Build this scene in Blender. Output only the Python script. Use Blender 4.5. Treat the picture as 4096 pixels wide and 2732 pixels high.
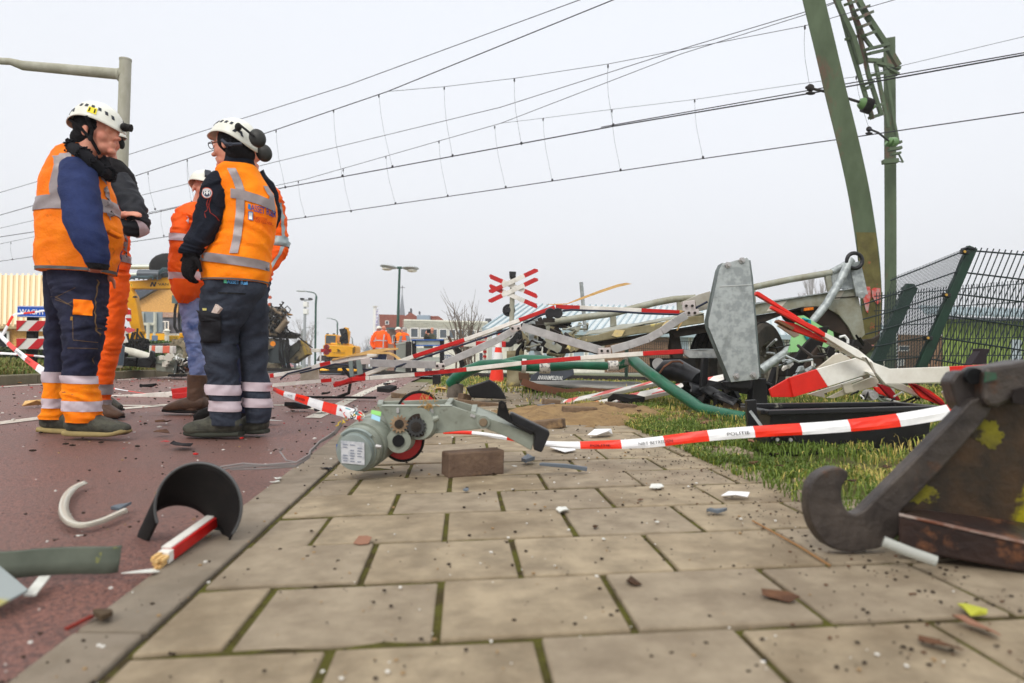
import bpy, math, random
from mathutils import Vector, Matrix, noise
random.seed(7)
SC=bpy.context.scene; COL=SC.collection
for o in list(bpy.data.objects): bpy.data.objects.remove(o)
# ---------------- camera
FPX=2800.0; CAMH=0.48
camd=bpy.data.cameras.new('camera'); cam=bpy.data.objects.new('camera',camd); COL.objects.link(cam); SC.camera=cam
PITCH=math.atan((1475-1366)/FPX); ROLL=0.02
RM=Matrix.Rotation(math.pi/2+PITCH,3,'X')@Matrix.Rotation(ROLL,3,'Z')
CP=Vector((0,0,CAMH))
cam.matrix_world=Matrix.Translation(CP)@RM.to_4x4()
camd.sensor_width=36; camd.lens=FPX/4096*36; camd.clip_start=.02; camd.clip_end=3000
camd.dof.use_dof=True; camd.dof.focus_distance=5.2; camd.dof.aperture_fstop=3.2
# ---------------- world, sun, exposure
W=bpy.data.worlds.new('World'); SC.world=W; W.use_nodes=True
nt=W.node_tree; nt.nodes.clear()
wo=nt.nodes.new('ShaderNodeOutputWorld'); bg=nt.nodes.new('ShaderNodeBackground'); bg.inputs[1].default_value=.1
sky=nt.nodes.new('ShaderNodeTexSky'); sky.sky_type='NISHITA'; sky.sun_disc=False
sky.sun_elevation=math.radians(38); sky.sun_rotation=math.radians(200); sky.air_density=1.5; sky.dust_density=6
tc=nt.nodes.new('ShaderNodeTexCoord'); sx=nt.nodes.new('ShaderNodeSeparateXYZ')
nt.links.new(tc.outputs['Generated'],sx.inputs[0])
rp=nt.nodes.new('ShaderNodeValToRGB'); e=rp.color_ramp.elements
e[0].position=.0; e[0].color=(.95,.955,.975,1); e[1].position=.95; e[1].color=(1.5,1.5,1.5,1)
q=e.new(.22); q.color=(.9,.92,.965,1)
q=e.new(.5); q.color=(.84,.87,.93,1)
nt.links.new(sx.outputs[2],rp.inputs[0])
nz=nt.nodes.new('ShaderNodeTexNoise'); nz.inputs['Scale'].default_value=1.3; nz.inputs['Detail'].default_value=3
nt.links.new(tc.outputs['Generated'],nz.inputs['Vector'])
mr=nt.nodes.new('ShaderNodeMapRange'); mr.inputs[3].default_value=9.3; mr.inputs[4].default_value=10.3
nt.links.new(nz.outputs[0],mr.inputs[0])
vm=nt.nodes.new('ShaderNodeVectorMath'); vm.operation='SCALE'
nt.links.new(rp.outputs[0],vm.inputs[0]); nt.links.new(mr.outputs[0],vm.inputs['Scale'])
mx=nt.nodes.new('ShaderNodeMix'); mx.data_type='RGBA'; mx.inputs[0].default_value=.06
nt.links.new(vm.outputs[0],mx.inputs[6]); nt.links.new(sky.outputs[0],mx.inputs[7])
nt.links.new(mx.outputs[2],bg.inputs[0]); nt.links.new(bg.outputs[0],wo.inputs[0])
sd=bpy.data.lights.new('sun','SUN'); sun=bpy.data.objects.new('sun',sd); COL.objects.link(sun)
sd.energy=1.5; sd.angle=math.radians(22); sd.color=(1,.96,.9)
sun.rotation_euler=(math.radians(50),0,math.radians(-25)); sun.location=(0,0,30)
SC.view_settings.view_transform='Standard'; SC.view_settings.look='None'; SC.view_settings.exposure=0.27; SC.view_settings.gamma=1
SC.render.engine='CYCLES'
# ---------------- projection helpers (photo pixels of the 4096 px original -> metres)
def ray(x,y): return RM@Vector(((x-2048)/FPX,-(y-1366)/FPX,-1))
def P(x,y,d): return CP+ray(x,y)*d
BP=[(-50,-1.2),(0,0),(8,.194),(12,.25),(20,.26),(27,.24),(60,.05),(165,-.35),(400,-.5),(2000,-.5)]
def base(y):
    for (a,za),(b,zb) in zip(BP,BP[1:]):
        if y<=b: return za+(zb-za)*(y-a)/(b-a)
    return -.5
def xk(y): return -.53-.0734*y
def gz(x,y):
    fade=1 if y<6 else max(0,1-(y-6)/8)
    c=.038*min(max(x-xk(y),0),4.5)*fade
    return base(y)+c
def G(px,py,h=0):
    r=ray(px,py); t=.3; st=.02
    f=lambda t:(CP.z+r.z*t)-(gz(r.x*t,r.y*t)+h)
    while t<600 and f(t)>0: t+=st; st*=1.02
    a,b=t-st,t
    for _ in range(30):
        m=(a+b)/2
        if f(m)>0: a=m
        else: b=m
    return CP+r*b
def D(px,py): return (RM.transposed()@(G(px,py)-CP)).z*-1
def Zr(s,x0,y0): return lambda X,Y:(x0+s*X,y0+s*Y)
r1=Zr(.4464,0,350); r2=Zr(.4785,0,1050); r3=Zr(.4464,600,450); r4=Zr(.4783,600,1050); r5=Zr(.3828,1200,1000)
r6=Zr(.4679,1250,1500); r7=Zr(.4464,2000,950); r8=Zr(.5102,2700,950); f1=Zr(.6582,0,1700); f2=Zr(.6376,3000,1350)
f3=Zr(.574,3100,0); f4=Zr(.4464,3300,900); f5=Zr(1.232,1200,1900); f6=Zr(.2552,0,1150); f7=Zr(.3403,450,1000); f8=Zr(.3188,1200,1000)
dd=Zr(1.7422,0,0)
# ---------------- materials
def lin(c): return tuple(((v/255)/12.92 if v/255<=.04045 else ((v/255+.055)/1.055)**2.4) for v in c)
MC={}
def mat(name,col,rough=.6,metal=0,col2=None,scale=6,bump=0,bs=40,stretch=None,thr=(.35,.65),spec=.5,alpha=1,trans=0,col3=None,s3=2,t3=(.55,.62),coat=0,detail=5,emit=None):
    if name in MC: return MC[name]
    if spec==.5: spec=.2 if rough>=.6 else .35
    m=bpy.data.materials.new(name); m.use_nodes=True; n=m.node_tree; b=n.nodes['Principled BSDF']; L=n.links.new
    b.inputs['Roughness'].default_value=rough; b.inputs['Metallic'].default_value=metal
    b.inputs['Specular IOR Level'].default_value=spec; b.inputs['Alpha'].default_value=alpha
    if trans: b.inputs['Transmission Weight'].default_value=trans
    if coat: b.inputs['Coat Weight'].default_value=coat
    t=n.nodes.new('ShaderNodeTexCoord'); vec=t.outputs['Object']
    if stretch:
        mp=n.nodes.new('ShaderNodeMapping'); mp.inputs['Scale'].default_value=stretch; L(vec,mp.inputs[0]); vec=mp.outputs[0]
    c=lin(col)+(1,)
    def ns(sc,de=detail):
        z=n.nodes.new('ShaderNodeTexNoise'); z.inputs['Scale'].default_value=sc; z.inputs['Detail'].default_value=de; z.inputs['Roughness'].default_value=.62
        L(vec,z.inputs['Vector']); return z
    def ramp(src,lo,hi):
        r=n.nodes.new('ShaderNodeMapRange'); r.inputs[1].default_value=lo; r.inputs[2].default_value=hi; L(src,r.inputs[0]); return r.outputs[0]
    cur=None
    if col2:
        x=n.nodes.new('ShaderNodeMix'); x.data_type='RGBA'; x.inputs[6].default_value=c; x.inputs[7].default_value=lin(col2)+(1,)
        L(ramp(ns(scale).outputs[0],*thr),x.inputs[0]); cur=x.outputs[2]
    if col3:
        x=n.nodes.new('ShaderNodeMix'); x.data_type='RGBA'; x.inputs[7].default_value=lin(col3)+(1,)
        if cur: L(cur,x.inputs[6])
        else: x.inputs[6].default_value=c
        L(ramp(ns(s3,8).outputs[0],*t3),x.inputs[0]); cur=x.outputs[2]
    if cur: L(cur,b.inputs['Base Color'])
    else: b.inputs['Base Color'].default_value=c
    if bump:
        bn=n.nodes.new('ShaderNodeBump'); bn.inputs['Strength'].default_value=bump; bn.inputs['Distance'].default_value=.02
        L(ns(bs).outputs[0],bn.inputs['Height']); L(bn.outputs[0],b.inputs['Normal'])
    if emit: b.inputs['Emission Color'].default_value=lin(emit)+(1,); b.inputs['Emission Strength'].default_value=1
    MC[name]=m; return m
# ---------------- mesh builder
def V(*a): return Vector(a)
class MB:
    K=1
    def __init__(s): s.v=[]; s.f=[]; s.m=[]
    def add(s,vs,fs,mi=0):
        o=len(s.v); s.v+=[Vector(v) for v in vs]; s.f+=[tuple(i+o for i in f) for f in fs]; s.m+=[mi]*len(fs); return s
    def hexa(s,c,mi=0):
        return s.add(c,[(0,3,2,1),(4,5,6,7),(0,1,5,4),(1,2,6,5),(2,3,7,6),(3,0,4,7)],mi)
    def box(s,c,sz,rot=None,mi=0):
        c=Vector(c); h=Vector(sz)/2*s.K; R=rot or Matrix.Identity(3)
        return s.hexa([c+R@Vector((a*h.x,b*h.y,d*h.z)) for d in(-1,1) for a,b in((-1,-1),(1,-1),(1,1),(-1,1))],mi)
    def bar(s,p,q,w,h=None,up=(0,0,1),mi=0,w2=None,h2=None):
        h=h or w; w2=w2 or w; h2=h2 or h; w,h,w2,h2=[q_*s.K for q_ in (w,h,w2,h2)]
        p=Vector(p);q=Vector(q); t=(q-p).normalized(); u=Vector(up); a=t.cross(u)
        if a.length<1e-3: a=t.cross(Vector((1,0,0)))
        a.normalize(); b=a.cross(t)
        c=[]
        for e,ww,hh in((p,w,h),(q,w2,h2)):
            c+=[e-a*ww/2-b*hh/2,e+a*ww/2-b*hh/2,e+a*ww/2+b*hh/2,e-a*ww/2+b*hh/2]
        return s.hexa(c,mi)
    def tube(s,pts,r,n=10,mi=0,caps=True):
        pts=[Vector(p) for p in pts]; k=len(pts); rr=[q_*s.K for q_ in (r if isinstance(r,(list,tuple)) else [r]*k)]
        vs=[];prev=None
        for i,p in enumerate(pts):
            t=(pts[min(i+1,k-1)]-pts[max(i-1,0)]).normalized()
            if prev is None:
                a=t.cross(Vector((0,0,1)))
                if a.length<.1: a=t.cross(Vector((0,1,0)))
            else: a=prev-t*prev.dot(t)
            a.normalize(); prev=a; b=t.cross(a)
            for j in range(n):
                th=2*math.pi*j/n; vs.append(p+(a*math.cos(th)+b*math.sin(th))*rr[i])
        fs=[(i*n+j,i*n+(j+1)%n,(i+1)*n+(j+1)%n,(i+1)*n+j) for i in range(k-1) for j in range(n)]
        if caps: fs+=[tuple(range(n-1,-1,-1)),tuple(range((k-1)*n,k*n))]
        return s.add(vs,fs,mi)
    def cyl(s,p,q,r,r2=None,n=20,mi=0,caps=True): return s.tube([p,q],[r,r if r2 is None else r2],n,mi,caps)
    def ell(s,c,rad,rot=None,n=14,m=9,mi=0):
        c=Vector(c); rad=[q_*s.K for q_ in rad]; R=rot or Matrix.Identity(3); vs=[c+R@Vector((0,0,rad[2]))]
        for i in range(1,m):
            f=math.pi*i/m
            for j in range(n):
                t=2*math.pi*j/n; vs.append(c+R@Vector((rad[0]*math.sin(f)*math.cos(t),rad[1]*math.sin(f)*math.sin(t),rad[2]*math.cos(f))))
        vs.append(c-R@Vector((0,0,rad[2]))); L=len(vs)-1
        fs=[(0,1+j,1+(j+1)%n) for j in range(n)]+[(L,L-n+(j+1)%n,L-n+j) for j in range(n)]
        fs+=[(1+i*n+j,1+(i+1)*n+j,1+(i+1)*n+(j+1)%n,1+i*n+(j+1)%n) for i in range(m-2) for j in range(n)]
        return s.add(vs,fs,mi)
    def prism(s,pts,ext,mi=0,mside=None):
        pts=[Vector(p) for p in pts]; n=len(pts); ext=Vector(ext)
        s.add(pts+[p+ext for p in pts],[tuple(range(n)),tuple(range(2*n-1,n-1,-1))],mi)
        o=len(s.v)-2*n
        s.f+=[(o+i,o+n+i,o+n+(i+1)%n,o+(i+1)%n) for i in range(n)]; s.m+=[mi if mside is None else mside]*n
        return s
    def plate(s,px,d,th,mi=0,tilt=None,mside=None):
        """outline given in photo pixels, standing at distance d (or a distance per corner), th metres thick"""
        ds=d if isinstance(d,(list,tuple)) else [d]*len(px)
        return s.prism([P(x,y,k) for (x,y),k in zip(px,ds)],tilt or (0,th,0),mi,mside)
    def grid(s,pts,nu,nv,mi=0,closed=False):
        fs=[]
        for i in range(nu-1):
            for j in range(nv if closed else nv-1):
                fs.append((i*nv+j,i*nv+(j+1)%nv,(i+1)*nv+(j+1)%nv,(i+1)*nv+j))
        return s.add(pts,fs,mi)
def wloc(o):
    v=Vector((0,0,0))
    while o: v+=o.location; o=o.parent
    return v
def put(o,parent):
    COL.objects.link(o)
    if parent: o.parent=parent
def tagit(o,label=None,cat=None,group=None,kind=None):
    if label: o['label']=label
    if cat: o['category']=cat
    if group: o['group']=group
    if kind: o['kind']=kind
    return o
def obj(name,mb,mats,parent=None,label=None,cat=None,group=None,kind=None,smooth=0,bevel=0,solid=0,remesh=0,sub=0,recalc=True):
    me=bpy.data.meshes.new(name)
    if parent: off=wloc(parent); loc=Vector((0,0,0))
    elif kind=='structure': off=loc=Vector((0,0,0))
    else:
        xs=[v.x for v in mb.v]; ys=[v.y for v in mb.v]; zs=[v.z for v in mb.v]
        off=loc=Vector(((min(xs)+max(xs))/2,(min(ys)+max(ys))/2,min(zs)))
    me.from_pydata([v-off for v in mb.v],[],mb.f)
    for m in (mats if isinstance(mats,(list,tuple)) else [mats]): me.materials.append(m)
    me.polygons.foreach_set('material_index',mb.m)
    if recalc:
        import bmesh
        b=bmesh.new(); b.from_mesh(me); bmesh.ops.recalc_face_normals(b,faces=b.faces); b.to_mesh(me); b.free()
    if smooth:
        me.shade_smooth()
        if smooth<170: me.set_sharp_from_angle(angle=math.radians(smooth))
    me.update()
    o=bpy.data.objects.new(name,me); o.location=loc; put(o,parent)
    if remesh:
        r=o.modifiers.new('r','REMESH'); r.mode='VOXEL'; r.voxel_size=remesh; r.use_smooth_shade=True
        s=o.modifiers.new('s','SMOOTH'); s.factor=.5; s.iterations=3
    if solid:
        r=o.modifiers.new('so','SOLIDIFY'); r.thickness=solid; r.offset=0
    if sub:
        r=o.modifiers.new('su','SUBSURF'); r.levels=r.render_levels=sub
    if bevel:
        r=o.modifiers.new('b','BEVEL'); r.width=bevel; r.segments=2; r.limit_method='ANGLE'; r.angle_limit=math.radians(40); r.harden_normals=False
    return tagit(o,label,cat,group,kind)
def thing(name,label,cat,loc,group=None):
    o=bpy.data.objects.new(name,None); o.location=loc; o.empty_display_size=.1; COL.objects.link(o)
    return tagit(o,label,cat,group)
def text_geo(s,bold=False):
    c=bpy.data.curves.new('t','FONT'); c.body=s; c.resolution_u=3
    if bold: c.offset=.012
    o=bpy.data.objects.new('t',c); COL.objects.link(o)
    dg=bpy.context.evaluated_depsgraph_get(); me=bpy.data.meshes.new_from_object(o.evaluated_get(dg))
    vs=[v.co.copy() for v in me.vertices]; fs=[tuple(p.vertices) for p in me.polygons]
    bpy.data.objects.remove(o); bpy.data.curves.remove(c); bpy.data.meshes.remove(me)
    x0=min(v.x for v in vs); x1=max(v.x for v in vs); y0=min(v.y for v in vs); y1=max(v.y for v in vs)
    return [((v.x-x0)/(x1-x0),(v.y-y0)/(y1-y0)) for v in vs],fs
def lettering(s,o,xv,yv,m,parent,name='lettering',bold=True,solid=.0):
    """text filling the rectangle o, o+xv, o+yv (world)"""
    vs,fs=text_geo(s,bold); o=Vector(o);xv=Vector(xv);yv=Vector(yv)
    mb=MB().add([o+xv*a+yv*b for a,b in vs],fs)
    return obj(name,mb,m,parent,solid=solid,recalc=False)
def copy_tree(o,loc,parent=None,rotz=None):
    c=o.copy(); COL.objects.link(c)
    if parent: c.parent=parent
    else: c.location=loc
    if rotz is not None: c.rotation_euler.z=rotz
    for ch in list(o.children): copy_tree(ch,None,c)
    return c
# ---------------- lofts for clothing and limbs
def crm(a,b,c,d,t): return .5*((2*b)+(c-a)*t+(2*a-5*b+4*c-d)*t*t+(3*b-a-3*c+d)*t**3)
class Loft:
    def __init__(s,d,secs,fold=0,seed=0,sq=2.3,k=1.0,fs=(7,7,20)):
        s.d=d; s.S=[]; s.fold=fold; s.seed=Vector((seed*3.1,seed*1.7,seed*.9)); s.e=2/sq; s.fs=fs; s.px=[]; s.flat=abs(secs[-1][1]-secs[0][1])>2.0*abs(secs[-1][0]-secs[0][0]) and all(abs(b[0]-a[0])<=1.1*abs(b[1]-a[1])+2 for a,b in zip(secs,secs[1:]))
        for q in secs:
            x,y,w=q[:3]; kk=q[3] if len(q)>3 else k; de=d+(q[4] if len(q)>4 else 0)
            s.S.append((P(x,y,de),w*de/FPX,w*de/FPX*kk)); s.px.append((x,y,w))
        s.N=len(s.S)-1
    def at(s,t):
        u=min(max(t,0),1)*s.N; i=min(int(u),s.N-1); f=u-i; g=lambda j:s.S[min(max(j,0),s.N)]
        a,b,c,d=g(i-1),g(i),g(i+1),g(i+2)
        return [crm(a[k],b[k],c[k],d[k],f) for k in range(3)]
    def pt(s,t,th,off=0):
        c,rx,ry=s.at(t); T=(s.at(min(t+.02,1))[0]-s.at(max(t-.02,0))[0]).normalized()
        A=T.cross(Vector((0,1,0)))
        if A.length<.05: A=Vector((1,0,0))
        A.normalize(); B=T.cross(A)
        if s.flat: A=Vector((1,0,-.02)); B=Vector((0,-1,0))
        ct,st=math.cos(th),math.sin(th); sg=lambda v:(1 if v>=0 else -1)
        dv=A*(sg(ct)*abs(ct)**s.e*rx)+B*(sg(st)*abs(st)**s.e*ry)
        p=c+dv
        if s.fold:
            q=Vector((p.x*s.fs[0],p.y*s.fs[1],p.z*s.fs[2]))+s.seed
            w=noise.noise(q*.4)*2; q.z+=(p.x-c.x)*s.fs[2]*.9*(1 if noise.noise(s.seed+Vector((0,0,c.z*2.2)))>0 else -.8)*.6; q2=q+Vector((w,w,w*1.5))
            f=noise.noise(q2)*.55+(.55-1.9*abs(noise.noise(q2*1.05+Vector((5,5,5)))))*.75+noise.noise(q2*2.6)*.16
            off=off+s.fold*f
        return p+dv.normalized()*off
    def mesh(s,mb,M=40,n=28,mi=0,caps=True):
        vs=[s.pt(i/(M-1),2*math.pi*j/n) for i in range(M) for j in range(n)]
        o=len(mb.v); mb.grid(vs,M,n,mi,True)
        if caps:
            mb.f+=[tuple(o+j for j in range(n-1,-1,-1)),tuple(o+(M-1)*n+j for j in range(n))]; mb.m+=[mi,mi]
        return mb
    def ty(s,y):
        for i in range(s.N):
            a,b=s.px[i][1],s.px[i+1][1]
            if (a<=y<=b): return (i+(y-a)/(b-a+1e-6))/s.N
        return 0 if y<s.px[0][1] else 1
    def on0(s,x,y,off):
        t=s.ty(y); u=t*s.N; i=min(int(u),s.N-1); f=u-i; a,b=s.px[i],s.px[i+1]
        cx=a[0]+(b[0]-a[0])*f; w=a[2]+(b[2]-a[2])*f
        r=max(-.995,min(.995,(x-cx)/w)); sg=1 if r>=0 else -1
        ct=sg*abs(r)**(1/s.e); th=math.acos(max(-1,min(1,ct)))
        return s.pt(t,th,off)
    def on(s,x,y,off):
        xi,yi=x,y
        for _ in range(3):
            p=s.on0(xi,yi,off); q=RM.transposed()@(p-CP); xi+=x-(2048-q.x/q.z*FPX); yi+=y-(1366+q.y/q.z*FPX)
        return s.on0(xi,yi,off)
    def strip(s,mb,path,hw,off=.005,mi=0,m=14,nn=3):
        L=[0]
        for a,b in zip(path,path[1:]): L.append(L[-1]+math.hypot(b[0]-a[0],b[1]-a[1]))
        pts=[];rows=max(4,int(L[-1]/10))
        for i in range(rows):
            l=L[-1]*i/(rows-1); k=0
            while k<len(L)-2 and l>L[k+1]: k+=1
            f=(l-L[k])/(L[k+1]-L[k]); a,b=path[k],path[k+1]
            x=a[0]+(b[0]-a[0])*f; y=a[1]+(b[1]-a[1])*f
            tx,ty=(b[0]-a[0]),(b[1]-a[1]); h=math.hypot(tx,ty); nx,ny=-ty/h,tx/h
            if abs(nx)>abs(ny): nx,ny=(1 if nx>0 else -1),0
            else: nx,ny=0,(1 if ny>0 else -1)
            for j in range(nn+1):
                e=(j/nn*2-1)*hw; pts.append(s.on(x+nx*e,y+ny*e,off))
        mb.grid(pts,rows,nn+1,mi); return mb
    def band(s,mb,y0,y1,off=.005,tilt=0,mi=0,n=40,m=5):
        t0,t1=s.ty(y0),s.ty(y1); vs=[]
        for i in range(m):
            for j in range(n):
                th=2*math.pi*j/n; t=t0+(t1-t0)*i/(m-1)+tilt*math.cos(th); vs.append(s.pt(min(max(t,.001),.999),th,off))
        mb.grid(vs,m,n,mi,True); return mb
    def poly(s,mb,pts,off=.006,mi=0,n=8):
        """px quad (4 corners) laid on the surface"""
        a,b,c,d=pts; vs=[]
        for i in range(n+1):
            for j in range(n+1):
                u=i/n; v=j/n
                x=(a[0]*(1-v)+b[0]*v)*(1-u)+(d[0]*(1-v)+c[0]*v)*u; y=(a[1]*(1-v)+b[1]*v)*(1-u)+(d[1]*(1-v)+c[1]*v)*u
                vs.append(s.on(x,y,off))
        mb.grid(vs,n+1,n+1,mi); return mb
def loft_text(L,s,quad,m,parent,off=.009,bold=True,name='lettering'):
    """quad px: left-bottom, right-bottom, right-top, left-top"""
    vs,fs=text_geo(s,bold); a,b,c,d=quad; out=[]
    for u,v in vs:
        x=(a[0]*(1-u)+b[0]*u)*(1-v)+(d[0]*(1-u)+c[0]*u)*v; y=(a[1]*(1-u)+b[1]*u)*(1-v)+(d[1]*(1-u)+c[1]*u)*v
        out.append(L.on(x,y,off))
    return obj(name,MB().add(out,fs),m,parent,recalc=False)
# ================= materials
RED=mat('red_paint',(200,22,18),.4,col2=(170,16,14),scale=9,spec=.4)
WHITE=mat('white_paint',(234,230,222),.45,col2=(205,200,190),scale=7,col3=(150,140,120),s3=14,t3=(.66,.74))
REDT=mat('tape_red',(240,50,18),.35,col2=(225,38,14),scale=20)
WHT=mat('tape_white',(236,236,236),.35,col2=(222,222,224),scale=20)
INK=mat('black_ink',(18,18,20),.6)
BLK=mat('black_plastic',(18,18,20),.38,col2=(30,30,32),scale=12,col3=(90,88,82),s3=25,t3=(.68,.76),bump=.05,bs=60)
BLKM=mat('black_matt',(22,21,21),.75,col2=(34,32,30),scale=10,bump=.1,bs=50)
RUB=mat('rubber',(26,25,24),.8,col2=(48,44,40),scale=6,bump=.15,bs=60)
GALV=mat('galvanised_steel',(146,152,152),.5,.35,col2=(172,178,177),scale=16,thr=(.42,.58),col3=(108,112,110),s3=5,t3=(.55,.75),bump=.06,bs=30,detail=2)
GALVO=mat('weathered_steel',(158,160,148),.55,.2,col2=(136,132,112),scale=7,col3=(86,76,58),s3=7,t3=(.62,.76),bump=.1,bs=30)
ALU=mat('aluminium',(178,176,174),.42,.45,col2=(158,156,154),scale=14,bump=.04,bs=30)
STEELD=mat('dark_steel',(58,52,46),.6,.3,col2=(38,34,32),scale=8,bump=.2,bs=40)
RUST=mat('rusty_steel',(84,76,70),.46,.4,col2=(42,38,38),scale=9,thr=(.35,.7),col3=(98,62,38),s3=7,t3=(.56,.68),bump=.25,bs=34)
RUSTY=mat('stained_steel',(48,42,36),.5,.3,col2=(74,56,40),scale=12,col3=(150,140,20),s3=5.5,t3=(.60,.66),bump=.2,bs=34)
GRNP=mat('green_paint',(12,96,66),.35,col2=(10,80,56),scale=8,col3=(215,220,214),s3=16,t3=(.70,.72),coat=.2)
GRNF=mat('fence_green',(18,52,36),.45,col2=(14,40,28),scale=12)
WIRE=mat('fence_wire',(20,34,36),.5)
MAST=mat('mast_green',(88,102,78),.6,.0,col2=(72,84,62),scale=3,stretch=(1,1,.4),col3=(112,72,64),s3=2.2,t3=(.57,.70),bump=.15,bs=22)
MASTL=mat('mast_olive',(104,98,56),.7,.0,col2=(84,78,44),scale=6,col3=(178,70,62),s3=3.5,t3=(.60,.66),bump=.2,bs=20)
MACH=mat('machine_grey',(146,152,140),.45,.1,col2=(122,126,114),scale=9,col3=(84,78,64),s3=12,t3=(.60,.70),bump=.05,bs=40)
YEL=mat('machine_yellow',(246,178,10),.4,col2=(226,158,8),scale=2,col3=(150,110,40),s3=3,t3=(.68,.78))
WOODR=mat('raw_wood',(222,186,126),.7,col2=(196,152,92),scale=18,stretch=(1,1,5),bump=.3,bs=30)
GLASS=mat('glass',(60,72,80),.12,0,col2=(90,100,108),scale=1,spec=.8)
CABLE=mat('cable',(30,36,56),.5)
COPPER=mat('overhead_wire',(38,36,42),.5)
CONC=mat('pole_concrete',(176,174,160),.7,col2=(150,148,130),scale=5,stretch=(1,1,.5),col3=(90,86,72),s3=20,t3=(.7,.76))
# ================= ground
asph=mat('red_asphalt',(166,110,94),.46,col2=(100,66,58),scale=95,thr=(.38,.62),col3=(122,94,84),s3=1.1,t3=(.42,.75),bump=1,bs=170,spec=.6,detail=3)
earth=mat('ground_earth',(98,88,60),.9,col2=(112,108,60),scale=3,col3=(70,90,38),s3=.6,t3=(.42,.6),bump=.6,bs=25)
tile=mat('paving_tile',(160,144,118),.72,col2=(126,112,90),scale=11,thr=(.36,.64),detail=10,col3=(104,88,66),s3=2.6,t3=(.48,.74),bump=.25,bs=160,spec=.35)
tile2=mat('paving_tile_dark',(150,136,114),.72,col2=(124,110,90),scale=12,thr=(.36,.64),detail=10,col3=(112,98,80),s3=2.6,t3=(.5,.8),bump=.25,bs=160,spec=.35)
kerbm=mat('kerb_concrete',(142,130,114),.75,col2=(122,110,94),scale=9,col3=(104,96,84),s3=2,t3=(.5,.75),bump=.3,bs=150)
moss=mat('joint_moss',(102,100,38),.95,col2=(78,66,40),scale=14,thr=(.4,.6),bump=1,bs=120)
sand=mat('loose_sand',(160,132,92),.95,col2=(134,108,76),scale=9,bump=1,bs=60,col3=(96,80,60),s3=30,t3=(.6,.68))
kerbold=mat('kerb_old',(126,118,96),.85,col2=(104,98,78),scale=4,bump=.5,bs=60)
def sheet(xs,ys,zf,h):
    mb=MB(); mb.grid([V(x,y,zf(x,y)+h) for y in ys for x in xs],len(ys),len(xs)); return mb
def fr(a,b,n): return [a+(b-a)*i/(n-1) for i in range(n)]
ysn=fr(-2,12,57)+[13,14,16,18,20,24,27,32,40,60,90,130,165,250,400,700,1200]
xsn=[-900,-400,-150,-80,-40,-20,-12]+fr(-9,9,37)+[12,20,40,80,150,400,900]
obj('ground',sheet(xsn,ysn,gz,-.045),earth,kind='structure',recalc=False)
KO=lambda y:-.70-.0755*y      # road side edge of the flush kerb band
KI=lambda y:-.53-.0734*y*1.0  # pavement side edge
kA=G(375,2732); kB=G(1300,1897)
sl=(kB.x-kA.x)/(kB.y-kA.y); KI=lambda y:kA.x+sl*(y-kA.y)
rA=G(546,2332); rB=G(1218,1832); s2=(rB.x-rA.x)/(rB.y-rA.y); KO=lambda y:rA.x+s2*(y-rA.y)
LA=G(0,1538); LB=G(665,1502); s3=(LB.x-LA.x)/(LB.y-LA.y)
LK=lambda y:LA.x+s3*(y-LA.y) if y<16 else LA.x+s3*(16-LA.y)-(y-16)*.12
mb=MB(); yr=fr(-.6,16,67)+[18,22,28,40,60,100,170,260]
for y in yr: pass
nv=13
mb.grid([V(LK(y)+((KO(y) if y<28 else KO(28)-(y-28)*.12)-LK(y))*j/(nv-1),y,gz(LK(y)+(KO(y)-LK(y))*j/(nv-1),y)-.012) for y in yr for j in range(nv)],len(yr),nv)
obj('road',mb,asph,kind='structure',recalc=False)
# flush kerb band of long concrete blocks
mb=MB(); y=.2
while y<11:
    y2=y+.99
    a=[V(KO(y)+.004,y,gz(KO(y),y)-.1),V(KI(y)-.006,y,gz(KI(y),y)-.1),V(KI(y2)-.006,y2-.008,gz(KI(y2),y2)-.1),V(KO(y2)+.004,y2-.008,gz(KO(y2),y2)-.1)]
    mb.hexa(a+[p+V(0,0,.1) for p in a]); y=y2
obj('kerb_band',mb,kerbm,kind='structure',bevel=.006)
# pavement: individual tiles with rounded edges in running bond over mossy joints
mb=MB(); tm=MB()
O=G(*f5(440,538)); U=V(sl,1,0).normalized(); N=V(U.y,-U.x,0); TW,TD=.337,.321
Vt=G(*f5(1095,508))-O; Vt.z=0; TW=Vt.length; N=Vt.normalized()
Q=G(*f5(455,338))-O; Q.z=0; TD=Q.length*.985
XR=lambda y:1.02-.0734*y
for r in range(-2,34):
    for c in range(-6,9):
        a=O+U*(TD*r)+N*(TW*(c+(.5 if r%2 else 0)))
        cs=[a,a+N*TW,a+N*TW+U*TD,a+U*TD]
        cx=sum((p.x for p in cs))/4; cy=sum((p.y for p in cs))/4
        if cy<.45 or cy>10.5: continue
        lo,hi=KI(cy),XR(cy)+random.uniform(-.05,.1)
        if max(p.x for p in cs)<lo+.05 or min(p.x for p in cs)>hi: continue
        if (cx-.62)**2+((cy-5.2)*.8)**2<.42: continue
        g=.0065
        h_=g*1.35; ins=[cs[0]+N*g+U*h_,cs[1]-N*g+U*h_,cs[2]-N*g-U*h_,cs[3]+N*g-U*h_]; ins=[p+V(random.uniform(-.0015,.0015),random.uniform(-.0015,.0015),0) for p in ins]
        ins=[V(max(p.x,KI(p.y)+.012),p.y,0) for p in ins]
        if min((ins[1]-ins[0]).length,(ins[2]-ins[3]).length)<.03: continue
        dz=random.uniform(-.004,.002); bt=[V(p.x,p.y,gz(p.x,p.y)-.05) for p in ins]; tp=[V(p.x,p.y,gz(p.x,p.y)+dz) for p in ins]
        (mb if random.random()<.6 else tm).hexa(bt+tp)
o=len(mb.v); mb.add(tm.v,tm.f,1)
obj('pavement',mb,[tile,tile2],kind='structure',bevel=.0045)
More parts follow.
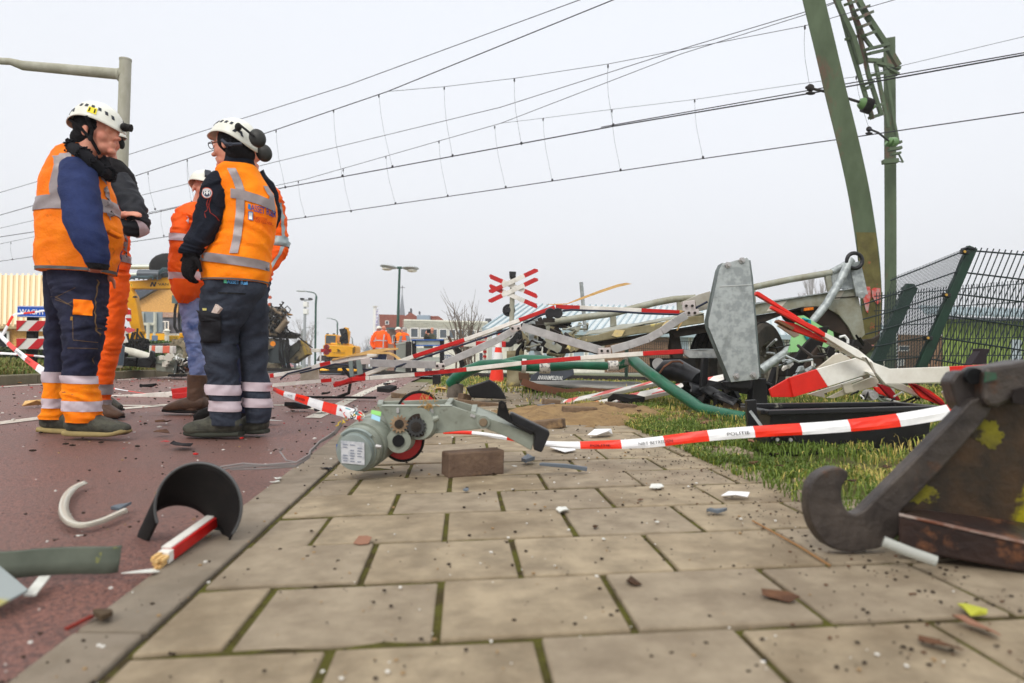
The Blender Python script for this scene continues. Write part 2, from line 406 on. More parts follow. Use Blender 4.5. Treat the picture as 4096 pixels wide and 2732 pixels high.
mb=MB(); ys=fr(.2,10.6,90); mb.grid([V(KI(y)+(XR(y)-KI(y)+.05)*j/20,y,gz(KI(y)+(XR(y)-KI(y))*j/20,y)-.006+.006*noise.noise(V(j*.9,y*7,0))) for y in ys for j in range(21)],90,21)
obj('pavement_joints',mb,moss,kind='structure',recalc=False)
# left verge with raised kerb
def vz(x,y): return gz(x,y)+.10+.035*min(max(LK(y)-x,0),5)
mb=MB(); y=-.5
while y<15.9:
    y2=min(y+1,16)
    a=[V(LK(y)-.13,y,base(y)-.1),V(LK(y),y,base(y)-.1),V(LK(y2),y2-.01,base(y2)-.1),V(LK(y2)-.13,y2-.01,base(y2)-.1)]
    mb.hexa(a+[p+V(0,0,.2) for p in a]); y=y2
obj('verge_kerb',mb,kerbold,kind='structure',bevel=.012)
mb=MB(); ys=fr(-.5,16,34); mb.grid([V(LK(y)-.12-j*.8,y,vz(LK(y)-.12-j*.8,y)-.02+.03*noise.noise(V(j*1.3,y,2))) for y in ys for j in range(16)],34,16)
obj('verge',mb,mat('verge_soil',(96,90,56),.95,col2=(70,84,36),scale=5,bump=1,bs=18),kind='structure',recalc=False)
# sand heap where the pavement was torn up
mb=MB(); c=G(2330,1655); n=36
mb.grid([V(c.x-.85+1.7*i/(n-1),c.y-1.0+2.0*j/(n-1),gz(c.x-.85+1.7*i/(n-1),c.y-1.0+2.0*j/(n-1))-.035+.08*max(0,1-((i/(n-1)-.5)*2)**2-((j/(n-1)-.5)*2)**2)+.03*noise.noise(V(i*.5,j*.5,1))) for j in range(n) for i in range(n)],n,n)
obj('sand_patch',mb,sand,kind='structure',smooth=180,recalc=False)
# road markings
def stripe(name,pts,w,m=None,lab=None):
    mb=MB()
    for (a,b) in zip(pts,pts[1:]):
        a=Vector(a);b=Vector(b); t=(b-a); t.z=0; t.normalize(); n=V(t.y,-t.x,0)*w/2; k=max(2,int((b-a).length/.4)+1)
        mb.grid([V(q.x,q.y,gz(q.x,q.y)-.008) for i in range(k) for q in ((a+(b-a)*(i/(k-1)))-n,(a+(b-a)*(i/(k-1)))+n)],k,2)
    return obj(name,mb,m or mat('road_white',(206,200,186),.7,col2=(176,168,156),scale=30,col3=(130,110,104),s3=22,t3=(.6,.68)),kind='structure',recalc=False)
stripe('edge_line',[V(KO(y)-.32,y,0) for y in fr(4.9,12,9)],.11)
stripe('lane_line',[G(-300,1722),G(430,1634),G(760,1608)],.13)
stripe('verge_line',[V(LK(y)+.22,y,0) for y in fr(2,14,9)],.09)
stripe('stop_line',[G(*r2(1000,1185)),G(*r2(1400,1188)),G(1140,1616),G(1330,1640)],.09)
# level crossing deck and tracks
deckm=mat('crossing_deck',(120,126,134),.6,col2=(96,100,108),scale=4,bump=.2,bs=30)
def ty_(x,c): return c-.56*(x-0)
mb=MB()
for c in (16.0,19.4):
    xs=fr(-9,3,25)
    mb.grid([V(x,ty_(x,c)+k,base(ty_(x,c)+k)+.012) for k in(-1.5,1.5) for x in xs],2,25)
obj('crossing_deck',mb,deckm,kind='structure',recalc=False)
mb=MB()
for c in (15.3,16.8,18.7,20.2):
    xs=fr(-40,30,60)
    for a,b in zip(xs,xs[1:]): mb.bar(V(a,ty_(a,c),.27+.03),V(b,ty_(b,c),.27+.03),.07,.08)
obj('rails',mb,STEELD,kind='structure')
# ================= haze is added at the end
# ================= overhead line
def wire(pts,r=.008,m=COPPER,name='overhead_wire',lab='',grp='overhead railway wires',sag=0,catg='wire'):
    mb=MB(); out=[]
    for i,(a,b) in enumerate(zip(pts,pts[1:])):
        for k in range(8): out.append(a+(b-a)*(k/8))
    out.append(pts[-1]); mb.tube(out,r,6); return obj(name,mb,m,label=lab,cat=catg,group=grp,smooth=60)
def wd(x,h,c=0):   # wire point at photo pixel x on the plane of track c, photo pixel y given separately
    pass
TR=[(15.9,0),(19.0,0)]
def WP(X,Y,c):     # display px on the vertical plane above a track line y=c-.56x
    x,y=dd(X,Y); r=ray(x,y); t=c/(r.y+.56*r.x); return CP+r*t
A,B=15.9,19.0
wires=[
 ([(-120,475),(0,442),(295,355),(800,195),(1330,0),(1420,-34)],B+1.5,.012,'uppermost feeder wire crossing the sky from lower left'),
 ([(-120,528),(0,494),(295,409),(630,299),(890,210),(1407,0),(1500,-40)],A,.012,'second steep wire that meets the thin wire with droppers'),
 ([(890,210),(1020,199),(1180,180),(1396,147),(1565,114),(1845,60),(2045,2),(2140,-25)],A,.006,'thin grey wire carrying the upper droppers'),
 ([(-120,552),(0,524),(330,447),(640,370),(1150,246),(1590,105),(1840,30),(1990,-20)],B,.009,'long wire running above the contact wire towards the mast top'),
 ([(-120,590),(0,560),(390,478),(700,412),(1010,323),(1150,283),(1560,125),(1845,35),(1960,-10)],B,.008,'wire climbing between the two contact wires to the mast'),
 ([(1150,283),(1250,271),(1405,251),(1590,229),(1840,192),(1960,177),(2351,84),(2500,48)],B,.005,'thinnest wire running to the right edge'),
 ([(-150,568),(0,544),(325,495),(445,468),(640,433),(785,406),(1200,329),(1408,290),(1862,214),(2351,126),(2500,96)],A,.013,'upper thick contact wire crossing the whole sky'),
 ([(1380,292),(1860,207),(2351,121),(2500,92)],A,.010,'twin wire just above the upper contact wire'),
 ([(-150,620),(0,600),(400,541),(660,505),(905,469),(1160,432),(1425,392),(1615,364),(1925,320),(2351,258),(2500,236)],B,.012,'lower thick contact wire crossing the whole sky'),
]
for pts,c,r,l in wires: wire([WP(X,Y,c) for X,Y in pts],r,lab=l)
drops=[(A,[(82,474,85,532),(340,396,356,482),(430,366,440,466),(634,298,655,432),(766,252,786,406),(870,217,901,385),(1020,199,1039,360),(1181,180,1197,332),(1396,148,1408,290),(1848,58,1861,212),(430,366,448,466)]),
       (B,[(25,556,29,597),(86,543,90,585),(370,482,376,543),(685,415,701,500),(788,388,806,487),(886,358,908,469),(1008,323,1028,452),(1136,289,1161,432),(1247,271,1268,416),(1405,251,1425,393),(1595,228,1614,364),(1966,174,1997,300)])]
for c,L in drops:
    for a in L:
        mb=MB(); p,q=WP(a[0],a[1],c),WP(a[2],a[3],c); m=(p+q)/2+V(-.05,0,0)
        mb.tube([p,p*.75+q*.25+V(-.04,0,0),m,q*.8+p*.2+V(-.02,0,0),q],.0035,5); mb.ell(q+V(0,0,.03),(.03,.03,.04),n=8,m=5); mb.ell(p-V(0,0,.04),(.02,.02,.05),n=8,m=5)
        obj('dropper_wire',mb,COPPER,label='slim dropper wire hanging between two overhead wires against the sky',cat='dropper wire',group='droppers between the overhead wires')
# ================= bent mast (H beam)
def hbeam(path,w,dep,fl=.02,rot=0):
    """path: world points; flanges face left/right of picture rotated"""
    mb=MB(); k=len(path); out=[]
    prof=[(-w/2,-dep/2),(w/2,-dep/2),(w/2,-dep/2+fl),(fl/2,-dep/2+fl),(fl/2,dep/2-fl),(w/2,dep/2-fl),(w/2,dep/2),(-w/2,dep/2),(-w/2,dep/2-fl),(-fl/2,dep/2-fl),(-fl/2,-dep/2+fl),(-w/2,-dep/2+fl)]
    c,s=math.cos(rot),math.sin(rot)
    for i,p in enumerate(path):
        t=(path[min(i+1,k-1)]-path[max(i-1,0)]).normalized(); a=t.cross(V(0,1,0)).normalized()*-1; b=t.cross(a).normalized()
        if b.y<0: b=-b
        for x,y in prof: out.append(p+a*(x*c-y*s)+b*(x*s+y*c))
    mb.grid(out,k,12,0,True); mb.f+=[tuple(range(12)),tuple(range((k-1)*12,k*12))]; mb.m+=[0,0]; return mb
dm=10.4
ctr=[(3420,1570),(3448,1450),(3474,1346),(3484,1257),(3482,1145),(3474,1034),(3456,900),(3430,746),(3389,560),(3344,379),(3300,190),(3254,0),(3206,-200),(3140,-480)]
pp=[P(x,y,dm) for x,y in ctr]; sm=[]
for i in range(len(pp)-1):
    for k in range(5): sm.append(crm(pp[max(i-1,0)],pp[i],pp[i+1],pp[min(i+2,len(pp)-1)],k/5))
sm.append(pp[-1])
T=thing('catenary_mast','bent green steel mast with scraped red paint at its foot, leaning left into the sky','mast',V(sm[0].x,sm[0].y,sm[0].z))
mb=hbeam(sm,.285,.24,rot=-.47); obj('mast_beam',mb,MAST,T,bevel=.004)
# smashed olive/red lower face plate
lo=[P(x,y,dm-.165) for x,y in [(3462,930),(3484,1145),(3486,1257),(3470,1400)]]
mb=MB(); vs=[]
for i in range(12):
    u=i/11*3; k=min(int(u),2); p=crm(lo[max(k-1,0)],lo[k],lo[k+1],lo[min(k+2,3)],u-k); h=.142
    for j in range(6): vs.append(p+V((j/5-.5)*2*h,.02*noise.noise(V(i*.6,j*.8,3))-.01,0))
mb.grid(vs,12,6); obj('scraped_flange',mb,MASTL,T,label='olive lower flange with scraped red paint',solid=.008)
for k,pts in enumerate(([(335,552),(405,552),(410,600),(398,700),(385,790),(368,770),(350,690),(338,640)],[(418,575),(440,562),(497,566),(497,690),(470,710),(452,690),(425,640)],[(262,1045),(300,1040),(420,1020),(440,1090),(330,1090)])):
    obj('scrape_mark',MB().plate([f4(*p) for p in pts],dm-.215,.004),mat('scraped_red',(196,72,62),.7,col2=(176,150,146),scale=9,thr=(.45,.6)),T,label='scraped red and pale primer patch')
# straight mast and lattice arm
d2=17.5
T=thing('catenary_mast','straight green steel mast standing behind the bent one','mast',P(3566,1480,d2))
mb=hbeam([P(3562,1480,d2),P(3562,900,d2),P(3560,500,d2),P(3557,156,d2)],.25,.22,rot=-.42); obj('mast_beam',mb,MAST,T,bevel=.004)
def F3(X,Y,d=d2-.6): return P(*f3(X,Y),d)
mb=MB()
for a,b,w in [((750,1130),(855,1120),.1),((775,1012),(878,990),.06),((792,1045),(878,1030),.07),((808,1078),(872,1066),.05),((700,440),(870,478),.07),((770,470),(860,520),.05)]:
    mb.bar(F3(*a),F3(*b),.12,w)
mb.bar(F3(860,1070),F3(893,1132),.03); mb.bar(F3(893,1132),F3(795,1105),.02)
mb.bar(F3(700,440),F3(790,890),.07,.07); mb.bar(F3(755,400),F3(835,900),.07,.07); mb.bar(F3(835,880),F3(855,985),.06,.06)
mb.bar(F3(640,420),F3(740,425),.09,.09)
obj('mast_bracket',mb,MAST,T)
def insul(p,q,name='registration_arm',par=None):
    mb=MB(); mb.tube([p,q],.02,8); return mb
mb=MB(); mb.cyl(F3(783,982,15.5),F3(800,992,15.5),.09,.11); mb.cyl(F3(800,992,15.5),F3(830,990,15.6),.1,.11); obj('insulator',mb,mat('insulator_green',(92,128,72),.4),T,smooth=40)
mb=MB(); mb.tube([F3(655,898,15),F3(720,925,15),F3(790,980,15.4)],.022,8); mb.ell(F3(655,900,15),(.06,.05,.06)); mb.ell(F3(655,930,15),(.08,.04,.03)); obj('steady_arm',mb,STEELD,T,smooth=40)
# lattice truss hanging from the top: chords, battens
T=thing('lattice_beam','broken green steel lattice beam dangling between the two masts','lattice beam',F3(700,820,14))
dl=13.0
F=lambda X,Y,o=0:P(*f3(X,Y),dl+o)
mb=MB()
for path,w,o in [([(560,-40),(640,110),(780,320),(862,460)],.10,.5),([(420,-20),(480,120),(545,260),(600,445)],.09,0),([(440,0),(520,300),(610,600),(680,830)],.07,.1),([(500,-60),(580,200),(650,520),(740,800)],.07,.3),([(540,60),(620,260),(680,340)],.06,.2),([(590,240),(640,425)],.05,.2)]:
    for a,b in zip(path,path[1:]): mb.bar(F(*a,o),F(*b,o),w,w*.8,up=(0,1,0))
obj('chord',mb,MAST,T,bevel=.004)
mb=MB()
for a,b in [((590,190),(655,165)),((618,250),(690,222)),((570,130),(670,85)),((560,75),(645,45)),((505,270),(590,250)),((612,590),(675,570)),((625,620),(672,600)),((668,820),(742,795)),((635,345),(785,310)),((650,375),(780,345)),((690,520),(775,505)),((620,770),(745,725)),((500,30),(560,10)),((510,140),(560,115))]:
    mb.bar(F(*a,.05),F(*b,.45),.11,.05)
obj('batten',mb,MAST,T,bevel=.003)
mb=MB(); mb.tube([F(585,712,-.1),F(610,722,-.1),F(680,745,0)],[.07,.11,.06],14); obj('insulator',mb,mat('insulator_green',(92,128,72),.4),T,smooth=40)
mb=MB()
for i in range(6): mb.cyl(F(620+i*9,728+i*3,-.1),F(623+i*9,729+i*3,-.1),.14)
obj('insulator_shed',mb,STEELD,T,smooth=40)
mb=MB(); mb.tube([F(220,610,-.5),F(340,636,-.4),F(500,684,-.25),F(590,712,-.1)],.025,8); mb.ell(F(247,612,-.5),(.07,.05,.07)); mb.ell(F(247,650,-.5),(.09,.04,.03)); mb.ell(F(222,610,-.5),(.03,.03,.03)); obj('steady_arm',mb,STEELD,T,smooth=40)
# ================= grey gantry pole top left
dg=9.6
T=thing('gantry_pole','pale grey pole with a long horizontal arm behind the left workers','pole',P(462,1462,dg))
mb=MB(); mb.tube([P(462,1470,dg),P(474,1100,dg),P(487,700,dg),P(502,240,dg)],[.085,.08,.078,.076],18); obj('pole',mb,CONC,T,smooth=40)
mb=MB(); mb.tube([P(490,298,dg),P(250,276,dg-.2),P(90,262,dg-.3),P(40,246,dg-.35),P(-200,236,dg-.5)],[.075,.068,.062,.045,.04],14); obj('arm',mb,CONC,T,smooth=40)
mb=MB(); mb.cyl(P(474,300,dg),P(484,300,dg),.09); mb.cyl(P(502,240,dg)-V(0,0,.01),P(502,236,dg),.08); obj('collar',mb,CONC,T,smooth=40)
# ================= background buildings
def hs(name,pts,d,th,m,parent,**k):   # solid block: outline at distance d, th metres deep
    return obj(name,MB().plate(pts,d,th),m,parent,**k)
def rc(x0,y0,x1,y1): return [(x0,y1),(x1,y1),(x1,y0),(x0,y0)]
ROOFM=mat('metal_roof',(206,212,212),.6,.0,col2=(188,196,196),scale=3,bump=.05)
BRICK=mat('brick_wall',(156,124,94),.85,col2=(120,92,70),scale=7,col3=(96,70,58),s3=18,t3=(.55,.6),stretch=(1,1,3),bump=.2)
TILER=mat('roof_tile_red',(158,98,80),.8,col2=(128,70,58),scale=12,bump=.4,bs=14)
OSB=mat('chipboard',(236,186,112),.8,col2=(206,152,84),scale=22,thr=(.4,.6),bump=.2,bs=40)
CREAM=mat('cream_cladding',(248,246,232),.6,col2=(218,218,204),scale=3)
DGREY=mat('dark_cladding',(96,98,104),.7,col2=(82,84,90),scale=6)
WFR=mat('window_frame_white',(242,242,238),.5)
def window(px,d,par,fr=.06,bars=1,glass=None):
    x0,y0,x1,y1=px; o=obj('window',frame_mb(x0,y0,x1,y1,d-.05,fr*FPX/d/1,bars,d),WFR,par)
    obj('pane',MB().plate(rc(x0,y0,x1,y1),d-.02,.015),glass or GLASS,o); return o
def frame_mb(x0,y0,x1,y1,d,w,bars,_):
    mb=MB(); w=min(w,(x1-x0)*.12,(y1-y0)*.14)
    for a in (rc(x0,y0,x1,y0+w),rc(x0,y1-w,x1,y1),rc(x0,y0+w,x0+w,y1-w),rc(x1-w,y0+w,x1,y1-w)): mb.plate(a,d,.05)
    for k in range(1,bars+1):
        x=x0+(x1-x0)*k/(bars+1); mb.plate(rc(x-w*.4,y0+w,x+w*.4,y1-w),d+.005,.04)
    return mb
def base_at(x,d): return P(x,1475,d).x,P(x,1475,d).y
# long shed with pale metal roof, behind wreck
d=34
T=thing('metal_roof_shed','long low hall with pale ribbed metal roof behind the wrecked trailer','building',P(2700,1480,d))
rf=[(1975,1322),(3480,1345),(3400,1225),(2068,1217)]
mb=MB(); A_,B_,C_,D_=P(1930,1316,d-.4),P(3560,1352,d-.4),P(3480,1238,d+7),P(2075,1217,d+7)
mb.add([A_,B_,C_,D_],[(0,1,2,3)]); mb.add([A_-V(0,0,.15),B_-V(0,0,.15),C_-V(0,0,.15),D_-V(0,0,.15)],[(3,2,1,0)])
r_=obj('roof',mb,ROOFM,T)
mb=MB()
for i in range(60):
    u=i/59; a=A_+(B_-A_)*u; b=D_+(C_-D_)*u; mb.bar(a+V(0,0,.04),b+V(0,0,.04),.07,.08)
mb.bar(A_+V(0,-.08,-.08),B_+V(0,-.08,-.08),.2,.22); obj('rib',mb,mat('roof_rib',(160,178,184),.5),r_)
mb=MB(); mb.plate([(1985,1490),(3540,1490),(3540,1352),(1985,1324)],d,8); obj('wall',mb,CREAM,T)
hs('brick_panel',rc(2420,1352,2690,1490),d-.15,.14,BRICK,T); hs('brick_panel',rc(2700,1425,3500,1490),d-.15,.14,BRICK,T)
for x in range(2710,3380,55): window((x,1340,x+48,1422),d-.1,T,bars=0,glass=mat('pale_glass',(170,186,196),.2))
for x in range(2110,2400,60): window((x,1360,x+50,1430),d-.1,T,bars=0,glass=mat('pale_glass',(170,186,196),.2))
# green shed on the right
d=27
T=thing('green_shed','green clad shed with corrugated roof behind the mesh fence','building',P(3950,1480,d))
mb=MB(); mb.plate([f4(1060,1300),(4350,1480),(4350,1285),(f4(1065,820))],d,6,tilt=(3.9,6,0)); obj('wall',mb,mat('green_cladding',(150,172,84),.6,col2=(132,154,70),scale=2),T)
mb=MB()
for i in range(64):
    x=3775+i*9.2; mb.bar(P(x,1280+i*.05,d-.04),P(x,1490,d-.04),.05,.03,up=(0,1,0))
obj('cladding_rib',mb,mat('green_cladding',()),T)
mb=MB(); n=260; vs=[]
for j in range(2):
    for i in range(n):
        X=3700+ (4400-3700)*i/(n-1); p=P(X-j*30,(1258 if j==0 else 1226)+ (X-3790)*.03,d-.5+j*5); vs.append(p+V(0,0,.05*math.sin(i*1.2)))
mb.grid(vs,2,n); obj('roof',mb,mat('corrugated_roof',(168,182,186),.6,col2=(146,160,164),scale=4),T,solid=.03)
hs('gutter',[(3780,1275),(4360,1290),(4360,1282),(3780,1266)],d-.6,.12,mat('dark_cladding',()),T)
obj('brick_wall',MB().plate([(3592,1492),f4(1060,1310),f4(1055,992),f4(655,980)],d+.1,6,tilt=(3.6,6,0)),BRICK,T)
window((*f4(668,1082),*f4(755,1130)),d+.05,T,bars=0); window((*f4(655,1195),*f4(710,1260)),d+.05,T,bars=1)
hs('door',[f4(1672,1250),f4(1760,1250),f4(1760,1030),f4(1672,1025)],d-.1,.08,mat('pale_door',(176,188,196),.5),T)
# office building
d=50
T=thing('office_building','long cream office building with a row of large windows behind the photographer','building',P(1780,1485,d))
hs('wall',[r5(1070,1310),r5(1960,1320),r5(1960,745),r5(1085,722)],d,12,CREAM,T)
mb=MB()
for k in range(1,6): mb.bar(P(*r5(1070,722+k*17),d-.04),P(*r5(1960,745+k*15),d-.04),.06,.03)
obj('cladding_line',mb,mat('cream_line',(196,198,186),.6),T)
for x0,x1,y0,y1 in [(1150,1240,812,920),(1252,1345,816,922),(1352,1440,820,925),(1452,1540,822,928),(1552,1632,826,930),(1645,1730,828,932),(1742,1830,830,934),(1840,1915,836,936)]:
    window((*r5(x0,y0),*r5(x1,y1)),d-.05,T,bars=0,fr=.12)
for x0,x1 in [(1870,1915)]: window((*r5(x0,1070),*r5(x1,1180)),d-.05,T,bars=0)
lettering('SSERV',P(*r5(1500,1165),d-.1),P(*r5(1600,1167),d-.1)-P(*r5(1500,1165),d-.1),V(0,0,.5),mat('sign_blue',(38,60,120),.5),T)
lettering('DELFTAHUIS',P(*r5(1520,1030),d-.1),P(*r5(1790,1036),d-.1)-P(*r5(1520,1030),d-.1),V(0,0,.36),mat('sign_green',(60,100,80),.5),T)
obj('ventilation_box',MB().plate(rc(*r5(1935,715),*r5(1995,750)),d+2,2),mat('dark_cladding',()),T)
# house with red tiles
d=68
T=thing('tiled_house','brick house with red tiled roofs left of the cream office','building',P(1620,1490,d))
hs('wall',[r5(905,1310),r5(1300,1310),r5(1300,800),r5(905,810)],d,9,mat('house_brick',(150,122,104),.85,col2=(126,98,84),scale=8),T)
mb=MB()
for pts,a,b in [([(825,812),(1090,812),(1090,680),(828,672)],0,5),([(905,808),(1260,812),(1225,700),(1155,652),(1095,690)],-.5,2),([(1270,735),(1505,735),(1445,690),(1270,688)],0,5)]:
    f=[P(*r5(X,Y),d+a) for X,Y in pts]; mb.prism(f,(0,b,0))
rf=obj('roof',mb,TILER,T)
mb=MB()
for X,Y,w,h in [(1130,665,18,20),(1150,640,10,30),(1240,660,8,20)]: mb.plate(rc(*r5(X,Y-h),*r5(X+w,Y+12)),d-.2,.8)
obj('chimney',mb,DGREY,rf)
hs('dormer',[r5(1220,730),r5(1355,730),r5(1355,682),r5(1222,680)],d-.8,1.5,mat('dormer_blue_grey',(150,166,182),.5),T)
window((*r5(890,738),*r5(928,778)),d-.4,T,bars=0); window((*r5(965,890),*r5(1010,970)),d-.1,T,bars=0)
hs('gutter',[r5(905,826),r5(1075,822),r5(1075,808),r5(905,812)],d-.8,.4,mat('gutter_green',(70,100,104),.5),T)
# church spire
d=250
T=thing('church_spire','slender pale church spire with a cross rising behind the tiled house','church spire',P(1610,1480,d))
c=P(*r5(1066,900),d); top=P(*r5(1068,440),d)
mb=MB(); w=(P(*r5(1098,680),d)-P(*r5(1035,680),d)).length/2
b=P(*r5(1067,680),d); mb.cyl(b,top,w,.05,8); obj('spire',mb,mat('slate_spire',(120,124,132),.7),T)
mb=MB(); mb.box(b+V(0,0,-8),(w*1.7,w*1.7,16)); obj('tower',mb,BRICK,T)
mb=MB(); mb.cyl(top-V(0,0,1),P(*r5(1070,372),d),.12); q=P(*r5(1070,392),d); mb.bar(q-V(.9,0,0),q+V(.9,0,0),.2); obj('cross',mb,STEELD,T)
# OSB-clad house far left, battened roof
d=21
T=thing('chipboard_house','unfinished house with chipboard walls and a bare battened roof at the left edge','building',P(100,1460,d))
a,b,c_,e_=P(-400,1306,d-.3),P(330,1312,d-.3),P(340,1106,d+4),P(-400,1103,d+4)
mb=MB().add([a,b,c_,e_],[(0,1,2,3)]); rf=obj('roof',mb,mat('roof_board',(226,202,160),.8,col2=(196,170,128),scale=30,bump=.2,bs=30,thr=(.55,.7)),T,solid=.08)
mb=MB()
for i in range(34):
    u=i/33; p=a+(b-a)*u; q=e_+(c_-e_)*u; mb.bar(p+V(0,-.03,.07),q+V(0,-.03,.07),.07,.05)
obj('batten',mb,mat('batten_wood',(236,216,180),.7),rf)
obj('wall',MB().plate([(-400,1470),(330,1470),(330,1312),(-400,1306)],d,6,tilt=(-3.8,6,0)),OSB,T)
o=window((-60,1325,35,1440),d-.05,T,bars=1,glass=mat('dark_glass',(30,32,34),.15)); window((150,1345,250,1420),d-.05,T,bars=1)
# gable house behind the excavator
d=42
T=thing('gable_house','grey house with a chipboard gable and slate roof behind the yellow excavator arm','building',P(650,1465,d))
hs('gable',[f7(280,725),f7(870,745),f7(870,560),f7(700,430),f7(600,400),f7(262,600)],d,7,OSB,T)
mb=MB(); mb.plate([f7(240,590),f7(262,604),f7(620,395),f7(620,370),f7(240,450)],d-.3,7); obj('roof',mb,mat('slate_roof',(92,98,110),.7,col2=(78,84,94),scale=8),T)
hs('wall',[f7(280,1250),f7(900,1250),f7(900,742),f7(280,722)],d+.1,6.8,mat('grey_render',(106,108,118),.8,col2=(92,94,104),scale=6),T)
hs('brick_patch',[f7(580,790),f7(760,790),f7(760,735),f7(580,730)],d-.02,.1,mat('exposed_brick',(168,112,92),.9,col2=(190,180,168),scale=16),T)
window((*f7(573,835),*f7(660,970)),d-.1,T,bars=1)
hs('awning',[f7(-50,1050),f7(860,1062),f7(860,985),f7(-50,975)],d-1.0,.9,mat('awning_yellow',(250,180,20),.7),T)
BN=thing('lunch_banner','yellow banner with lunch lettering hanging behind the hedge','banner',P(*f7(710,1100),34))
obj('cloth',MB().plate([f7(640,1082),f7(780,1082),f7(780,1006),f7(640,1006)],34,.03),mat('banner_yellow',(240,190,40),.8),BN)
for s,y0,y1 in (('NU OOK',1037,1016),('OPEN VOOR',1056,1042),('LUNCH',1080,1060)):
    p=P(*f7(652,y0),33.95); lettering(s,p,P(*f7(768,y0),33.95)-p,P(*f7(652,y1),33.95)-p,mat('banner_ink',(120,84,20),.8),BN)
obj('board',MB().plate([f7(640,1004),f7(780,1004),f7(780,984),f7(640,984)],34.2,.03),WFR,BN)
p=P(*f7(665,1001),34.1); lettering('WELKOM',p,P(*f7(752,1001),34.1)-p,P(*f7(665,989),34.1)-p,DGREY,BN)
# back of a traffic board
T=thing('traffic_board','grey back of a large road sign on white posts behind the excavator arm','road sign',P(*f7(440,1110),33))
obj('panel',MB().plate([f7(300,968),f7(580,968),f7(580,730),f7(290,722)],33,.08),mat('sign_back',(150,164,172),.5,.2,col2=(138,150,158),scale=3),T)
mb=MB()
for X in (350,500): mb.bar(P(*f7(X,730),32.9),P(*f7(X,968),32.9),.1,.1)
for Y in (862,878): mb.bar(P(*f7(340,Y),32.85),P(*f7(500,Y),32.85),.06,.06)
mb.tube([P(*f7(418,855),32.7),P(*f7(418,1060),32.7)],.08,8); mb.tube([P(*f7(418,1060),32.7),P(*f7(418,1110),32.7)],.16,8); mb.tube([P(*f7(490,968),32.7),P(*f7(485,1150),32.7)],.06,8)
obj('post',mb,mat('post_white',(216,216,200),.5),T,smooth=40)
obj('small_plate',MB().plate([f7(460,1098),f7(525,1098),f7(525,1005),f7(460,1005)],32.5,.06),mat('plate_blue_grey',(110,130,160),.5),T)
T=thing('lantern_post','cream garden lantern standing by the yellow awning','lantern',P(*f7(640,1130),33))
mb=MB(); mb.tube([P(*f7(640,1130),33),P(*f7(638,1005),33)],.1,10); obj('pole',mb,mat('lantern_cream',(226,222,206),.5),T,smooth=40)
mb=MB(); mb.cyl(P(*f7(638,1000),33),P(*f7(638,950),33),.09,.13); mb.cyl(P(*f7(638,950),33),P(*f7(638,925),33),.17,.04); obj('lamp_head',mb,mat('lantern_cream',()),T,smooth=40)
# ================= foliage
def leafblob(name,c,sz,n,m,leaf=.05,parent=None,seed=1,**k):
    rd=random.Random(seed); mb=MB(); c=Vector(c)
    for i in range(n):
        while 1:
            q=V(rd.uniform(-1,1),rd.uniform(-1,1),rd.uniform(-1,1))
            if noise.noise(q*2.2+V(seed,0,0))*.5+ (1-max(abs(q.x)**4,abs(q.y)**4,abs(q.z)**3))>.25: break
        p=c+V(q.x*sz[0],q.y*sz[1],q.z*sz[2]); a=V(rd.gauss(0,1),rd.gauss(0,1),rd.gauss(0,1)).normalized(); b=a.cross(V(rd.gauss(0,1),rd.gauss(0,1),rd.gauss(0,1))).normalized()
        s_=leaf*rd.uniform(.6,1.4); mb.add([p-a*s_,p+b*s_*.45,p+a*s_,p-b*s_*.45],[(0,1,2,3)],i%3)
    return obj(name,mb,m,parent,recalc=False,**k)
LG=[mat('leaf_mid',(74,104,40),.6,col2=(50,78,28),scale=3),mat('leaf_light',(110,138,56),.6),mat('leaf_dark',(40,62,26),.6)]
LD=[mat('leaf_dull',(70,84,52),.7),mat('leaf_dull_light',(98,104,66),.7),mat('leaf_dull_dark',(44,54,34),.7)]
def hedge(name,lab,x0,x1,ytop,ybot,d,dep,mats,n,leaf,seed):
    a=P(x0,ybot,d);b=P(x1,ytop,d); c=(a+b)/2; c.y+=dep/2
    T=thing(name,lab,'hedge',V(c.x,c.y,min(a.z,b.z)))
    sz=(abs(b.x-a.x)/2,dep/2,abs(b.z-a.z)/2)
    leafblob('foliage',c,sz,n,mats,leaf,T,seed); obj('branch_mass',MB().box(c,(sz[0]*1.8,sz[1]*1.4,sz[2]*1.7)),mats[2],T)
hedge('hedge','clipped green hedge below the yellow awning',*[f7(90,0)[0],f7(780,0)[0]],1362,1452,31,1.6,LG,5000,.09,3)
hedge('hedge','wild dull hedge with wire fence below the chipboard house',-300,330,1392,1478,13,1.2,LD,6500,.05,5)
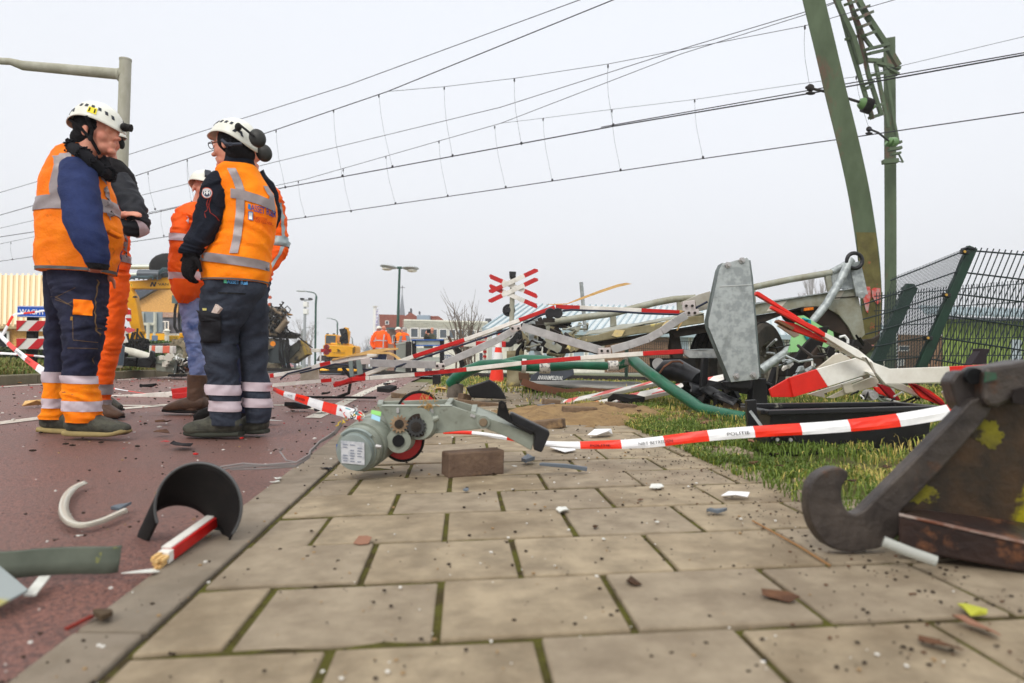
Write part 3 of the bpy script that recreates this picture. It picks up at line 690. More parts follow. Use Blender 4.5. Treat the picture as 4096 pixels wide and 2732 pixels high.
def bare_tree(lab,x,ybase,ytop,d,seed,cat='tree',name='bare_tree',spread=.5,levels=6,r0=None,m=None,stems=1,group=None,fine=1):
    rd=random.Random(seed); b=P(x,ybase,d); H=(ybase-ytop)*d/FPX
    T=thing(name,lab,cat,b,group); tr=MB(); cr=MB(); m=m or mat('bark',(110,98,86),.9,col2=(88,78,68),scale=5)
    r0=r0 or H*.018
    def grow(p,dv,L,r,lev):
        q=p+dv*L; pts=[p,(p+q)/2+V(rd.gauss(0,.03),rd.gauss(0,.03),0)*L,q]; (tr if lev<2 else cr).tube(pts,[r,r*.85,r*.65],5 if lev<2 else 3,caps=False)
        if lev>=levels: return
        for k in range(rd.choice((2,3,3))if lev else 4):
            w=V(rd.gauss(0,1),rd.gauss(0,1),rd.gauss(0,.5)); n_=(dv+w.normalized()*spread*rd.uniform(.6,1.3)+V(0,0,.12)).normalized()
            grow(p+(q-p)*rd.uniform(.55,1),n_,L*rd.uniform(.6,.82),r*.58,lev+1)
    for s in range(stems):
        dv=V(rd.gauss(0,.12)*(stems>1),rd.gauss(0,.1)*(stems>1),1).normalized(); grow(b+V(rd.uniform(-.3,.3)*(stems>1),0,0),dv,H*(.3 if stems==1 else rd.uniform(.3,.42)),r0,0 if stems==1 else 1)
    if tr.v: obj('trunk',tr,m,T,smooth=60)
    obj('crown',cr,m,T,recalc=False)
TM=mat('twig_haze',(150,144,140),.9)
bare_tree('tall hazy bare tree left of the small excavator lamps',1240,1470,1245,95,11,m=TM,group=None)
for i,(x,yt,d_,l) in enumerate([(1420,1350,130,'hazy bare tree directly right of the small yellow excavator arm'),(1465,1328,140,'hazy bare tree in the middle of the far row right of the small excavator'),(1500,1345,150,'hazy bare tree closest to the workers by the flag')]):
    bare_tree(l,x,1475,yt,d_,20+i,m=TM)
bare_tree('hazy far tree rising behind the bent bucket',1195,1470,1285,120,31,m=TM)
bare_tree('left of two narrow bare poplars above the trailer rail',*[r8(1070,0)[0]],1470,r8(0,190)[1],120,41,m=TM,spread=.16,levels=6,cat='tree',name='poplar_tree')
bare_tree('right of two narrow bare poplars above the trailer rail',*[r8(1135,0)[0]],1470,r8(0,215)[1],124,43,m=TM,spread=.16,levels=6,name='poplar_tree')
# tall twiggy shrub
def twigs(lab,x,yb,d,shoots,seed,m):
    rd=random.Random(seed); b=P(x,yb,d); T=thing('twiggy_shrub',lab,'shrub',b); mb=MB()
    for (X,Y) in shoots:
        t=P(*r5(X,Y),d); s=b+V(rd.uniform(-.35,.35),rd.uniform(-.2,.2),0); m1=s+(t-s)*.5+V(rd.uniform(-.15,.15),0,0); mb.tube([s,m1,t],[.035,.022,.006],5)
        for k in range(9):
            u=rd.uniform(.15,.9); p=s+(m1-s)*u*2 if u<.5 else m1+(t-m1)*(u-.5)*2; q=p+V(rd.uniform(-.5,.5),rd.uniform(-.3,.3),rd.uniform(.2,.7)); mb.tube([p,(p+q)/2+V(0,0,-.05),q],[.01,.007,.003],3)
    obj('stem',mb,m,T)
twigs('tall leafless shrub with upright shoots in front of the office',r5(1720,0)[0],1480,22,[(1555,620),(1590,545),(1600,560),(1640,640),(1660,670),(1720,575),(1800,535),(1835,595),(1760,670),(1900,670),(1920,700),(1530,640),(1850,660),(1700,620)],5,mat('twig',(112,98,84),.9))
# ================= lamps
LAMPG=mat('lamp_green',(24,74,58),.5); LAMPH=mat('lamp_head_grey',(178,182,184),.4,.1)
def lamp(lab,pole,arm,head,d,r=.07):
    T=thing('street_lamp',lab,'street lamp',P(*pole[0],d)); mb=MB(); mb.tube([P(*p,d) for p in pole+arm],[r]*len(pole)+[r*.5]*len(arm),8); obj('pole',mb,LAMPG,T,smooth=40)
    a,b=head; mb=MB(); p,q=P(*a,d),P(*b,d); L=(q-p).length; mb.tube([p,p+(q-p)*.3+V(0,0,.04),p+(q-p)*.75+V(0,0,.03),q],[.05,L*.11,L*.10,.03],8); obj('lamp_head',mb,LAMPH,T,smooth=40)
lamp('tall green street lamp with a curved arm left of the small excavator',[r5(157,1260),r5(165,560),r5(171,490)],[r5(165,462),r5(140,445),r5(70,433)],(r5(72,433),r5(-40,428)),60,.09)
lamp('distant street lamp rising above the small excavator cab',[r5(390,1000),r5(391,760)],[r5(385,742),r5(362,728),r5(325,718)],(r5(330,718),r5(275,712)),95,.1)
lamp('far faint street lamp behind the camera mast',[r5(15,1200),r5(20,860)],[r5(28,832),r5(50,818),r5(70,812)],(r5(65,812),r5(112,812)),120,.1)
lamp('smallest faint street lamp right of the excavator arm',[r5(547,1100),r5(548,940)],[r5(543,918),r5(530,908)],(r5(535,908),r5(505,905)),130,.1)
T=thing('street_lamp','tall green lamp post with two flat grey heads above the workers','street lamp',P(*r5(1010,1260),48))
mb=MB(); mb.tube([P(*r5(1012,1260),48),P(*r5(1022,800),48),P(*r5(1041,176),48)],[.12,.10,.08],10); mb.tube([P(*r5(1015,185),48),P(*r5(1065,185),48)],.09,8); obj('pole',mb,LAMPG,T,smooth=40)
for a,b in ((1018,836),(1064,1244)):
    y0,y1=(188,165) if a<1040 else (188,195); p,q=P(*r5(a,y0),48),P(*r5(b,y1),48); mb=MB(); vs=[]
    for i in range(9):
        u=i/8; w=[.12,.35,.5,.55,.58,.58,.52,.4,.1][i]; c=p+(q-p)*u
        for j in range(10):
            t=2*math.pi*j/10; vs.append(c+V(0,math.cos(t)*w,(math.sin(t)*.26+.05)*w*1.1))
    mb.grid(vs,9,10,0,True); h=obj('lamp_head',mb,LAMPH,T,smooth=60)
    mb=MB(); mb.ell(p+(q-p)*.6-V(0,0,.16),((q-p).length*.3,.4,.1)); obj('lens',mb,mat('lamp_lens',(236,232,220),.2),h,smooth=60)
# camera mast
T=thing('camera_mast','slim grey mast with two cabinets and two cameras on top','camera mast',P(*r5(38,1250),58))
mb=MB(); mb.tube([P(*r5(38,1270),58),P(*r5(55,520),58)],[.16,.1],8); mb.bar(P(*r5(8,520),58),P(*r5(108,522),58),.12); obj('pole',mb,mat('mast_grey',(168,172,176),.5,.2),T,smooth=40)
for Y in (540,615): obj('cabinet',MB().plate(rc(*r5(32,Y),*r5(75,Y+53)),57.8,.5),WFR,T,bevel=.02)
for X in (0,85): obj('camera',MB().plate(rc(*r5(X,500),*r5(X+30,518)),57.8,.5),BLKM,T)
# flag
T=thing('banner_flag','white pole with narrow white banner flag beside the workers','flag',P(*r5(780,1250),40))
mb=MB(); mb.tube([P(*r5(776,1280),40),P(*r5(784,590),40)],.1,8); mb.cyl(P(*r5(784,592),40),P(*r5(784,585),40),.18); obj('pole',mb,WFR,T,smooth=40)
mb=MB(); vs=[]
for i in range(12):
    for j in range(5): vs.append(P(*r5(790+j*(9+i*.2),618+i*26),40+.15*math.sin(i*.7+j)))
mb.grid(vs,12,5); fl=obj('cloth',mb,mat('flag_cloth',(226,226,236),.8),T,solid=.02)
p=P(*r5(815,640),39.7); lettering('F R A M E R K',p,P(*r5(812,860),39.7)-p,P(*r5(795,640),39.7)-p,mat('flag_ink',(150,140,190),.8),T)
# far cars and people
def far_person(lab,x,y0,y1,d,cols,seed):
    T=thing('person',lab,'person',P(x,y1,d)); h=(y1-y0); mb=MB()
    Loft(d,[(x-h*.07,y1,h*.05),(x-h*.06,y1-h*.25,h*.06),(x-h*.02,y1-h*.5,h*.09),(x,y1-h*.62,h*.12),(x,y1-h*.8,h*.12),(x,y1-h*.86,h*.045)],sq=2).mesh(mb,14,10)
    Loft(d,[(x+h*.07,y1,h*.05),(x+h*.06,y1-h*.25,h*.06),(x+h*.02,y1-h*.5,h*.08)],sq=2).mesh(mb,8,8); mb.ell(P(x,y1-h*.93,d),(h*.065*d/FPX,h*.065*d/FPX,h*.08*d/FPX))
    for s in(-1,1): Loft(d,[(x+s*h*.1,y1-h*.8,h*.04),(x+s*h*.15,y1-h*.6,h*.04),(x+s*h*.13,y1-h*.45,h*.035)],sq=2).mesh(mb,8,8)
    obj('body',mb,cols,T,smooth=60)
far_person('far person in dark coat walking left of the street lamp',1180,1446,1477,150,mat('coat_dark',(50,52,66),.8),1)
far_person('far person in a teal jacket beside the red car',1142,1446,1477,152,mat('coat_teal',(60,120,140),.8),2)
def far_car(lab,x,y,w,d,m,seed):
    T=thing('parked_car',lab,'car',P(x,y,d)); s=w/2
    mb=MB(); mb.prism([P(x-s,y-4,d),P(x+s,y-4,d),P(x+s,y-w*.2,d),P(x+s*.7,y-w*.24,d),P(x+s*.45,y-w*.38,d),P(x-s*.5,y-w*.38,d),P(x-s*.85,y-w*.22,d),P(x-s,y-w*.2,d)],(0,4,0)); obj('body',mb,m,T,bevel=.1)
    mb=MB()
    for k in(-.6,.6): c=P(x+s*k,y-3,d-.05); mb.cyl(c,c+V(0,.3,0),.35)
    obj('wheel',mb,RUB,T); obj('windscreen',MB().plate([(x-s*.7,y-w*.23),(x+s*.6,y-w*.23),(x+s*.4,y-w*.35),(x-s*.45,y-w*.35)],d-.06,.05),GLASS,T)
far_car('far red car beyond the crossing',1128,1472,52,160,mat('car_red',(200,50,60),.3),1)
far_car('far white van just right of the red car',1168,1468,40,190,WFR,2)
far_car('far pale car nearest the excavator',1225,1470,34,185,mat('car_silver',(190,196,204),.3),2)
# far crossing boom (white/red) at left middle
def boom(name,lab,path,th,segs,d,cat='barrier boom',mats=None,group=None,dep=None,rnd=False,par=None):
    """path px polyline, segs: fractions where the colour changes; starts white if first mat 0"""
    ds=d if isinstance(d,(list,tuple)) else [d]*len(path)
    pts=[P(x,y,k) for (x,y),k in zip(path,ds)]; L=[0]
    for a,b in zip(pts,pts[1:]): L.append(L[-1]+(b-a).length)
    def at(u):
        l=u*L[-1]; k=0
        while k<len(L)-2 and l>L[k+1]: k+=1
        return pts[k]+(pts[k+1]-pts[k])*((l-L[k])/(L[k+1]-L[k]))
    cuts=sorted(set([0,1]+[s for s,_ in segs]+[l/L[-1] for l in L])); mb=MB()
    for a,b in zip(cuts,cuts[1:]):
        if b-a<1e-4: continue
        mi=[m for s,m in segs if s<=a+1e-5][-1]; mb.bar(at(a),at(b),dep or th,th,mi=mi)
    if par: return obj(name,mb,mats or [WHITE,RED],par,bevel=th*.08)
    return obj(name,mb,mats or [WHITE,RED],label=lab,cat=cat,group=group,bevel=th*.08)
def fx(x0,x1,l): return [((x-x0)/(x1-x0),m) for x,m in l]
T=thing('crossing_barrier','lowered white and red crossing barrier left of the small excavator','barrier',P(*r5(60,1200),26))
boom('boom','',[r5(40,1045),r5(325,1053)],.13,fx(40,325,[(40,0),(83,1),(120,0),(222,1)]),26,par=T)
mb=MB(); mb.bar(P(*r5(215,1050),26),P(*r5(212,1270),26),.05); mb.bar(P(*r5(95,1060),26),P(*r5(85,1260),26),.04); obj('post',mb,WFR,T)
for X,Y in ((285,1012),(283,1072),(30,995)):
    mb=MB(); mb.cyl(P(*r5(X,Y),25.9),P(*r5(X,Y),25.9)-V(0,.15,0),.09,.09); obj('lamp',mb,mat('signal_lamp_red',(120,20,24),.3),T,smooth=40)
T=thing('crossing_barrier','raised end of the white and red boom in front of the office building','barrier',P(*r5(1930,1190),13))
boom('boom','',[r5(1560,980),r5(2150,985)],.105,fx(1560,2150,[(1560,0),(1610,1),(1710,0),(1840,1),(1960,0),(2080,1)]),13,par=T)
mb=MB(); mb.bar(P(*r5(1938,890),13.1),P(*r5(1928,1195),13.1),.045); obj('post',mb,WHITE,T)
mb=MB()
for k in range(6): mb.bar(P(*r5(1937-k*1.5,900+k*50),13.05),P(*r5(1936-k*1.5,925+k*50),13.05),.05)
obj('stripe',mb,RED,T)
# level crossing sign
d=15.5
T=thing('crossing_sign','level crossing post with two stacked red and white crosses and a black lamp disc','crossing sign',P(2048,1500,d))
mb=MB(); mb.tube([P(*r5(2200,1330),d),P(*r5(2212,740),d),P(*r5(2223,290),d)],.055,14); obj('post',mb,CONC,T,smooth=40)
mb=MB(); mb.plate([r5(2190,285),r5(2255,285),r5(2258,225),r5(2185,222)],d-.15,.25); mb.plate([r5(2200,305),r5(2248,305),r5(2248,285),r5(2200,285)],d-.1,.2); obj('bell_box',mb,BLK,T,bevel=.01)
def blade(a,b,dz,w=46):
    ax,ay=a;bx,by=b; L=math.hypot(bx-ax,by-ay); ux,uy=(bx-ax)/L,(by-ay)/L; nx,ny=-uy*w/2,ux*w/2
    def q(t,s): return r5(ax+ux*L*t+nx*s,ay+uy*L*t+ny*s)
    o=MB()
    for t0,t1,mi in ((0,.27,1),(.27,.73,0),(.73,1,1)):
        pts=[q(t0,1),q(t1,1),q(t1,-1),q(t0,-1)]
        if t0==0: pts=[q(t0+.04,1),q(t1,1),q(t1,-1),q(t0,-1),q(t0-.01,0)]
        if t1==1: pts=[q(t0,1),q(t1,1),q(t1+.01,0),q(t1-.04,-1),q(t0,-1)]
        o.plate(pts,d+dz,.02,mi)
    return obj('blade',o,[WHITE,RED],T)
blade((1980,272),(2480,485),-.09); blade((1975,540),(2480,300),-.13); blade((1980,375),(2480,590),-.11); blade((1980,440),(2480,205),-.15)
c=P(*r5(2182,630),d+.08); mb=MB(); mb.cyl(c+V(0,.02,0),c+V(0,.04,0),.37*.38,None,28); w_=(P(*r5(2250,630),d)-P(*r5(2116,630),d)).length/2
mb=MB(); mb.cyl(c,c+V(0,.03,0),w_,None,32); mb.cyl(c-V(.02,.12,0),c,.06,.09); obj('lamp_disc',mb,BLK,T,smooth=40)
# barrier mechanism in black at its base
T=thing('barrier_drive','black crossing barrier drive cabinet at the foot of the crossing sign','barrier drive',P(*r5(2270,1100),13.5))
obj('housing',MB().plate([r5(2195,980),r5(2330,960),r5(2330,790),r5(2300,780),r5(2190,850)],13.5,.5),BLK,T,bevel=.02)
obj('arm',MB().plate([r5(2130,1015),r5(2210,1010),r5(2290,930),r5(2300,870),r5(2250,850),r5(2180,960),r5(2125,955)],13.2,.25),BLK,T,bevel=.02)
mb=MB(); mb.tube([P(*r5(2180,935),13.1),P(*r5(2215,915),13.1),P(*r5(2250,860),13.1),P(*r5(2330,800),13.1)],.012,6); obj('conduit',mb,ALU,T,smooth=40)
# traffic cone
d=11.8
T=thing('traffic_cone','tall orange and white traffic cone standing beyond the wooden boards','traffic cone',P(*r5(2050,1395),d))
b=P(*r5(2050,1392),d); t=P(*r5(2086,855),d); ax=t-b; w0=(P(*r5(2125,1392),d)-P(*r5(1965,1392),d)).length/2
prof=[(0,1.0,1),(.32,.82,1),(.37,.76,0),(.60,.52,0),(.605,.52,1),(.79,.36,1),(.80,.36,0),(.80,.36,1),(1,.14,1)]
def conepart(a,bq,mi): 
    f=lambda u:w0*(1-.84*u); return MB().cyl(b+ax*a,b+ax*bq,f(a),f(bq),28)
CO=mat('cone_orange',(235,50,24),.5); CW=mat('cone_white',(228,226,224),.4)
obj('cone_body',conepart(0,1,0),CO,T,smooth=40)
for a,q in ((.38,.60),(.70,.83)):
    f=lambda u:w0*(1-.84*u)+.004
    obj('reflective_sleeve',MB().cyl(b+ax*a,b+ax*q,f(a),f(q),28,caps=False),CW,T,smooth=40)
mb=MB(); mb.cyl(t-V(0,0,.02),t+V(0,0,.06),.05); obj('cap',mb,BLK,T,smooth=40); obj('foot',MB().box(b-V(0,0,.0),(w0*2.6,w0*2.6,.05)),BLKM,T,bevel=.01)
# fences by the photographer
BLU=mat('blue_rail',(24,96,178),.4); PLK=mat('grey_plank',(176,180,168),.7,col2=(152,156,144),scale=5)
d=18.5
T=thing('planked_barrier','grey planked railing with a blue top bar on dark posts in front of the photographer','railing',P(*r5(1330,1275),d))
for X in (1190,1482): obj('post',MB().plate(rc(*r5(X-22,938),*r5(X+22,1278)),d,.12),BLKM,T,bevel=.01)
for y0,y1 in ((945,1000),(1025,1068),(1120,1172)): obj('plank',MB().plate(rc(*r5(1208,y0),*r5(1466,y1)),d+.02,.05),PLK,T)
obj('rail',MB().plate(rc(*r5(1160,934),*r5(1500,944)),d-.03,.2),BLU,T); obj('rail',MB().plate(rc(*r5(1208,992),*r5(1466,1002)),d-.02,.08),BLU,T)
obj('bolt',MB().cyl(P(*r5(1190,965),d-.02),P(*r5(1190,965),d-.04),.03),ALU,T)
T=thing('bar_fence','galvanised vertical bar fence beside the planked railing','fence',P(*r5(1070,1275),18))
mb=MB()
for i in range(17): X=1010+i*7.4; mb.bar(P(*r5(X,990-i*1.6),18),P(*r5(X,1268),18),.022)
mb.bar(P(*r5(1000,985),18),P(*r5(1140,960),18),.05); mb.bar(P(*r5(1000,1262),18),P(*r5(1140,1272),18),.04); obj('bars',mb,mat('fence_grey',(160,162,152),.5,.3),T)
mb=MB(); mb.bar(P(*r5(1136,958),17.9),P(*r5(1132,1275),17.9),.12,.1); obj('post',mb,STEELD,T)
T=thing('warning_triangle','grey back of a triangular road sign left of the workers','road sign',P(*r5(708,1180),30))
mb=MB(); mb.plate([r5(668,1060),r5(745,1060),r5(707,1003)],30,.03); obj('plate',mb,mat('sign_back',()),T); mb=MB(); mb.bar(P(*r5(707,1010),30.1),P(*r5(705,1270),30.1),.06); obj('post',mb,ALU,T)
# rear green fences on the right (distance 20) as panels
def mesh_panel(T,a,b,c,e,nv,nh,rw,rh,dbl=True,ext=0,name='mesh_panel',m=None):
    """a bottom-left, b bottom-right, c top-right, e top-left world corners"""
    mb=MB()
    for i in range(nv+1):
        u=i/nv; p=a+(b-a)*u; q=e+(c-e)*u; mb.bar(p,q+(q-p).normalized()*ext,rw)
    for j in range(nh+1):
        v=j/nh; p=a+(e-a)*v; q=b+(c-b)*v; mb.bar(p+V(0,-rw,0),q+V(0,-rw,0),rh)
        if dbl: mb.bar(p+V(0,rw,0),q+V(0,rw,0),rh)
    return obj(name,mb,m or WIRE,T)
d=16
T=thing('mesh_fence','green wire mesh fence running behind the trailer wheels','fence',P(2600,1470,d))
mesh_panel(T,P(2480,1490,d),P(3250,1500,d),P(3250,1372,d),P(2480,1362,d),90,4,.008,.012,False)
for X in (2505,2690,2930,3200):
    mb=MB(); mb.bar(P(X,1530,d-.04),P(X+2,1355,d-.04),.07); obj('post',mb,GRNF,T)
# dark bent post right of the fence railing
T=thing('bent_post','rusty bent steel post leaning in the scrub behind the boards','post',P(*r5(1700,1225),12.5))
mb=MB(); mb.bar(P(*r5(1550,900),12.5),P(*r5(1700,1225),12.5),.06,.05); obj('shaft',mb,RUST,T); mb=MB(); mb.bar(P(*r5(1655,1045),12.4),P(*r5(1700,1220),12.4),.1,.08); mb.bar(P(*r5(1620,1045),12.4),P(*r5(1665,1030),12.4),.05); obj('sleeve',mb,BLKM,T)
T=thing('marker_post','short black marker post in the grass below the boards','post',P(*r5(1422,1415),9.5))
mb=MB(); mb.plate([r5(1385,1415),r5(1465,1415),r5(1468,1300),r5(1383,1300)],9.5,.1); obj('shaft',mb,BLK,T,bevel=.01)
# ================= small yellow excavator in the middle (seen from behind)
d=44; YL=mat('machine_yellow',())
T=thing('excavator','small yellow excavator seen from behind on the far side of the crossing','excavator',P(*r5(410,1270),d))
q5=lambda x0,y0,x1,y1:rc(*r5(x0,y0),*r5(x1,y1))
obj('counterweight',MB().plate([r5(248,1118),r5(580,1122),r5(584,1010),r5(572,1000),r5(250,990),r5(238,1000)],d,1.4),YL,T,bevel=.12)
obj('engine_hood',MB().plate([r5(318,992),r5(516,998),r5(512,975),r5(318,967)],d+.2,1.2),YL,T,bevel=.05)
o=obj('cab',MB().plate([r5(258,990),r5(390,990),r5(390,895),r5(380,884),r5(268,882),r5(260,890)],d+.6,1.4),YL,T,bevel=.06)
obj('window',MB().plate([r5(268,977),r5(368,977),r5(372,896),r5(272,892)],d+.56,.05),GLASS,o)
for X in (288,355):
    mb=MB(); mb.cyl(P(*r5(X,884),d+1),P(*r5(X,870),d+1),.09,.07); obj('beacon',mb,STEELD,T)
mb=MB()
for k,(x0,y0,x1,y1) in enumerate([(455,970,420,830),(470,970,440,825),(480,970,462,820),(495,970,478,830)]): mb.tube([P(*r5(x0,y0),d+.2),P(*r5((x0+x1)/2+4,(y0+y1)/2),d),P(*r5(x1,y1),d+.3)],.07,6)
rd=random.Random(3)
for i in range(26): X,Y=rd.uniform(425,485),rd.uniform(850,965); mb.ell(P(*r5(X,Y),d+rd.uniform(-.1,.3)),(.09,.08,.12),n=6,m=4)
obj('hydraulics',mb,BLKM,T,smooth=60)
mb=MB(); mb.plate([r5(478,975),r5(500,975),r5(512,860),r5(508,842),r5(495,840),r5(498,812),r5(470,806),r5(455,812),r5(456,826),r5(480,832),r5(486,868)],d+.5,.5); obj('boom',mb,YL,T,bevel=.04)
for x0 in (242,548):
    mb=MB()
    for k in range(3): mb.plate([r5(x0,1085-k*22),r5(x0+28,1060-k*22),r5(x0+28,1050-k*22),r5(x0,1075-k*22)],d-.05,.04)
    obj('hazard_stripe',mb,BLK,T)
p=P(*r5(340,1078),d-.06); lettering('www.vandenheuvel.nl',p,P(*r5(468,1080),d-.06)-p,P(*r5(340,1064),d-.06)-p,mat('decal_brown',(110,84,20),.6),T)
mb=MB(); mb.plate([r5(383,1060),r5(424,1060),r5(420,1052),r5(405,1036),r5(388,1034),r5(384,1042),r5(398,1050)],d-.06,.03); obj('logo',mb,mat('decal_brown',()),T)
p=P(*r5(388,990),d+.1); obj('number_plate',MB().plate(q5(374,972,458,992),d+.12,.05),mat('plate_yellow',(240,196,40),.5),T); lettering('TGL-10-D',P(*r5(384,989),d+.08),P(*r5(454,990),d+.08)-P(*r5(384,989),d+.08),V(0,0,.2),INK,T)
obj('chassis',MB().plate([r5(240,1235),r5(575,1235),r5(570,1125),r5(262,1120)],d+.1,2),STEELD,T,bevel=.05)
for x0,x1 in ((225,290),(520,590)): obj('track',MB().plate(q5(x0,1165,x1,1262),d-.1,3),RUB,T,bevel=.15)
mb=MB(); mb.cyl(P(*r5(238,1158),d-.3),P(*r5(238,1102),d-.3),.42,.2); obj('outrigger',mb,STEELD,T)
obj('dozer_blade',MB().plate([r5(390,1292),r5(590,1296),r5(592,1246),r5(392,1236)],18,.15),YL,label='yellow metal panel lying on the crossing deck below the small excavator',cat='metal panel',bevel=.02)
mb=MB(); mb.bar(P(*r5(200,1292),18.2),P(*r5(390,1285),18.2),.14,.1); mb.tube([P(*r5(225,1275),18.1),P(*r5(290,1290),18)],.1,10); obj('bumper_part',mb,YL,label='yellow bumper piece with grey pipe left of the metal panel',cat='bumper')
obj('deck_scrap',MB().plate([r5(420,1300),r5(520,1302),r5(505,1268),r5(460,1275),r5(445,1252)],16.8,.3),BLK,label='torn black scrap in front of the yellow metal panel',cat='scrap')
# ================= left excavator (yellow arm) d ~ 12
d=26.0; MB.K=2.06
T=thing('excavator','large wheeled excavator with yellow boom behind the worker in jeans','excavator',P(*f7(900,1300),d))
F=lambda X,Y,o=0:P(*f7(X,Y),d+o*2)
def fp(pts,o,th,m,name,par=None,**k): return obj(name,MB().plate([f7(*p) for p in pts],d+o,th),m,par or T,**k)
bm=fp([(110,455),(700,455),(1000,470),(1300,640),(1300,560),(1010,330),(690,265),(600,292),(500,330),(380,352),(170,365),(100,370)],0,.35,YL,'boom',bevel=.03)
fp([(125,450),(200,440),(265,540),(330,920),(345,960),(330,1000),(345,1120),(260,1080),(230,960),(185,830),(150,700)],-.15,.3,YL,'stick',bevel=.03)
p=F(536,417,-.03); lettering('VAN IMPELEN',p,F(905,417,-.03)-p,F(536,388,-.03)-p,INK,bm)
mb=MB(); mb.plate([f7(440,428),f7(452,430),f7(466,392),f7(482,428),f7(496,430),f7(514,376),f7(502,376),f7(488,412),f7(472,376),f7(458,376)],d-.03,.02); obj('logo',mb,INK,bm)
mb=MB(); mb.plate([f7(202,428),f7(243,428),f7(222,390)],d-.02,.015); w_=obj('warning_sign',mb,mat('decal_yellow',(250,214,60),.5),bm)
obj('warning_mark',MB().plate([f7(220,422),f7(225,422),f7(225,402),f7(220,402)],d-.03,.01),INK,w_)
mb=MB(); mb.tube([F(310,285,-.1),F(560,290,-.1)],.085,12); mb.tube([F(560,290),F(680,280)],.06,12); obj('hydraulic_cylinder',mb,mat('cylinder_grey',(84,90,96),.4,.3),T,smooth=40)
mb=MB(); mb.tube([F(150,290,-.1),F(310,290,-.1)],.035,10); mb.tube([F(150,198,.3),F(700,198,.3)],.045,10); obj('rod',mb,mat('rod_chrome',(200,206,190),.3,.3),T,smooth=40)
mb=MB(); rd=random.Random(5)
for i in range(5): mb.tube([F(170,340-i*3,-.15),F(260,320-i*2,-.18),F(420,330-i*4,-.18),F(530,300-i*5,-.15),F(590,250-i*8,-.1),F(700,232-i*3,-.1)],.018,6)
for i in range(3): mb.tube([F(190,350,-.2),F(215,318+i*8,-.25),F(260,330,-.2)],.016,6)
for k in range(7): mb.cyl(F(200+k*55,350,-.16),F(200+k*55,318,-.16),.015)
mb.tube([F(345,250,-.1),F(400,248,-.1),F(560,262,-.1)],.018,6)
obj('hose',mb,mat('hose_teal',(66,86,92),.4),T,smooth=40)
mb=MB(); c=F(650,200,.3); mb.ell(c,(.34,.2,.26)); obj('air_filter',mb,BLKM,T,smooth=60)
obj('work_light',MB().plate([f7(235,560),f7(278,560),f7(270,538),f7(240,545)],d-.3,.1),BLK,T)
# quick coupler and tangled linkage
mb=MB(); rd=random.Random(8)
for i in range(60):
    a=(rd.uniform(90,420),rd.uniform(1060,1165)); b=(a[0]+rd.uniform(-70,80),a[1]+rd.uniform(-30,35)); mb.bar(F(*a,rd.uniform(-.5,.2)),F(*b,rd.uniform(-.5,.2)),rd.uniform(.02,.06))
for i in range(10):
    x=rd.uniform(100,380); mb.tube([F(x,rd.uniform(900,1000),-.3),F(x+rd.uniform(-60,60),1040,-.4),F(x+rd.uniform(-60,80),1130,-.4)],.018,6)
obj('coupler',mb,BLKM,T,bevel=.01)
mb=MB(); mb.tube([F(320,1100,-.3),F(400,1125,-.3),F(700,1105,-.3),F(830,1090,-.3)],.02,8); obj('guard_rail',mb,RUST,T)
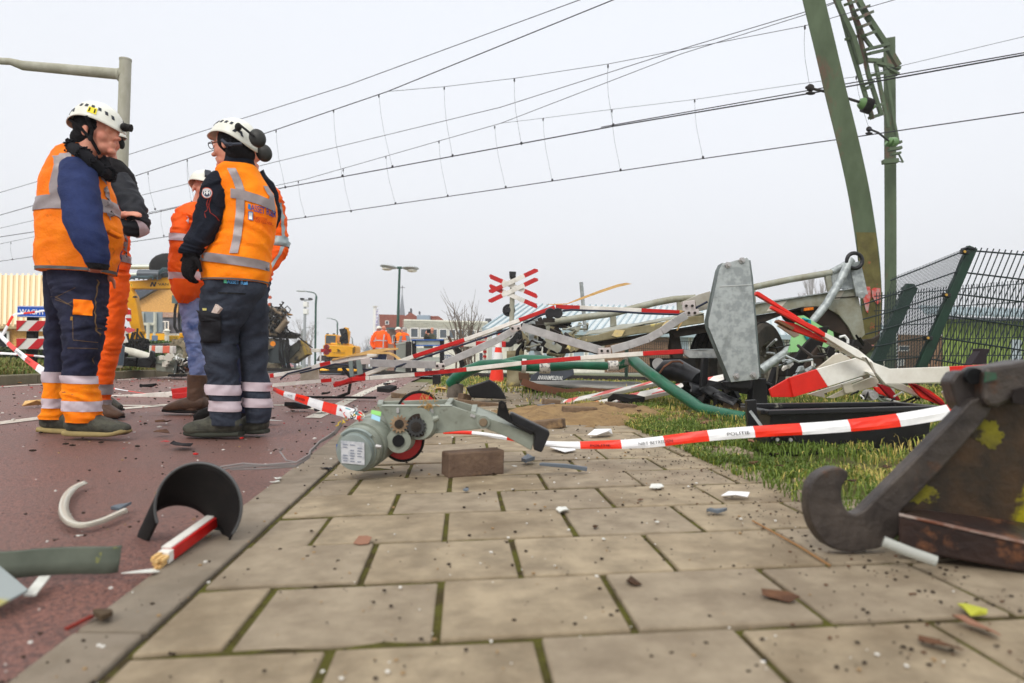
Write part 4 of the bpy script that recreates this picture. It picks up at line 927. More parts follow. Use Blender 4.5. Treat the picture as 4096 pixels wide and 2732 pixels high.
# cab, body, engine, wheels
cab=fp([(770,960),(1010,965),(1010,560),(960,500),(800,520),(768,640),(760,800)],.6,1.5,mat('cab_dark',(34,36,38),.5),'cab',bevel=.05)
fp([(790,930),(860,930),(860,620),(800,640)],.5,.05,GLASS,'window',cab)
mb=MB(); mb.tube([F(760,600,.2),F(735,700,.2),F(728,900,.2),F(770,970,.2)],.025,8); obj('hose',mb,BLKM,T,smooth=40)
fp([(695,625),(750,630),(768,560),(700,530)],-.1,.08,mat('mirror_back',(90,110,110),.5),'mirror')
fp([(780,1030),(1500,1040),(1500,960),(780,975)],.3,1.6,YL,'body_skirt',bevel=.03)
fp([(780,1140),(1900,1150),(1900,1035),(800,1030)],.5,1.8,STEELD,'chassis')
def wheel(T,c,r,w,axis,name='wheel',rimr=.52,tm=RUB,rm=GALVO,lug=0,ellipse=1):
    ax=Vector(axis).normalized(); a=ax.cross(V(0,0,1)).normalized(); b=a.cross(ax); mb=MB(); n=40
    prof=[(-.5,rimr),(-.5,.9),(-.42,.97),(-.2,1),(0,1.005),(.2,1),(.42,.97),(.5,.9),(.5,rimr)]
    vs=[c+ax*(u*w)+(a*math.cos(2*math.pi*j/n)+b*math.sin(2*math.pi*j/n))*(k*r) for u,k in prof for j in range(n)]; mb.grid(vs,len(prof),n,0,True)
    if lug:
        for j in range(lug):
            t=2*math.pi*j/lug; o=(a*math.cos(t)+b*math.sin(t)); t2=t+.12; o2=(a*math.cos(t2)+b*math.sin(t2))
            s=1 if j%2 else -1; mb.bar(c+o*r*1.0+ax*w*.02*s,c+o2*r*1.0+ax*w*.48*s,.04*r/.5,.045*r/.5,up=o); mb.bar(c+o2*r+ax*w*.5*s,c+o2*r*.78+ax*w*.52*s,.03*r/.5)
    wh=obj(name,mb,tm,T,smooth=30)
    mb=MB(); prof=[(-.46,rimr),(-.40,rimr*.9),(-.12,rimr*.84),(-.06,rimr*.5),(-.16,rimr*.42),(-.2,.01)]
    vs=[c+ax*(u*w*(1 if ax.y<=0 else 1))+(a*math.cos(2*math.pi*j/n)+b*math.sin(2*math.pi*j/n))*(k*r) for u,k in prof for j in range(n)]; mb.grid(vs,len(prof),n,0,True)
    vs=[c-ax*(u*w)+(a*math.cos(2*math.pi*j/n)+b*math.sin(2*math.pi*j/n))*(k*r) for u,k in prof for j in range(n)]; mb.grid(vs,len(prof),n,0,True)
    for j in range(8):
        t=2*math.pi*j/8
        for s in(-1,1): mb.ell(c+ax*w*.14*s+(a*math.cos(t)+b*math.sin(t))*rimr*r*.6,(.02,.02,.02),n=6,m=4)
    obj('rim',mb,rm,wh,smooth=40); return wh
MUD=mat('muddy_rubber',(150,138,114),.9,col2=(104,94,78),scale=6,bump=.4,bs=30)
wheel(T,F(806,1205,-.5),.47,.4,(-.25,-1,0),lug=18,tm=MUD)
wheel(T,F(1020,1205,1.0),.47,.4,(-.25,-1,0),lug=18,tm=MUD)
wheel(T,F(1845,1245,-.1),.56,.45,(.7,-.7,0),lug=20,tm=MUD)
# exposed engine
mb=MB(); rd=random.Random(12); eng=MB()
for i in range(130):
    X,Y=rd.uniform(1800,2030),rd.uniform(700,960); s_=rd.uniform(.015,.06); mb.box(F(X,Y,rd.uniform(-.2,.6)),(s_*2,s_*2,s_*1.6),Matrix.Rotation(rd.uniform(0,3),3,'Y'),mi=rd.choice((0,0,1,2)))
for i in range(80):
    X,Y=rd.uniform(1800,2020),rd.uniform(690,930); pts=[(X,Y)]
    for k in range(3): pts.append((pts[-1][0]+rd.uniform(-45,45),pts[-1][1]+rd.uniform(-50,70)))
    mb.tube([F(x,y,rd.uniform(-.35,0)) for x,y in pts],rd.uniform(.006,.014),6,mi=rd.choice((0,1,2)))
mb.tube([F(1940,960,-.3),F(2050,830,-.3)],.055,12,mi=1); mb.tube([F(1840,680,-.1),F(1900,700,-.2),F(1990,760,-.3)],.03,10,mi=1)
obj('engine',mb,[STEELD,mat('engine_tan',(128,112,92),.6,.3),mat('engine_grey',(104,106,104),.5,.3)],T,smooth=40)
fp([(1780,1020),(2040,1030),(2100,990),(2095,965),(1900,970),(1790,1005)],-.2,1.2,STEELD,'engine_tray')
fp([(1800,985),(1930,1010),(1930,980),(1810,970)],-.3,.2,mat('engine_tan',()),'exhaust')
fp([(1900,690),(1975,692),(1962,668),(1910,664)],.1,.3,BLKM,'filter_cap')
mb=MB(); mb.plate([f7(1990,735),f7(2080,745),f7(2108,760),f7(2080,768),f7(2000,762)],d-.2,.2); obj('bent_cover',mb,mat('ochre',(190,130,40),.6,col2=(120,80,40),scale=8),T)
for (x,y) in ((1828,535),(1826,620)): mb=MB().plate([f7(x,y+5),f7(x+30,y),f7(x+42,y+20),f7(x+30,y+40),f7(x,y+35)],d-.1,.05); obj('tail_lamp',mb,mat('lamp_amber_red',(186,84,50),.4),T)
fp([(1820,1330),(2060,1330),(2030,1140),(1960,1080),(1880,1065),(1820,1060)],-.3,1.0,mat('grey_frame',(70,76,78),.6,.2),'side_frame',bevel=.02)
mb=MB(); mb.cyl(F(1885,1102,-.32),F(1885,1102,-.38),.045); obj('marker_lamp',mb,mat('amber_lamp',(240,140,20),.3),T,smooth=40)
mb=MB(); rd=random.Random(4)
for i in range(9):
    x=rd.uniform(1960,2070); mb.tube([F(x,1040,-.4),F(x+rd.uniform(-25,25),1180,-.5),F(x+rd.uniform(-30,30),1290,-.5),F(x+rd.uniform(0,60),1400,-.5)],.012,5)
obj('torn_cable',mb,BLKM,T)
mb=MB(); mb.tube([F(2035,915,0),F(2085,960,-.2),F(2150,985,-.3),F(2230,1060,-.4),F(2300,1110,-.5),F(2351,1150,-.5)],.012,6); obj('dangling_cable',mb,BLKM,T)
# bucket
BK=mat('bucket_steel',(92,88,76),.7,.2,col2=(128,112,78),scale=4,col3=(54,50,46),s3=6,t3=(.5,.6),bump=.3,bs=20)
B_=thing('excavator_bucket','battered steel bucket with yellow edge hanging right of the wrecked engine','bucket',F(2150,1330,-.5))
o=obj('shell',MB().plate([f7(2060,1310),f7(2130,1335),f7(2292,1222),f7(2285,1195),f7(2215,1060),f7(2195,1060),f7(2010,1190)],d-.7,.5),BK,B_,bevel=.02)
obj('lip',MB().plate([f7(2205,1062),f7(2222,1062),f7(2294,1222),f7(2262,1236)],d-.75,.62),mat('lip_ochre',(176,146,60),.7,col2=(96,80,50),scale=7),B_)
obj('side_plate',MB().plate([f7(2000,1240),f7(2060,1310),f7(2200,1160),f7(2195,1062),f7(2010,1180)],d-.74,.04),mat('bucket_dark',(74,76,70),.7,.2,col2=(60,58,50),scale=5),B_)
mb=MB(); mb.cyl(F(2190,1078,-.8),F(2190,1078,-.6),.03); obj('pin',mb,STEELD,B_)
MB.K=1
# hanging road sign panel near the arm
d=11
F=lambda X,Y,o=0:P(*f7(X,Y),d+o)
T=thing('sign_support','bent post with red white chevron strip left of the excavator stick','road sign',F(140,1100))
mb=MB()
for i,(y0,y1,mi) in enumerate([(675,700,0),(700,760,1),(760,800,0),(800,838,1)]): mb.plate([f7(150+i*9,y1),f7(212,y1),f7(205 if i else 165,y0),f7(148,y0)],d,.03,mi)
obj('chevron_strip',mb,[WHITE,RED],T)
mb=MB(); mb.bar(F(118,960),F(160,1090),.05,.05); mb.bar(F(140,950),F(150,1080),.03); obj('post',mb,WHITE,T)
mb=MB().plate([f7(100,1006),f7(190,975),f7(150,925),f7(96,970)],d-.2,.02,0); mb.plate([f7(190,975),f7(262,950),f7(255,930),f7(185,908),f7(130,935)],d-.21,.02,1); obj('bent_plate',mb,[WHITE,mat('faded_red',(206,86,92),.5)],T)
# toppled signal mast: white tube + grey box + black lamps
d=10.8
F=lambda X,Y,o=0:P(*f7(X,Y),d+o)
T=thing('toppled_signal','toppled railway signal with white tube lying on the verge behind the workers','signal mast',F(400,1400))
mb=MB(); mb.tube([F(60,1170),F(240,1205),F(470,1270)],[.062,.066,.060],20); obj('tube',mb,mat('signal_white',(212,210,196),.5,col2=(190,186,170),scale=4,col3=(60,40,40),s3=4,t3=(.66,.69)),T,smooth=40)
mb=MB(); mb.plate([f7(95,1365),f7(270,1370),f7(278,1262),f7(100,1255)],d-.1,.4); mb.plate([f7(275,1375),f7(440,1385),f7(480,1330),f7(480,1260),f7(300,1262)],d-.15,.5); mb.plate([f7(370,1270),f7(470,1340),f7(470,1200),f7(440,1175),f7(425,1255)],d-.3,.1); obj('lamp_case',mb,BLK,T,bevel=.015)
mb=MB(); mb.tube([F(100,1260,-.2),F(150,1230,-.3),F(160,1210,-.3)],.04,8); mb.tube([F(160,1330,-.2),F(190,1290,-.3),F(240,1300,-.2),F(280,1310,-.2)],.012,6); obj('bracket',mb,BLKM,T)
mb=MB(); mb.plate([f7(500,1400),f7(530,1425),f7(720,1450),f7(830,1395),f7(830,1330),f7(790,1290),f7(530,1240),f7(510,1260)],d-.2,.5); obj('drive_box',mb,MACH,T,bevel=.03)
mb=MB(); mb.plate([f7(710,1450),f7(745,1450),f7(765,1290),f7(740,1290)],d-.26,.04); mb.plate([f7(500,1335),f7(830,1395),f7(830,1380),f7(505,1320)],d-.22,.03); obj('strap',mb,mat('strap_grey',(90,96,92),.5),T)
mb=MB(); mb.plate([f7(580,1370),f7(632,1375),f7(632,1315),f7(585,1310)],d-.28,.06); rd=random.Random(9)
for i in range(9): X,Y=rd.uniform(560,720),rd.uniform(1240,1330); mb.box(F(X,Y,-.3),(.06,.05,.05),Matrix.Rotation(rd.uniform(0,2),3,'Y'))
obj('broken_fitting',mb,mat('fitting_cream',(208,204,190),.5),T)
mb=MB(); 
for i in range(34):
    X,Y=rd.uniform(770,910),rd.uniform(1280,1440); pts=[(X,Y)]
    for k in range(3): pts.append((pts[-1][0]+rd.uniform(-40,40),pts[-1][1]+rd.uniform(-40,40)))
    mb.tube([F(x,y,rd.uniform(-.4,0)) for x,y in pts],rd.choice((.006,.01,.014)),5,mi=rd.choice((0,1,2,3)))
obj('wire_tangle',mb,[BLKM,mat('fitting_cream',()),mat('copper_brown',(136,84,60),.5),mat('wire_white',(220,220,216),.5)],T)
obj('foot_block',MB().plate([f7(640,1490),f7(850,1490),f7(845,1462),f7(650,1458)],d-.4,.25),BLKM,T,bevel=.01)
T=boom('fallen_boom','red and white boom section lying across the hedge foot behind the toppled signal',[f7(450,1168),f7(730,1172)],.12,fx(450,730,[(450,0),(480,1),(520,0),(610,1),(690,0)]),11.6,mats=[WHITE,mat('faded_orange_red',(226,110,84),.5)])
# ================= town sign on planks (left)
d=10.2
F=lambda X,Y,o=0:P(*f6(X,Y),d+o)
T=thing('town_sign','blue town name sign with red white chevron boards on dark posts left of the worker','road sign',F(460,1180))
BLUE=mat('sign_blue_bright',(20,84,190),.35)
for X in (475,): obj('post',MB().plate([f6(395,1215),f6(520,1215),f6(548,450),f6(415,450)],d+.06,.1),BLKM,T,bevel=.01)
obj('post',MB().plate([f6(895,1215),f6(1015,1215),f6(1030,450),f6(905,450)],d+.06,.1),BLKM,T,bevel=.01)
pn=obj('name_panel',MB().plate([f6(262,462),f6(1180,482),f6(1180,300),f6(268,285)],d-.01,.05),BLUE,T,bevel=.012)
obj('panel_border',MB().plate([f6(274,452),f6(1172,472),f6(1172,466),f6(276,446)],d-.016,.006),WFR,pn); obj('panel_border',MB().plate([f6(276,300),f6(1172,316),f6(1172,310),f6(278,294)],d-.016,.006),WFR,pn)
p=F(303,415,-.018); lettering('WACHT',p,F(700,428,-.018)-p,F(303,335,-.018)-p,WFR,pn)
p=F(732,424,-.018); lettering('er',p,F(770,425,-.018)-p,F(732,403,-.018)-p,WFR,pn)
for (y0,y1) in ((515,692),(796,975)):
    mb=MB().plate([f6(256,y1-12),f6(1130,y1+2),f6(1130,y0+8),f6(262,y0)],d+.01,.04,0)
    mm=[f6]
    def sx_(u,v): return f6(256+u,y1-12+(y0-(y1-12))*v+u*.01)
    for a,b_ in ((0,0),(175,0),(510,0),(845,0)):
        if a==0: mb.plate([sx_(0,.02),sx_(0,.98),sx_(155,.98)],d,.012,1)
        else: mb.plate([sx_(a,.02),sx_(a+165,.02),sx_(min(a+325,870),.98),sx_(a+160,.98)],d,.012,1)
    obj('chevron_board',mb,[mat('board_white',(216,212,206),.5),mat('board_red',(190,26,34),.45)],T)
# chain-fence strip between sign and hedge
T=thing('bollard','short blue grey post standing on the left verge beside the orange trousers','bollard',P(*f6(1830,1210),9.2))
mb=MB(); mb.tube([P(*f6(1825,1215),9.2),P(*f6(1850,900),9.2)],.082,16); obj('shaft',mb,mat('post_blue_grey',(84,100,110),.5,.2),T,smooth=40)
# ================= tapes
def tape(lab,path,ds,w,cyc,phase=0,name='barrier_tape',twist=0,texts=(),th=.0012,cat='barrier tape'):
    """path px centreline; w width in px per point; cyc stripe length in metres"""
    pts=[P(x,y,k) for (x,y),k in zip(path,ds)]; M=6; cl=[];ww=[]
    for i in range(len(pts)-1):
        g=lambda a,k:a[min(max(k,0),len(a)-1)]
        for k in range(M):
            t=k/M; cl.append(crm(g(pts,i-1),g(pts,i),g(pts,i+1),g(pts,i+2),t)); ww.append((w[i]*(1-t)+w[i+1]*t)*(ds[i]*(1-t)+ds[i+1]*t)/FPX/2)
    cl.append(pts[-1]); ww.append(w[-1]*ds[-1]/FPX/2); L=[0]
    for a,b in zip(cl,cl[1:]): L.append(L[-1]+(b-a).length)
    def at(l):
        k=0
        while k<len(L)-2 and l>L[k+1]: k+=1
        f=(l-L[k])/max(1e-6,L[k+1]-L[k]); c=cl[k]+(cl[k+1]-cl[k])*f; t=(cl[k+1]-cl[k]).normalized()
        u=(t.cross(V(0,1,0)).normalized()*-1); 
        if u.z<0: u=-u
        tw=twist*math.sin(l*3)+.35; u=(u*math.cos(tw)+V(0,1,0)*math.sin(tw)); return c,u,ww[k]*(1-f)+ww[k+1]*f
    cuts=set([0,L[-1]]); l=-phase
    while l<L[-1]:
        if l>0: cuts.add(l)
        l+=cyc
    for x in L: cuts.add(x)
    n=int(L[-1]/.04); cuts|={L[-1]*i/n for i in range(n)}
    cuts=sorted(cuts); mb=MB(); vs=[];fs=[];ms=[]
    for l in cuts:
        c,u,h=at(l)
        for j in range(5): e=j/2-1; vs.append(c+u*h*e+V(0,-.006*math.cos(e*1.5)+.004*noise.noise(c*9+V(j,0,0)),0))
    mb.v=vs
    for i in range(len(cuts)-1):
        if cuts[i+1]-cuts[i]<1e-6: pass
        mi=int((( cuts[i]+cuts[i+1])/2+phase)/cyc)%2
        for j in range(4): mb.f.append((i*5+j,i*5+j+1,i*5+j+6,i*5+j+5)); mb.m.append(mi)
    o=obj(name,mb,[REDT,WHT],label=lab,cat=cat,solid=th,recalc=False)
    for (s,l0,l1,hh,m) in texts:
        vs,fs=text_geo(s); out=[]
        for a,b in vs:
            c,u,h=at(l0+(l1-l0)*a); out.append(c+u*h*(b*2-1)*hh-V(0,.009+.004,0))
        obj('lettering',MB().add(out,fs),m,o,recalc=False)
    return o,L[-1]
NB='NIET BETREDEN'
# right foreground tape
path=[dd(1018,993),dd(1085,994),dd(1150,1003),dd(1250,1018),dd(1340,1022),dd(1480,1017),dd(1600,1003),dd(1720,992),dd(1900,981),dd(2060,965),dd(2200,940),dd(2300,915)]
tape('long red and white police tape stretched in front of the black box',path,[3.1,3.0,2.95,2.85,2.78,2.7,2.65,2.6,2.55,2.5,2.45,2.4],[12,14,17,22,30,40,44,46,48,54,56,56],.165,.0,texts=[(NB,.89,1.02,.3,INK),('POLITIE',.70,.78,.3,INK),('POLITIE',1.22,1.30,.3,INK)])
# left piece from the worker's leg to the motor
tape('red and white police tape running from the right worker to the motor',[dd(628,893),dd(650,903),dd(690,915),dd(740,932),dd(790,945),dd(830,955)],[3.9,3.75,3.5,3.25,3.0,2.9],[14,20,30,40,44,36],.2,.0,texts=[(NB,.42,.56,.3,INK),('POLITIE',.28,.36,.3,INK)])
# tapes at the left
tape('police tape looped over the blue town sign',[f6(-90,760),f6(-20,780),f6(50,720),f6(110,610),f6(180,480),f6(235,425),f6(330,410),f6(560,385),f6(800,350),f6(1000,330)],[6.8]*10,[20,17,17,17,16,12,9,9,8,8],.11,.03,texts=[('POLITIE',.42,.52,.35,INK)])
tape('police tape sagging from the left edge to the worker\'s knee',[f6(-160,560),f6(0,740),f6(100,850),f6(260,990),f6(480,1170),f6(700,1330),f6(900,1450)],[5.2,5.1,5.0,4.8,4.6,4.4,4.2],[14,15,17,19,24,30,32],.24,.08,texts=[(NB,.62,.80,.34,INK),('POLITIE',.88,.99,.34,INK)])
tape('thin police tape stretched level below the chevron boards',[f6(-200,1010),f6(0,1030),f6(300,1048),f6(520,1070),f6(750,1088),f6(1100,1110)],[8.2]*6,[9,10,9,8,8,8],.2,.05,texts=[(NB,.45,.62,.35,INK)])
tape('twisted police tape lying on the asphalt between the workers',[r2(870,1040),r2(960,1055),r2(1100,1078),r2(1260,1100),r2(1420,1100),r2(1470,1120)],[7.2,7.1,7.0,7.0,6.9,6.9],[10,6,4,3,5,5],.2,twist=.8)
# ================= wrecked trailer
d=7.8
F7=lambda X,Y,o=0:P(*r7(X,Y),d+o)
F8=lambda X,Y,o=0:P(*r8(X,Y),d+o)
T=thing('trailer','wrecked galvanised flatbed trailer with crumpled nose leaning against the bent mast','trailer',F8(700,1250,.5))
def crump(pts,o,th,m,name,par=None,seed=0,amp=.02,nx=30,ny=8,**k):
    """quad in world corners dented by noise"""
    a,b,c,e=[q for q in pts]; vs=[]
    for i in range(nx):
        for j in range(ny):
            u=i/(nx-1);v=j/(ny-1); p=(a*(1-u)+b*u)*(1-v)+(e*(1-u)+c*u)*v; q=noise.noise_vector(p*4+V(seed,0,0)); vs.append(p+V(q.x*.4,q.y,q.z*.6)*amp*2)
    mb=MB(); mb.grid(vs,nx,ny); return obj(name,mb,m,par or T,solid=th,smooth=30,**k)
RAIL=mat('rail_olive_steel',(148,140,112),.6,.15,col2=(122,112,84),scale=5,col3=(206,190,120),s3=3.2,t3=(.62,.66),bump=.1,bs=24)
# side beam (left dented part, right clean part)
crump([F7(590,975),F7(1830,772),F7(1830,690),F7(720,892)],0,.02,RAIL,'side_beam',seed=2,amp=.015)
crump([F7(720,892),F7(1830,690),F7(1780,664,1.2),F7(800,842,1.2)],0,.01,GALVO,'deck_edge',seed=4,amp=.03,ny=6)
for pts in ([(1000,880),(1035,825),(1120,830),(1090,885),(1050,892)],[(570,970),(600,925),(725,893),(700,945)],[(1450,790),(1490,745),(1600,735),(1560,790)]):
    obj('scraped_paint',MB().plate([r7(*p) for p in pts],d-.035,.012),mat('scraped_yellow',(224,200,130),.7,col2=(200,180,140),scale=14),T)
side=[r8(625,610),r8(860,572),r8(1000,545),r8(1110,540),r8(1200,556),r8(1290,610),r8(1360,700),r8(1395,770),r8(1415,805),r8(1445,805),r8(1490,760),r8(1470,620),r8(1425,395),r8(1220,432),r8(860,490),r8(625,522)]
obj('side_beam',MB().plate(side,d,.03),GALVO,T,bevel=.004)
obj('beam_flange',MB().plate([r8(620,525),r8(1425,398),r8(1425,390),r8(1220,425),r8(620,512)],d-.04,.12),GALV,T)
obj('beam_seam',MB().plate([r8(1240,480),r8(1452,462),r8(1450,455),r8(1240,472)],d-.012,.01),STEELD,T)
# tube post line / top rail
mb=MB(); mb.tube([F7(285,815),F7(430,762),F7(700,722),F7(1000,683),F7(1230,625),F7(1400,582),F7(1560,553),F7(1650,548),F7(1750,540)],.038,12); mb.tube([F8(600,393),F8(900,330),F8(1225,275)],.036,12); obj('top_rail',mb,GALVO,T,smooth=50)
for pts in ([(410,850),(448,850),(444,755),(412,755)],[(992,800),(1046,792),(1040,692),(990,700)],[(1592,690),(1640,690),(1632,560),(1590,565)]):
    obj('rail_post',MB().plate([r7(*p) for p in pts],d-.02,.05),GALVO,T,bevel=.006)
for pts in ([(612,520),(636,515),(632,388),(606,392)],[(1205,425),(1240,415),(1222,280),(1178,290)]):
    obj('rail_post',MB().plate([r8(*p) for p in pts],d-.02,.05),GALVO,T,bevel=.006)
# tail gate ladder
mb=MB(); mb.tube([F8(1230,272,.05),F8(1310,228,.05),F8(1395,180,.05)],.04,12); obj('gate_rail',mb,GALV,T,smooth=50)
for a,b,w in (((1258,270),(1296,405),.1),((1300,235),(1350,400),.1),((1345,215),(1400,395),.14),((1232,280),(1262,410),.05)): 
    mb=MB(); mb.bar(F8(*a,.05),F8(*b,.02),.05,w,up=(0,1,0)); mb=MB(); mb.bar(F8(*a,.05),F8(*b,.02),w,.03,up=(0,1,0)); obj('gate_bar',mb,GALV,T,bevel=.005)
mb=MB(); mb.bar(F8(1405,195,-.06),F8(1465,455,-.06),.13,.03,up=(0,1,0)); mb.cyl(F8(1463,450,-.1),F8(1463,450,-.06),.04); obj('gate_strut',mb,GALV,T,bevel=.005)
mb=MB(); c=F8(1408,182,-.12); n=20
mb.tube([c+V(.085*math.cos(t),0,.085*math.sin(t)) for t in fr(0,6.28,20)],.022,8); obj('gate_eye',mb,BLK,T,smooth=60)
mb=MB(); mb.tube([F8(1375,172,-.1),F8(1300,330,-.12),F8(1190,520,-.15),F8(1075,660,-.2),F8(980,790,-.25),F8(860,910,-.3),F8(672,1040,-.35)],[.045,.045,.044,.042,.045,.046,.05],14); obj('loose_tube',mb,GALV,label='long bent galvanised tube lying diagonally across the trailer side',cat='steel tube',smooth=50)
# reflective marks, marker lamp
PINK=mat('reflective_tape',(214,206,192),.5,col2=(196,186,172),scale=10)
obj('reflective_mark',MB().plate([r8(718,580),r8(820,562),r8(880,495),r8(762,512)],d-.006,.004),PINK,T); obj('reflective_mark',MB().plate([r8(1215,492),r8(1290,484),r8(1330,415),r8(1255,428)],d-.006,.004),PINK,T)
o=obj('marker_lamp',MB().plate([r8(992,585),r8(1103,572),r8(1100,540),r8(996,548)],d-.03,.03),STEELD,T,bevel=.006)
obj('lens',MB().plate([r8(1012,577),r8(1088,568),r8(1086,545),r8(1014,552)],d-.045,.02),mat('amber_lens',(240,130,20),.2,col2=(190,90,10),scale=60),o,bevel=.004)
# dark underside and chassis
CH=mat('chassis_dark',(40,36,33),.8,col2=(58,50,42),scale=7)
obj('underside',MB().plate([r7(590,978),r7(1830,775),r8(625,612),r8(860,575),r8(1000,548),r8(760,640),r8(640,690),r8(200,700),r7(1600,835),r7(1100,930),r7(760,990)],d+.05,1.2),CH,T)
obj('wheel_arch',MB().plate([r8(1000,545),r8(1110,540),r8(1200,556),r8(1290,610),r8(1360,700),r8(1420,805),r8(1370,790),r8(1290,750),r8(1200,720),r8(1100,660),r8(1040,610)],d+.04,.7),mat('arch_brown',(66,54,46),.8,col2=(50,42,36),scale=6),T)
obj('cross_member',MB().plate([r7(1540,835),r7(1600,830),r7(1690,1330),r7(1610,1330),r7(1530,980),r7(1545,880)],d+.2,.15),CH,T)
obj('axle_beam',MB().plate([r8(920,1090),r8(870,1090),r8(880,1030),r8(1130,700),r8(1210,690),r8(1200,760)],d-.1,.25),CH,T,bevel=.01)
obj('chassis_rail',MB().plate([r7(1540,835),r7(1850,770),r7(1850,850),r7(1570,895)],d+.1,.2),CH,T)
# wheels
TYR=mat('tyre',(52,49,45),.7,col2=(70,64,56),scale=8,bump=.35,bs=45)
def tyre(c,r,w,ax,**k):
    wh=wheel(T,c,r,w,ax,rimr=.56,tm=TYR,rm=mat('rim_grey',(150,146,134),.5,.3,col2=(96,86,72),scale=7)); mb=MB(); ax=Vector(ax).normalized(); a=ax.cross(V(0,0,1)).normalized(); b=a.cross(ax)
    for u in (-.3,-.1,.1,.3): mb.tube([c+ax*(u*w)+(a*math.cos(t)+b*math.sin(t))*r*.995 for t in fr(0,6.283,48)],.006,4,caps=False)
    obj('tread_groove',mb,INK,wh)
tyre(F8(640,1010,.1),.5,.30,(.72,-.7,0))
tyre(F8(330,1010,.9),.5,.30,(.72,-.7,0))
# crumpled nose
for i,(q,m,a) in enumerate([([(200,960),(400,1000),(560,900),(240,790)],GALVO,.06),([(380,940),(720,960),(620,900),(430,860)],STEELD,.05),([(260,1000),(330,1000),(330,860),(260,850)],GALV,.03),([(320,1060),(410,1070),(370,1010),(320,985)],GALV,.05),([(380,1040),(900,1040),(820,950),(380,960)],CH,.05),([(200,1010),(270,1040),(270,930),(190,820)],RAIL,.04),([(190,800),(300,800),(290,750),(200,745)],GALV,.05),([(570,1000),(760,965),(740,935),(600,960)],RAIL,.04),([(230,830),(420,830),(400,780),(250,790)],STEELD,.04)]):
    crump([F7(X,Y,-.05-.04*i) for X,Y in q],0,.01,m,'crumpled_panel',seed=i*7+1,amp=a,nx=12,ny=8)
crump([F7(70,1340,-.1),F7(180,1340,-.1),F7(210,1000,-.1),F7(65,1020,-.1)],0,.03,RAIL,'drawbar_plate',seed=31,amp=.03,nx=8,ny=10)
mb=MB(); mb.tube([F7(150,1080,-.25),F7(160,1010,-.3),F7(200,960,-.3),F7(208,1000,-.2)],.02,8); obj('hose',mb,BLKM,T,smooth=50); mb=MB(); mb.tube([F7(330,830,-.2),F7(350,810,-.25),F7(370,900,-.25),F7(345,1010,-.2)],.03,8); obj('hose',mb,BLKM,T,smooth=50); mb=MB(); mb.cyl(F7(552,942,-.15),F7(552,942,-.05),.05)
obj('hub_cap',mb,BLKM,T,smooth=50)
obj('light_unit',MB().plate([r7(170,1280),r7(265,1285),r7(265,1215),r7(165,1205)],d-.3,.12),mat('rust_brown',(94,70,52),.8),T,bevel=.01)
for i in range(34):
    rr=random.Random(100+i); X,Y=rr.uniform(190,640),rr.uniform(760,1050); q=[(X,Y)]
    for k in range(3): q.append((q[-1][0]+rr.uniform(-80,110),q[-1][1]+rr.uniform(-60,60)))
    mb=MB(); ms_=rr.choice((GALV,RAIL,STEELD,GALVO,BLKM)); o0=rr.uniform(-.5,.3)
    if i%2: mb.tube([F7(x,min(max(y,740),1060),o0+rr.uniform(-.1,.1)) for x,y in q],rr.uniform(.008,.02),6)
    else:
        for a,b in zip(q,q[1:]): mb.bar(F7(a[0],min(max(a[1],740),1060),o0),F7(b[0],min(max(b[1],740),1060),o0),rr.uniform(.01,.02),rr.uniform(.04,.10))
    obj('torn_strip',mb,ms_,T,smooth=30)
# brown strap on the ground
mb=MB(); S=[r7(195,1290),r7(330,1340),r7(500,1375),r7(600,1390),r7(760,1372),r7(1000,1392)]
for a,b in zip(S,S[1:]): mb.bar(P(*a,7.2),P(*b,7.2),.01,.07,up=(0,0,1))
obj('lashing_strap',mb,mat('strap_brown',(110,74,56),.8),label='brown lashing strap snaking from the trailer nose over the boards',cat='strap')
# fallen cladding boards on ground behind
crump([F7(180,1320,-.3),F7(1260,1360,-.3),F7(1260,1305,1.2),F7(220,1280,1.2)],0,.03,mat('weathered_board',(160,158,152),.7,col2=(120,116,108),scale=10,stretch=(.3,6,1)),'x',seed=9,amp=.01)
bpy.data.objects['x'].name='floor_board'
BDT=thing('sign_fragment','broken dark board with white web address lying under the trailer nose','sign',F7(460,1280,-.4))
obj('panel',MB().plate([r7(265,1285),r7(560,1285),r7(665,1230),r7(660,1180),r7(380,1175),r7(280,1240)],d-.45,.08),mat('board_slate',(64,68,76),.6,col2=(84,88,96),scale=6),BDT,bevel=.01)
p=P(*r7(335,1273),d-.48); lettering('ANVANIMPELEN.NL',p,P(*r7(560,1280),d-.48)-p,V(.01,0,.045),WFR,BDT)
# ================= galvanised counterweight guard
d=4.9
T=thing('counterweight_guard','tall dented galvanised steel guard plate with four bolts standing in front of the trailer','guard plate',P(*r8(560,1250),d))
o=obj('plate',MB().plate([r8(440,1135),r8(650,1112),r8(664,1095),r8(600,320),r8(583,178),r8(566,157),r8(470,180),r8(412,199),r8(372,198),r8(348,250),r8(330,330),r8(262,650),r8(262,700)],d,.012),GALV,T,bevel=.003)
obj('side_flange',MB().plate([r8(440,1135),r8(262,700),r8(262,650),r8(330,330),r8(348,250),r8(372,198),r8(340,216),r8(318,262),r8(232,660),r8(240,712),r8(405,1120)],[d,d,d,d,d,d,d+.07,d+.07,d+.07,d+.07,d+.07],.01),mat('flange_grey',(112,122,120),.5,.3,col2=(96,104,102),scale=8),T)
obj('edge_flange',MB().plate([r8(664,1095),r8(676,1100),r8(612,320),r8(592,176),r8(583,178),r8(600,320)],[d,d+.06,d+.06,d+.06,d,d],.01),mat('flange_grey',()),T)
obj('dent_fold',MB().plate([r8(350,386),r8(604,372),r8(603,366),r8(352,378)],d-.004,.006),mat('fold_light',(186,190,188),.5,.3),T)
